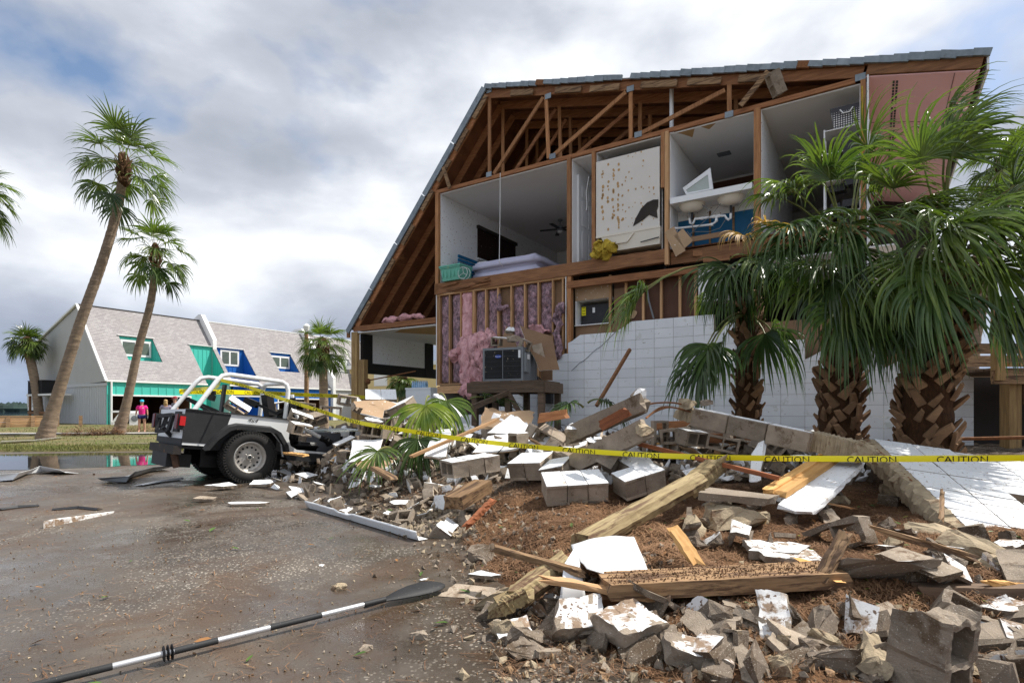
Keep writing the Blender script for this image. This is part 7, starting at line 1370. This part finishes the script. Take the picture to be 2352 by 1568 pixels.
for q in (.0, .018, .036): M4 = M3.copy(); M4.translation = d_*(x2+q-.01); m.lathe([(.015,0),(.036,.004),(.040,.008),(.015,.012)], 16, 0, M4)
make('drip_ring', m, bk, t, smooth=30)
bl = [(0,.016),(.10,.016),(.16,.022),(.24,.045),(.34,.064),(.44,.068),(.52,.055),(.57,.026),(.585,.0)]; bd_ = (G(1022,1343,.04)-B_).normalized(); Lr = (G(1022,1343,.04)-B_).length/.585; sdv = bd_.cross(UPZ).normalized(); vs = []; m = MB()
for x, w_ in bl: c = B_+bd_*x*Lr-A_+Vector((0,0,-.01-.0)); z = .020*math.sin(x/.585*2.2); vs += [c-sdv*w_+Vector((0,0,z+.035*w_/.09)), c+Vector((0,0,z)), c+sdv*w_+Vector((0,0,z-.015*w_/.09))]
m.add(vs, [(i*3+k,(i+1)*3+k,(i+1)*3+k+1,i*3+k+1) for i in range(len(bl)-1) for k in range(2)]); o = make('blade', m, bk, t, smooth=60); s_ = o.modifiers.new('th', 'SOLIDIFY'); s_.thickness = .008; seg(L_, L_+.14*Lr, .017, bk, 'blade_neck')
# fallen fronds on the rubble
def fallen(lab, px, py, Y, az, el, Rb, lf, g=1.4, n=34, Lp=.3):
    p = P(px, py, Y); r = random.Random(int(px)); m = frond_mb((0,0,0), R(az), R(el), Lp, Rb, n, g, Vector((0,0,0)), 6, wmax=.045, rs=r, spread=110); o = make('fallen_frond', m, [M_[lf], M_['petiole']], label=lab, cat='palm frond'); o.location = p
fallen('yellow-green palm frond hanging over the rubble left of the air conditioner stand', 985, 910, 8.9, -95, 0, .85, 'leafyel', 2.0); fallen('green palm frond hanging behind the yellow-green one', 1010, 905, 9.1, -60, 10, .7, 'leaf', 2.0); fallen('dark green fronds bunched at the foot of the wall by the leaning board', 1350, 925, 9.6, -20, 35, .7, 'leafdk', 1.6); fallen('second dark green frond at the foot of the wall', 1340, 935, 9.5, 200, 40, .6, 'leafdk', 1.6)
fallen('green frond crushed under the heap left of the long pale stick', 900, 1030, 8.2, -120, 20, .7, 'leaf', 1.3); fallen('dark green frond under the yellow-green one', 960, 985, 8.5, -80, 0, .7, 'leafdk', 2.0); fallen('frond lying behind the air conditioner stand', 1080, 915, 12.0, 10, 20, 1.1, 'leafdk', .8)
# scattered individual pieces
random.seed(23)
def ok_(px, py, p): return terr(p.x, p.y, False) > 0
cnt = 0
def field(n, x0, x1, y0, y1, kinds, s0, s1, test=None, lift=.06):
    k = 0; tries = 0
    while k < n and tries < n*12:
        tries += 1; px, py = ru(x0, x1), ru(y0, y1)
        if test and not test(px, py): continue
        p = hit(px, py)
        if p.y > 11.6 or terr(p.x, p.y, False) < 0 and not test: continue
        kd = random.choice(kinds); fl_ = kd in ('shard','gshard','plate','wplate')
        rot = (ru(-28,28), ru(-28,28), ru(0,360)) if fl_ else (random.choice((WU, WU, 0, -60))+ru(-25,25), ru(-35,35), ru(0,360)); put(kd, px, py, rot, ru(s0, s1), None, lift); k += 1
mix1 = ['full','fullg','broken','broken','chunk','chunk','shard','shard','gshard','half','wplate']
field(110, 1040, 1980, 975, 1060, mix1, .75, 1.05, lambda a, b_: True, .10)
field(34, 620, 1000, 950, 1060, ['fullg','full','broken','chunk','shard','half','gshard'], .8, 1.05, lambda a, b_: b_ > 1000 or a > 700, .10)
field(26, 1500, 2000, 1060, 1120, ['broken','chunk','shard','gshard','half','chunk'], .7, 1.0, None, .08)
field(84, 620, 1090, 1072, 1235, ['chunk','shard','shard','gshard','chunk','broken','gshard'], .45, 1.0, lambda a, b_: b_ > 1085+(a-700)*.12 and b_ < 1150+(a-700)*.30 , .03)
field(26, 2040, 2352, 1230, 1345, ['chunkd','chunkd','dshard','sand','dbroken'], .5, 1.0, None, .04)
field(34, 1560, 2080, 1120, 1260, ['chunkd','chunkd','dbroken','dshard','sand','gshard'], .6, 1.15, None, .04)
field(34, 1130, 1960, 1385, 1520, ['chunkd','chunkd','dbroken','sand','gshard','chunkd','gshard','chunkd','dshard'], .5, 1.0, lambda a, b_: b_ < 1560 and hit(a,b_).y > 2.4, .03)
field(22, 1600, 2040, 1420, 1568, ['chunkd','chunkd','dbroken','gshard','sand','chunkd'], .6, 1.1, lambda a, b_: True, .04)
field(14, 2230, 2352, 1390, 1560, ['chunkd','dshard','dbroken'], .6, 1.0, lambda a, b_: True, .03)
field(7, 1200, 1600, 1100, 1230, ['chunk','shard'], .2, .4, None, .02)
# gravel-size fragments, mulch fibres, leaves: beyond counting
gm = [chunk('f', (.05,.04,.03), 200+k, ('conc','conc'), 2, 9, .003) for k in range(3)]
def scatter(name, n, fn, proto, smin, smax, mts, lab, cat):
    V, Fc, MI = [], [], []
    pv = [[tuple(v.co) for v in p.vertices] for p in proto]; pf = [[tuple(f.vertices) for f in p.polygons] for p in proto]
    for _ in range(n):
        x, y, z = fn(); k = random.randrange(len(proto)); s = ru(smin, smax); E_ = Euler((ru(0,6),ru(0,6),ru(0,6))).to_matrix()*s; o = len(V); mi = random.randrange(len(mts))
        V += [tuple(E_ @ Vector(v)+Vector((x,y,z))) for v in pv[k]]; Fc += [tuple(i+o for i in f) for f in pf[k]]; MI += [mi]*len(pf[k])
    me = bpy.data.meshes.new(name); me.from_pydata(V, [], Fc); [me.materials.append(q) for q in mts]; me.polygons.foreach_set('material_index', MI); link(name, me, None, label=lab, cat=cat, kind='stuff')
def simple(d, seed):
    r = random.Random(seed); bm = bmesh.new()
    for _ in range(8): bm.verts.new((r.uniform(-d[0],d[0])/2, r.uniform(-d[1],d[1])/2, r.uniform(-d[2],d[2])/2))
    bmesh.ops.convex_hull(bm, input=bm.verts[:]); bmesh.ops.delete(bm, geom=[v for v in bm.verts if not v.link_faces], context='VERTS'); me = bpy.data.meshes.new('s'); bm.to_mesh(me); bm.free(); return me
sp = [simple((.07,.055,.045), k) for k in range(6)]
def edgefn():
    while True:
        k = random.randrange(len(BND)-2); a, b_ = BND[k], BND[k+1]; f = rnd(); x, y = a[0]+(b_[0]-a[0])*f+random.gauss(.25,.42), a[1]+(b_[1]-a[1])*f+random.gauss(.15,.35)
        if y > 1.5: return x, y, max(0, terr(x, y))+.01
def px_fn(x0, x1, y0, y1, up=.01):
    def f():
        px, py = ru(x0,x1), ru(y0,y1); p = hit(px, py); return p.x, p.y, max(0, terr(p.x, p.y))+up
    return f
scatter('rubble_crumbs', 1500, edgefn, sp, .25, 1.1, [M_['conc'], M_['conc'], M_['mortar'], M_['conc_dk']], 'small crumbs of concrete along the edge of the rubble', 'rubble')
scatter('rubble_crumbs', 700, px_fn(930,1090,1165,1235), sp, .5, 1.7, [M_['conc'], M_['mortar']], 'patch of small broken stones behind the white flashing', 'rubble')
scatter('rubble_crumbs', 420, px_fn(640,2000,960,1090,.06), [PR['shard'][0], PR['gshard'][0], PR['chunk'][1], PR['broken'][1], PR['gshard'][2], PR['chunk'][2], PR['full'][0]], .45, .95, [M_['conc'], M_['conc'], M_['paint'], M_['conc_dk']], 'broken block pieces packed between the larger ones of the rear rubble', 'rubble')
scatter('rubble_crumbs', 2200, px_fn(640,2000,965,1110,.04), sp, .8, 3.0, [M_['conc'], M_['conc'], M_['paint'], M_['conc_dk']], 'small broken pieces filling the gaps of the rear rubble', 'rubble')
def lotfn():
    return ru(-5,.6), 2.3+ru(0,1)**1.6*9, .004
scatter('lot_grit', 3200, lambda: (lambda p: (p[0]*(.4+p[1]/6), p[1], p[2]))(lotfn()), sp, .10, .30, [M_['mortar'], M_['conc'], M_['oldwood'], M_['boot']], 'scattered grit and shell bits on the wet lot', 'grit')
scatter('rubble_crumbs', 700, px_fn(1130,2352,1380,1568,.005), sp, .15, 1.0, [M_['conc_dk'], M_['mortar'], M_['oldwood']], 'small damp fragments in the foreground rubble', 'rubble')
M_['straw'] = mat('pine_straw', (.30,.17,.09), .9, .55, .8, 0, c2=(.11,.055,.03), objvar=0)
def strands(name, n, fn, L0, L1, wd, mt, lab, cat, flat=.35):
    m = MB()
    for _ in range(n):
        x, y, z = fn(); a = ru(0,6.28); L_ = ru(L0,L1); b_ = ru(-flat*.3,flat); dx, dy = math.cos(a)*L_/2, math.sin(a)*L_/2; nx_, ny_ = -math.sin(a)*wd/2, math.cos(a)*wd/2; bx, by = ru(-.25,.25)*L_, ru(-.25,.25)*L_; o = len(m.v); zc_ = z+.012
        m.v += [(x-dx-nx_,y-dy-ny_,z),(x-dx+nx_,y-dy+ny_,z),(x+bx+nx_,y+by+ny_,zc_+L_*b_*.4),(x+bx-nx_,y+by-ny_,zc_+L_*b_*.4),(x+dx,y+dy,z+L_*b_*.5)]; m.f += [(o,o+1,o+2,o+3),(o+3,o+2,o+4)]; m.m += [0,0]
    make(name, m, mt, kind='stuff', label=lab, cat=cat)
def dirtfn():
    while True:
        px, py = ru(730,1640), ru(1060,1330); p = hit(px, py)
        if sdist(p.x, p.y) > 0: return p.x, p.y, terr(p.x, p.y)
def dirtfn2():
    while True:
        px, py = ru(1560,2352), ru(1130,1400); p = hit(px, py)
        if sdist(p.x, p.y) > 0: return p.x, p.y, terr(p.x, p.y)
strands('pine_straw', 13000, dirtfn, .05, .22, .0045, M_['straw'], 'tangled pine straw over the mulch in the centre', 'pine straw')
strands('pine_straw', 11000, dirtfn2, .04, .16, .0035, M_['straw'], 'tangled pine straw over the foreground debris on the right', 'pine straw')
strands('pine_straw', 2600, px_fn(1130,2352,1400,1568,.01), .03, .10, .0025, M_['straw'], 'thin pine straw between the foreground blocks', 'pine straw')
def on_plank():
    f = rnd(); a, b_ = P(1395,1345,3.30), P(1910,1318,3.42); p = a.lerp(b_, f); return p.x, p.y+ru(-.12,.12)*(1 if rnd() < .8 else .2), p.z+.048
scatter('mulch_crumbs', 1300, on_plank, sp, .05, .26, [M_['dirt'], M_['oldwood'], M_['straw'], M_['dirt']], 'mulch crumbs sticking to the muddy plank', 'mulch')
strands('lot_twigs', 1700, lambda: (lambda p: (p[0]*(.4+p[1]/6), p[1], .006))(lotfn()), .03, .14, .004, M_['straw'], 'small twigs and needles scattered on the wet lot', 'twigs', .03)
lf_ = MB(); lf_.add([(-.04,0,0),(-.015,.017,.006),(.02,.014,.004),(.045,0,.0),(.02,-.014,.004),(-.015,-.017,.006)], [(0,1,2,3),(0,3,4,5)]); lfm = lf_.mesh('l', M_['leaf'])
def leaves(name, n, fn, mts, s0, s1, lab):
    V, Fc, MI = [], [], []; pv = [v.co.copy() for v in lfm.vertices]; pf = [tuple(f.vertices) for f in lfm.polygons]
    for _ in range(n):
        x, y, z = fn(); s = ru(s0,s1); E_ = Euler((ru(-.4,.4),ru(-.4,.4),ru(0,6.3))).to_matrix()*s; o = len(V); mi = random.randrange(len(mts)); V += [tuple(E_ @ v+Vector((x,y,z+.012))) for v in pv]; Fc += [tuple(i+o for i in f) for f in pf]; MI += [mi]*2
    me = bpy.data.meshes.new(name); me.from_pydata(V, [], Fc); [me.materials.append(q) for q in mts]; me.polygons.foreach_set('material_index', MI); link(name, me, None, label=lab, cat='leaves', kind='stuff')
lgreen = mat('fresh_leaf', (.08,.15,.025), .5, .3, 5, 0, objvar=0); lbr = mat('brown_leaf', (.32,.15,.05), .7, .4, 5, 0, objvar=0)
leaves('torn_leaves', 70, lambda: (lambda p: (p[0]*(.4+p[1]/6), p[1], .004))(lotfn()), [lgreen, lgreen, lbr], .5, 1.2, 'torn green and brown leaves on the wet lot'); leaves('torn_leaves', 130, dirtfn, [lgreen, lbr], .3, .9, 'torn leaves on the mulch'); leaves('torn_leaves', 160, dirtfn2, [lgreen, lbr, M_['leafyel']], .3, .8, 'torn leaves on the foreground debris')
# brush heaps on the lawn
for k, (px, py, Y, w_) in enumerate(((190,985,25.5,.9),(250,985,26.2,.7),(335,984,29.8,1.3))):
    p = P(px, py, Y); m = MB(); r = random.Random(k)
    for _ in range(900):
        a = r.uniform(0,6.28); rr = r.random()**.5; x, y = math.cos(a)*rr*w_, math.sin(a)*rr*.6; z = (1-rr*rr)*.42*r.random(); b_ = r.uniform(0,6.28); L_ = r.uniform(.12,.45); e_ = r.uniform(-.1,.5); q = Vector((math.cos(b_)*L_, math.sin(b_)*L_, L_*e_)); s_ = Vector((-math.sin(b_),math.cos(b_),0))*.012; c = Vector((x,y,z)); o = len(m.v); m.v += [tuple(c-s_),tuple(c+s_),tuple(c+q)]; m.f.append((o,o+1,o+2)); m.m.append(0)
    t = make('brush_pile', m, M_['straw'], label=['brush heap between the two leaning palms','brush heap at the foot of the second palm','brush heap behind the woman in pink'][k], cat='brush', kind='stuff'); t.location = (p.x, Y, .14)
ORD = ['leftmost','second','third','fourth','fifth','sixth','seventh','eighth','ninth','tenth','eleventh','twelfth','thirteenth','fourteenth']
gr = {}
for o in col.objects:
    if o.get('group') and o.get('scat'): gr.setdefault(o['group'], []).append(o)
for g_, L_ in gr.items():
    L_.sort(key=lambda o: o.location.x/o.location.y); n_ = len(L_)
    for k, o in enumerate(L_):
        del o['scat']
        if n_ == 1: del o['group']; continue
        if n_ <= 14: o['label'] = o['label']+', '+('leftmost' if k == 0 else 'rightmost' if k == n_-1 else ORD[k]+' from left')

bpy.data.scenes.remove(scr)
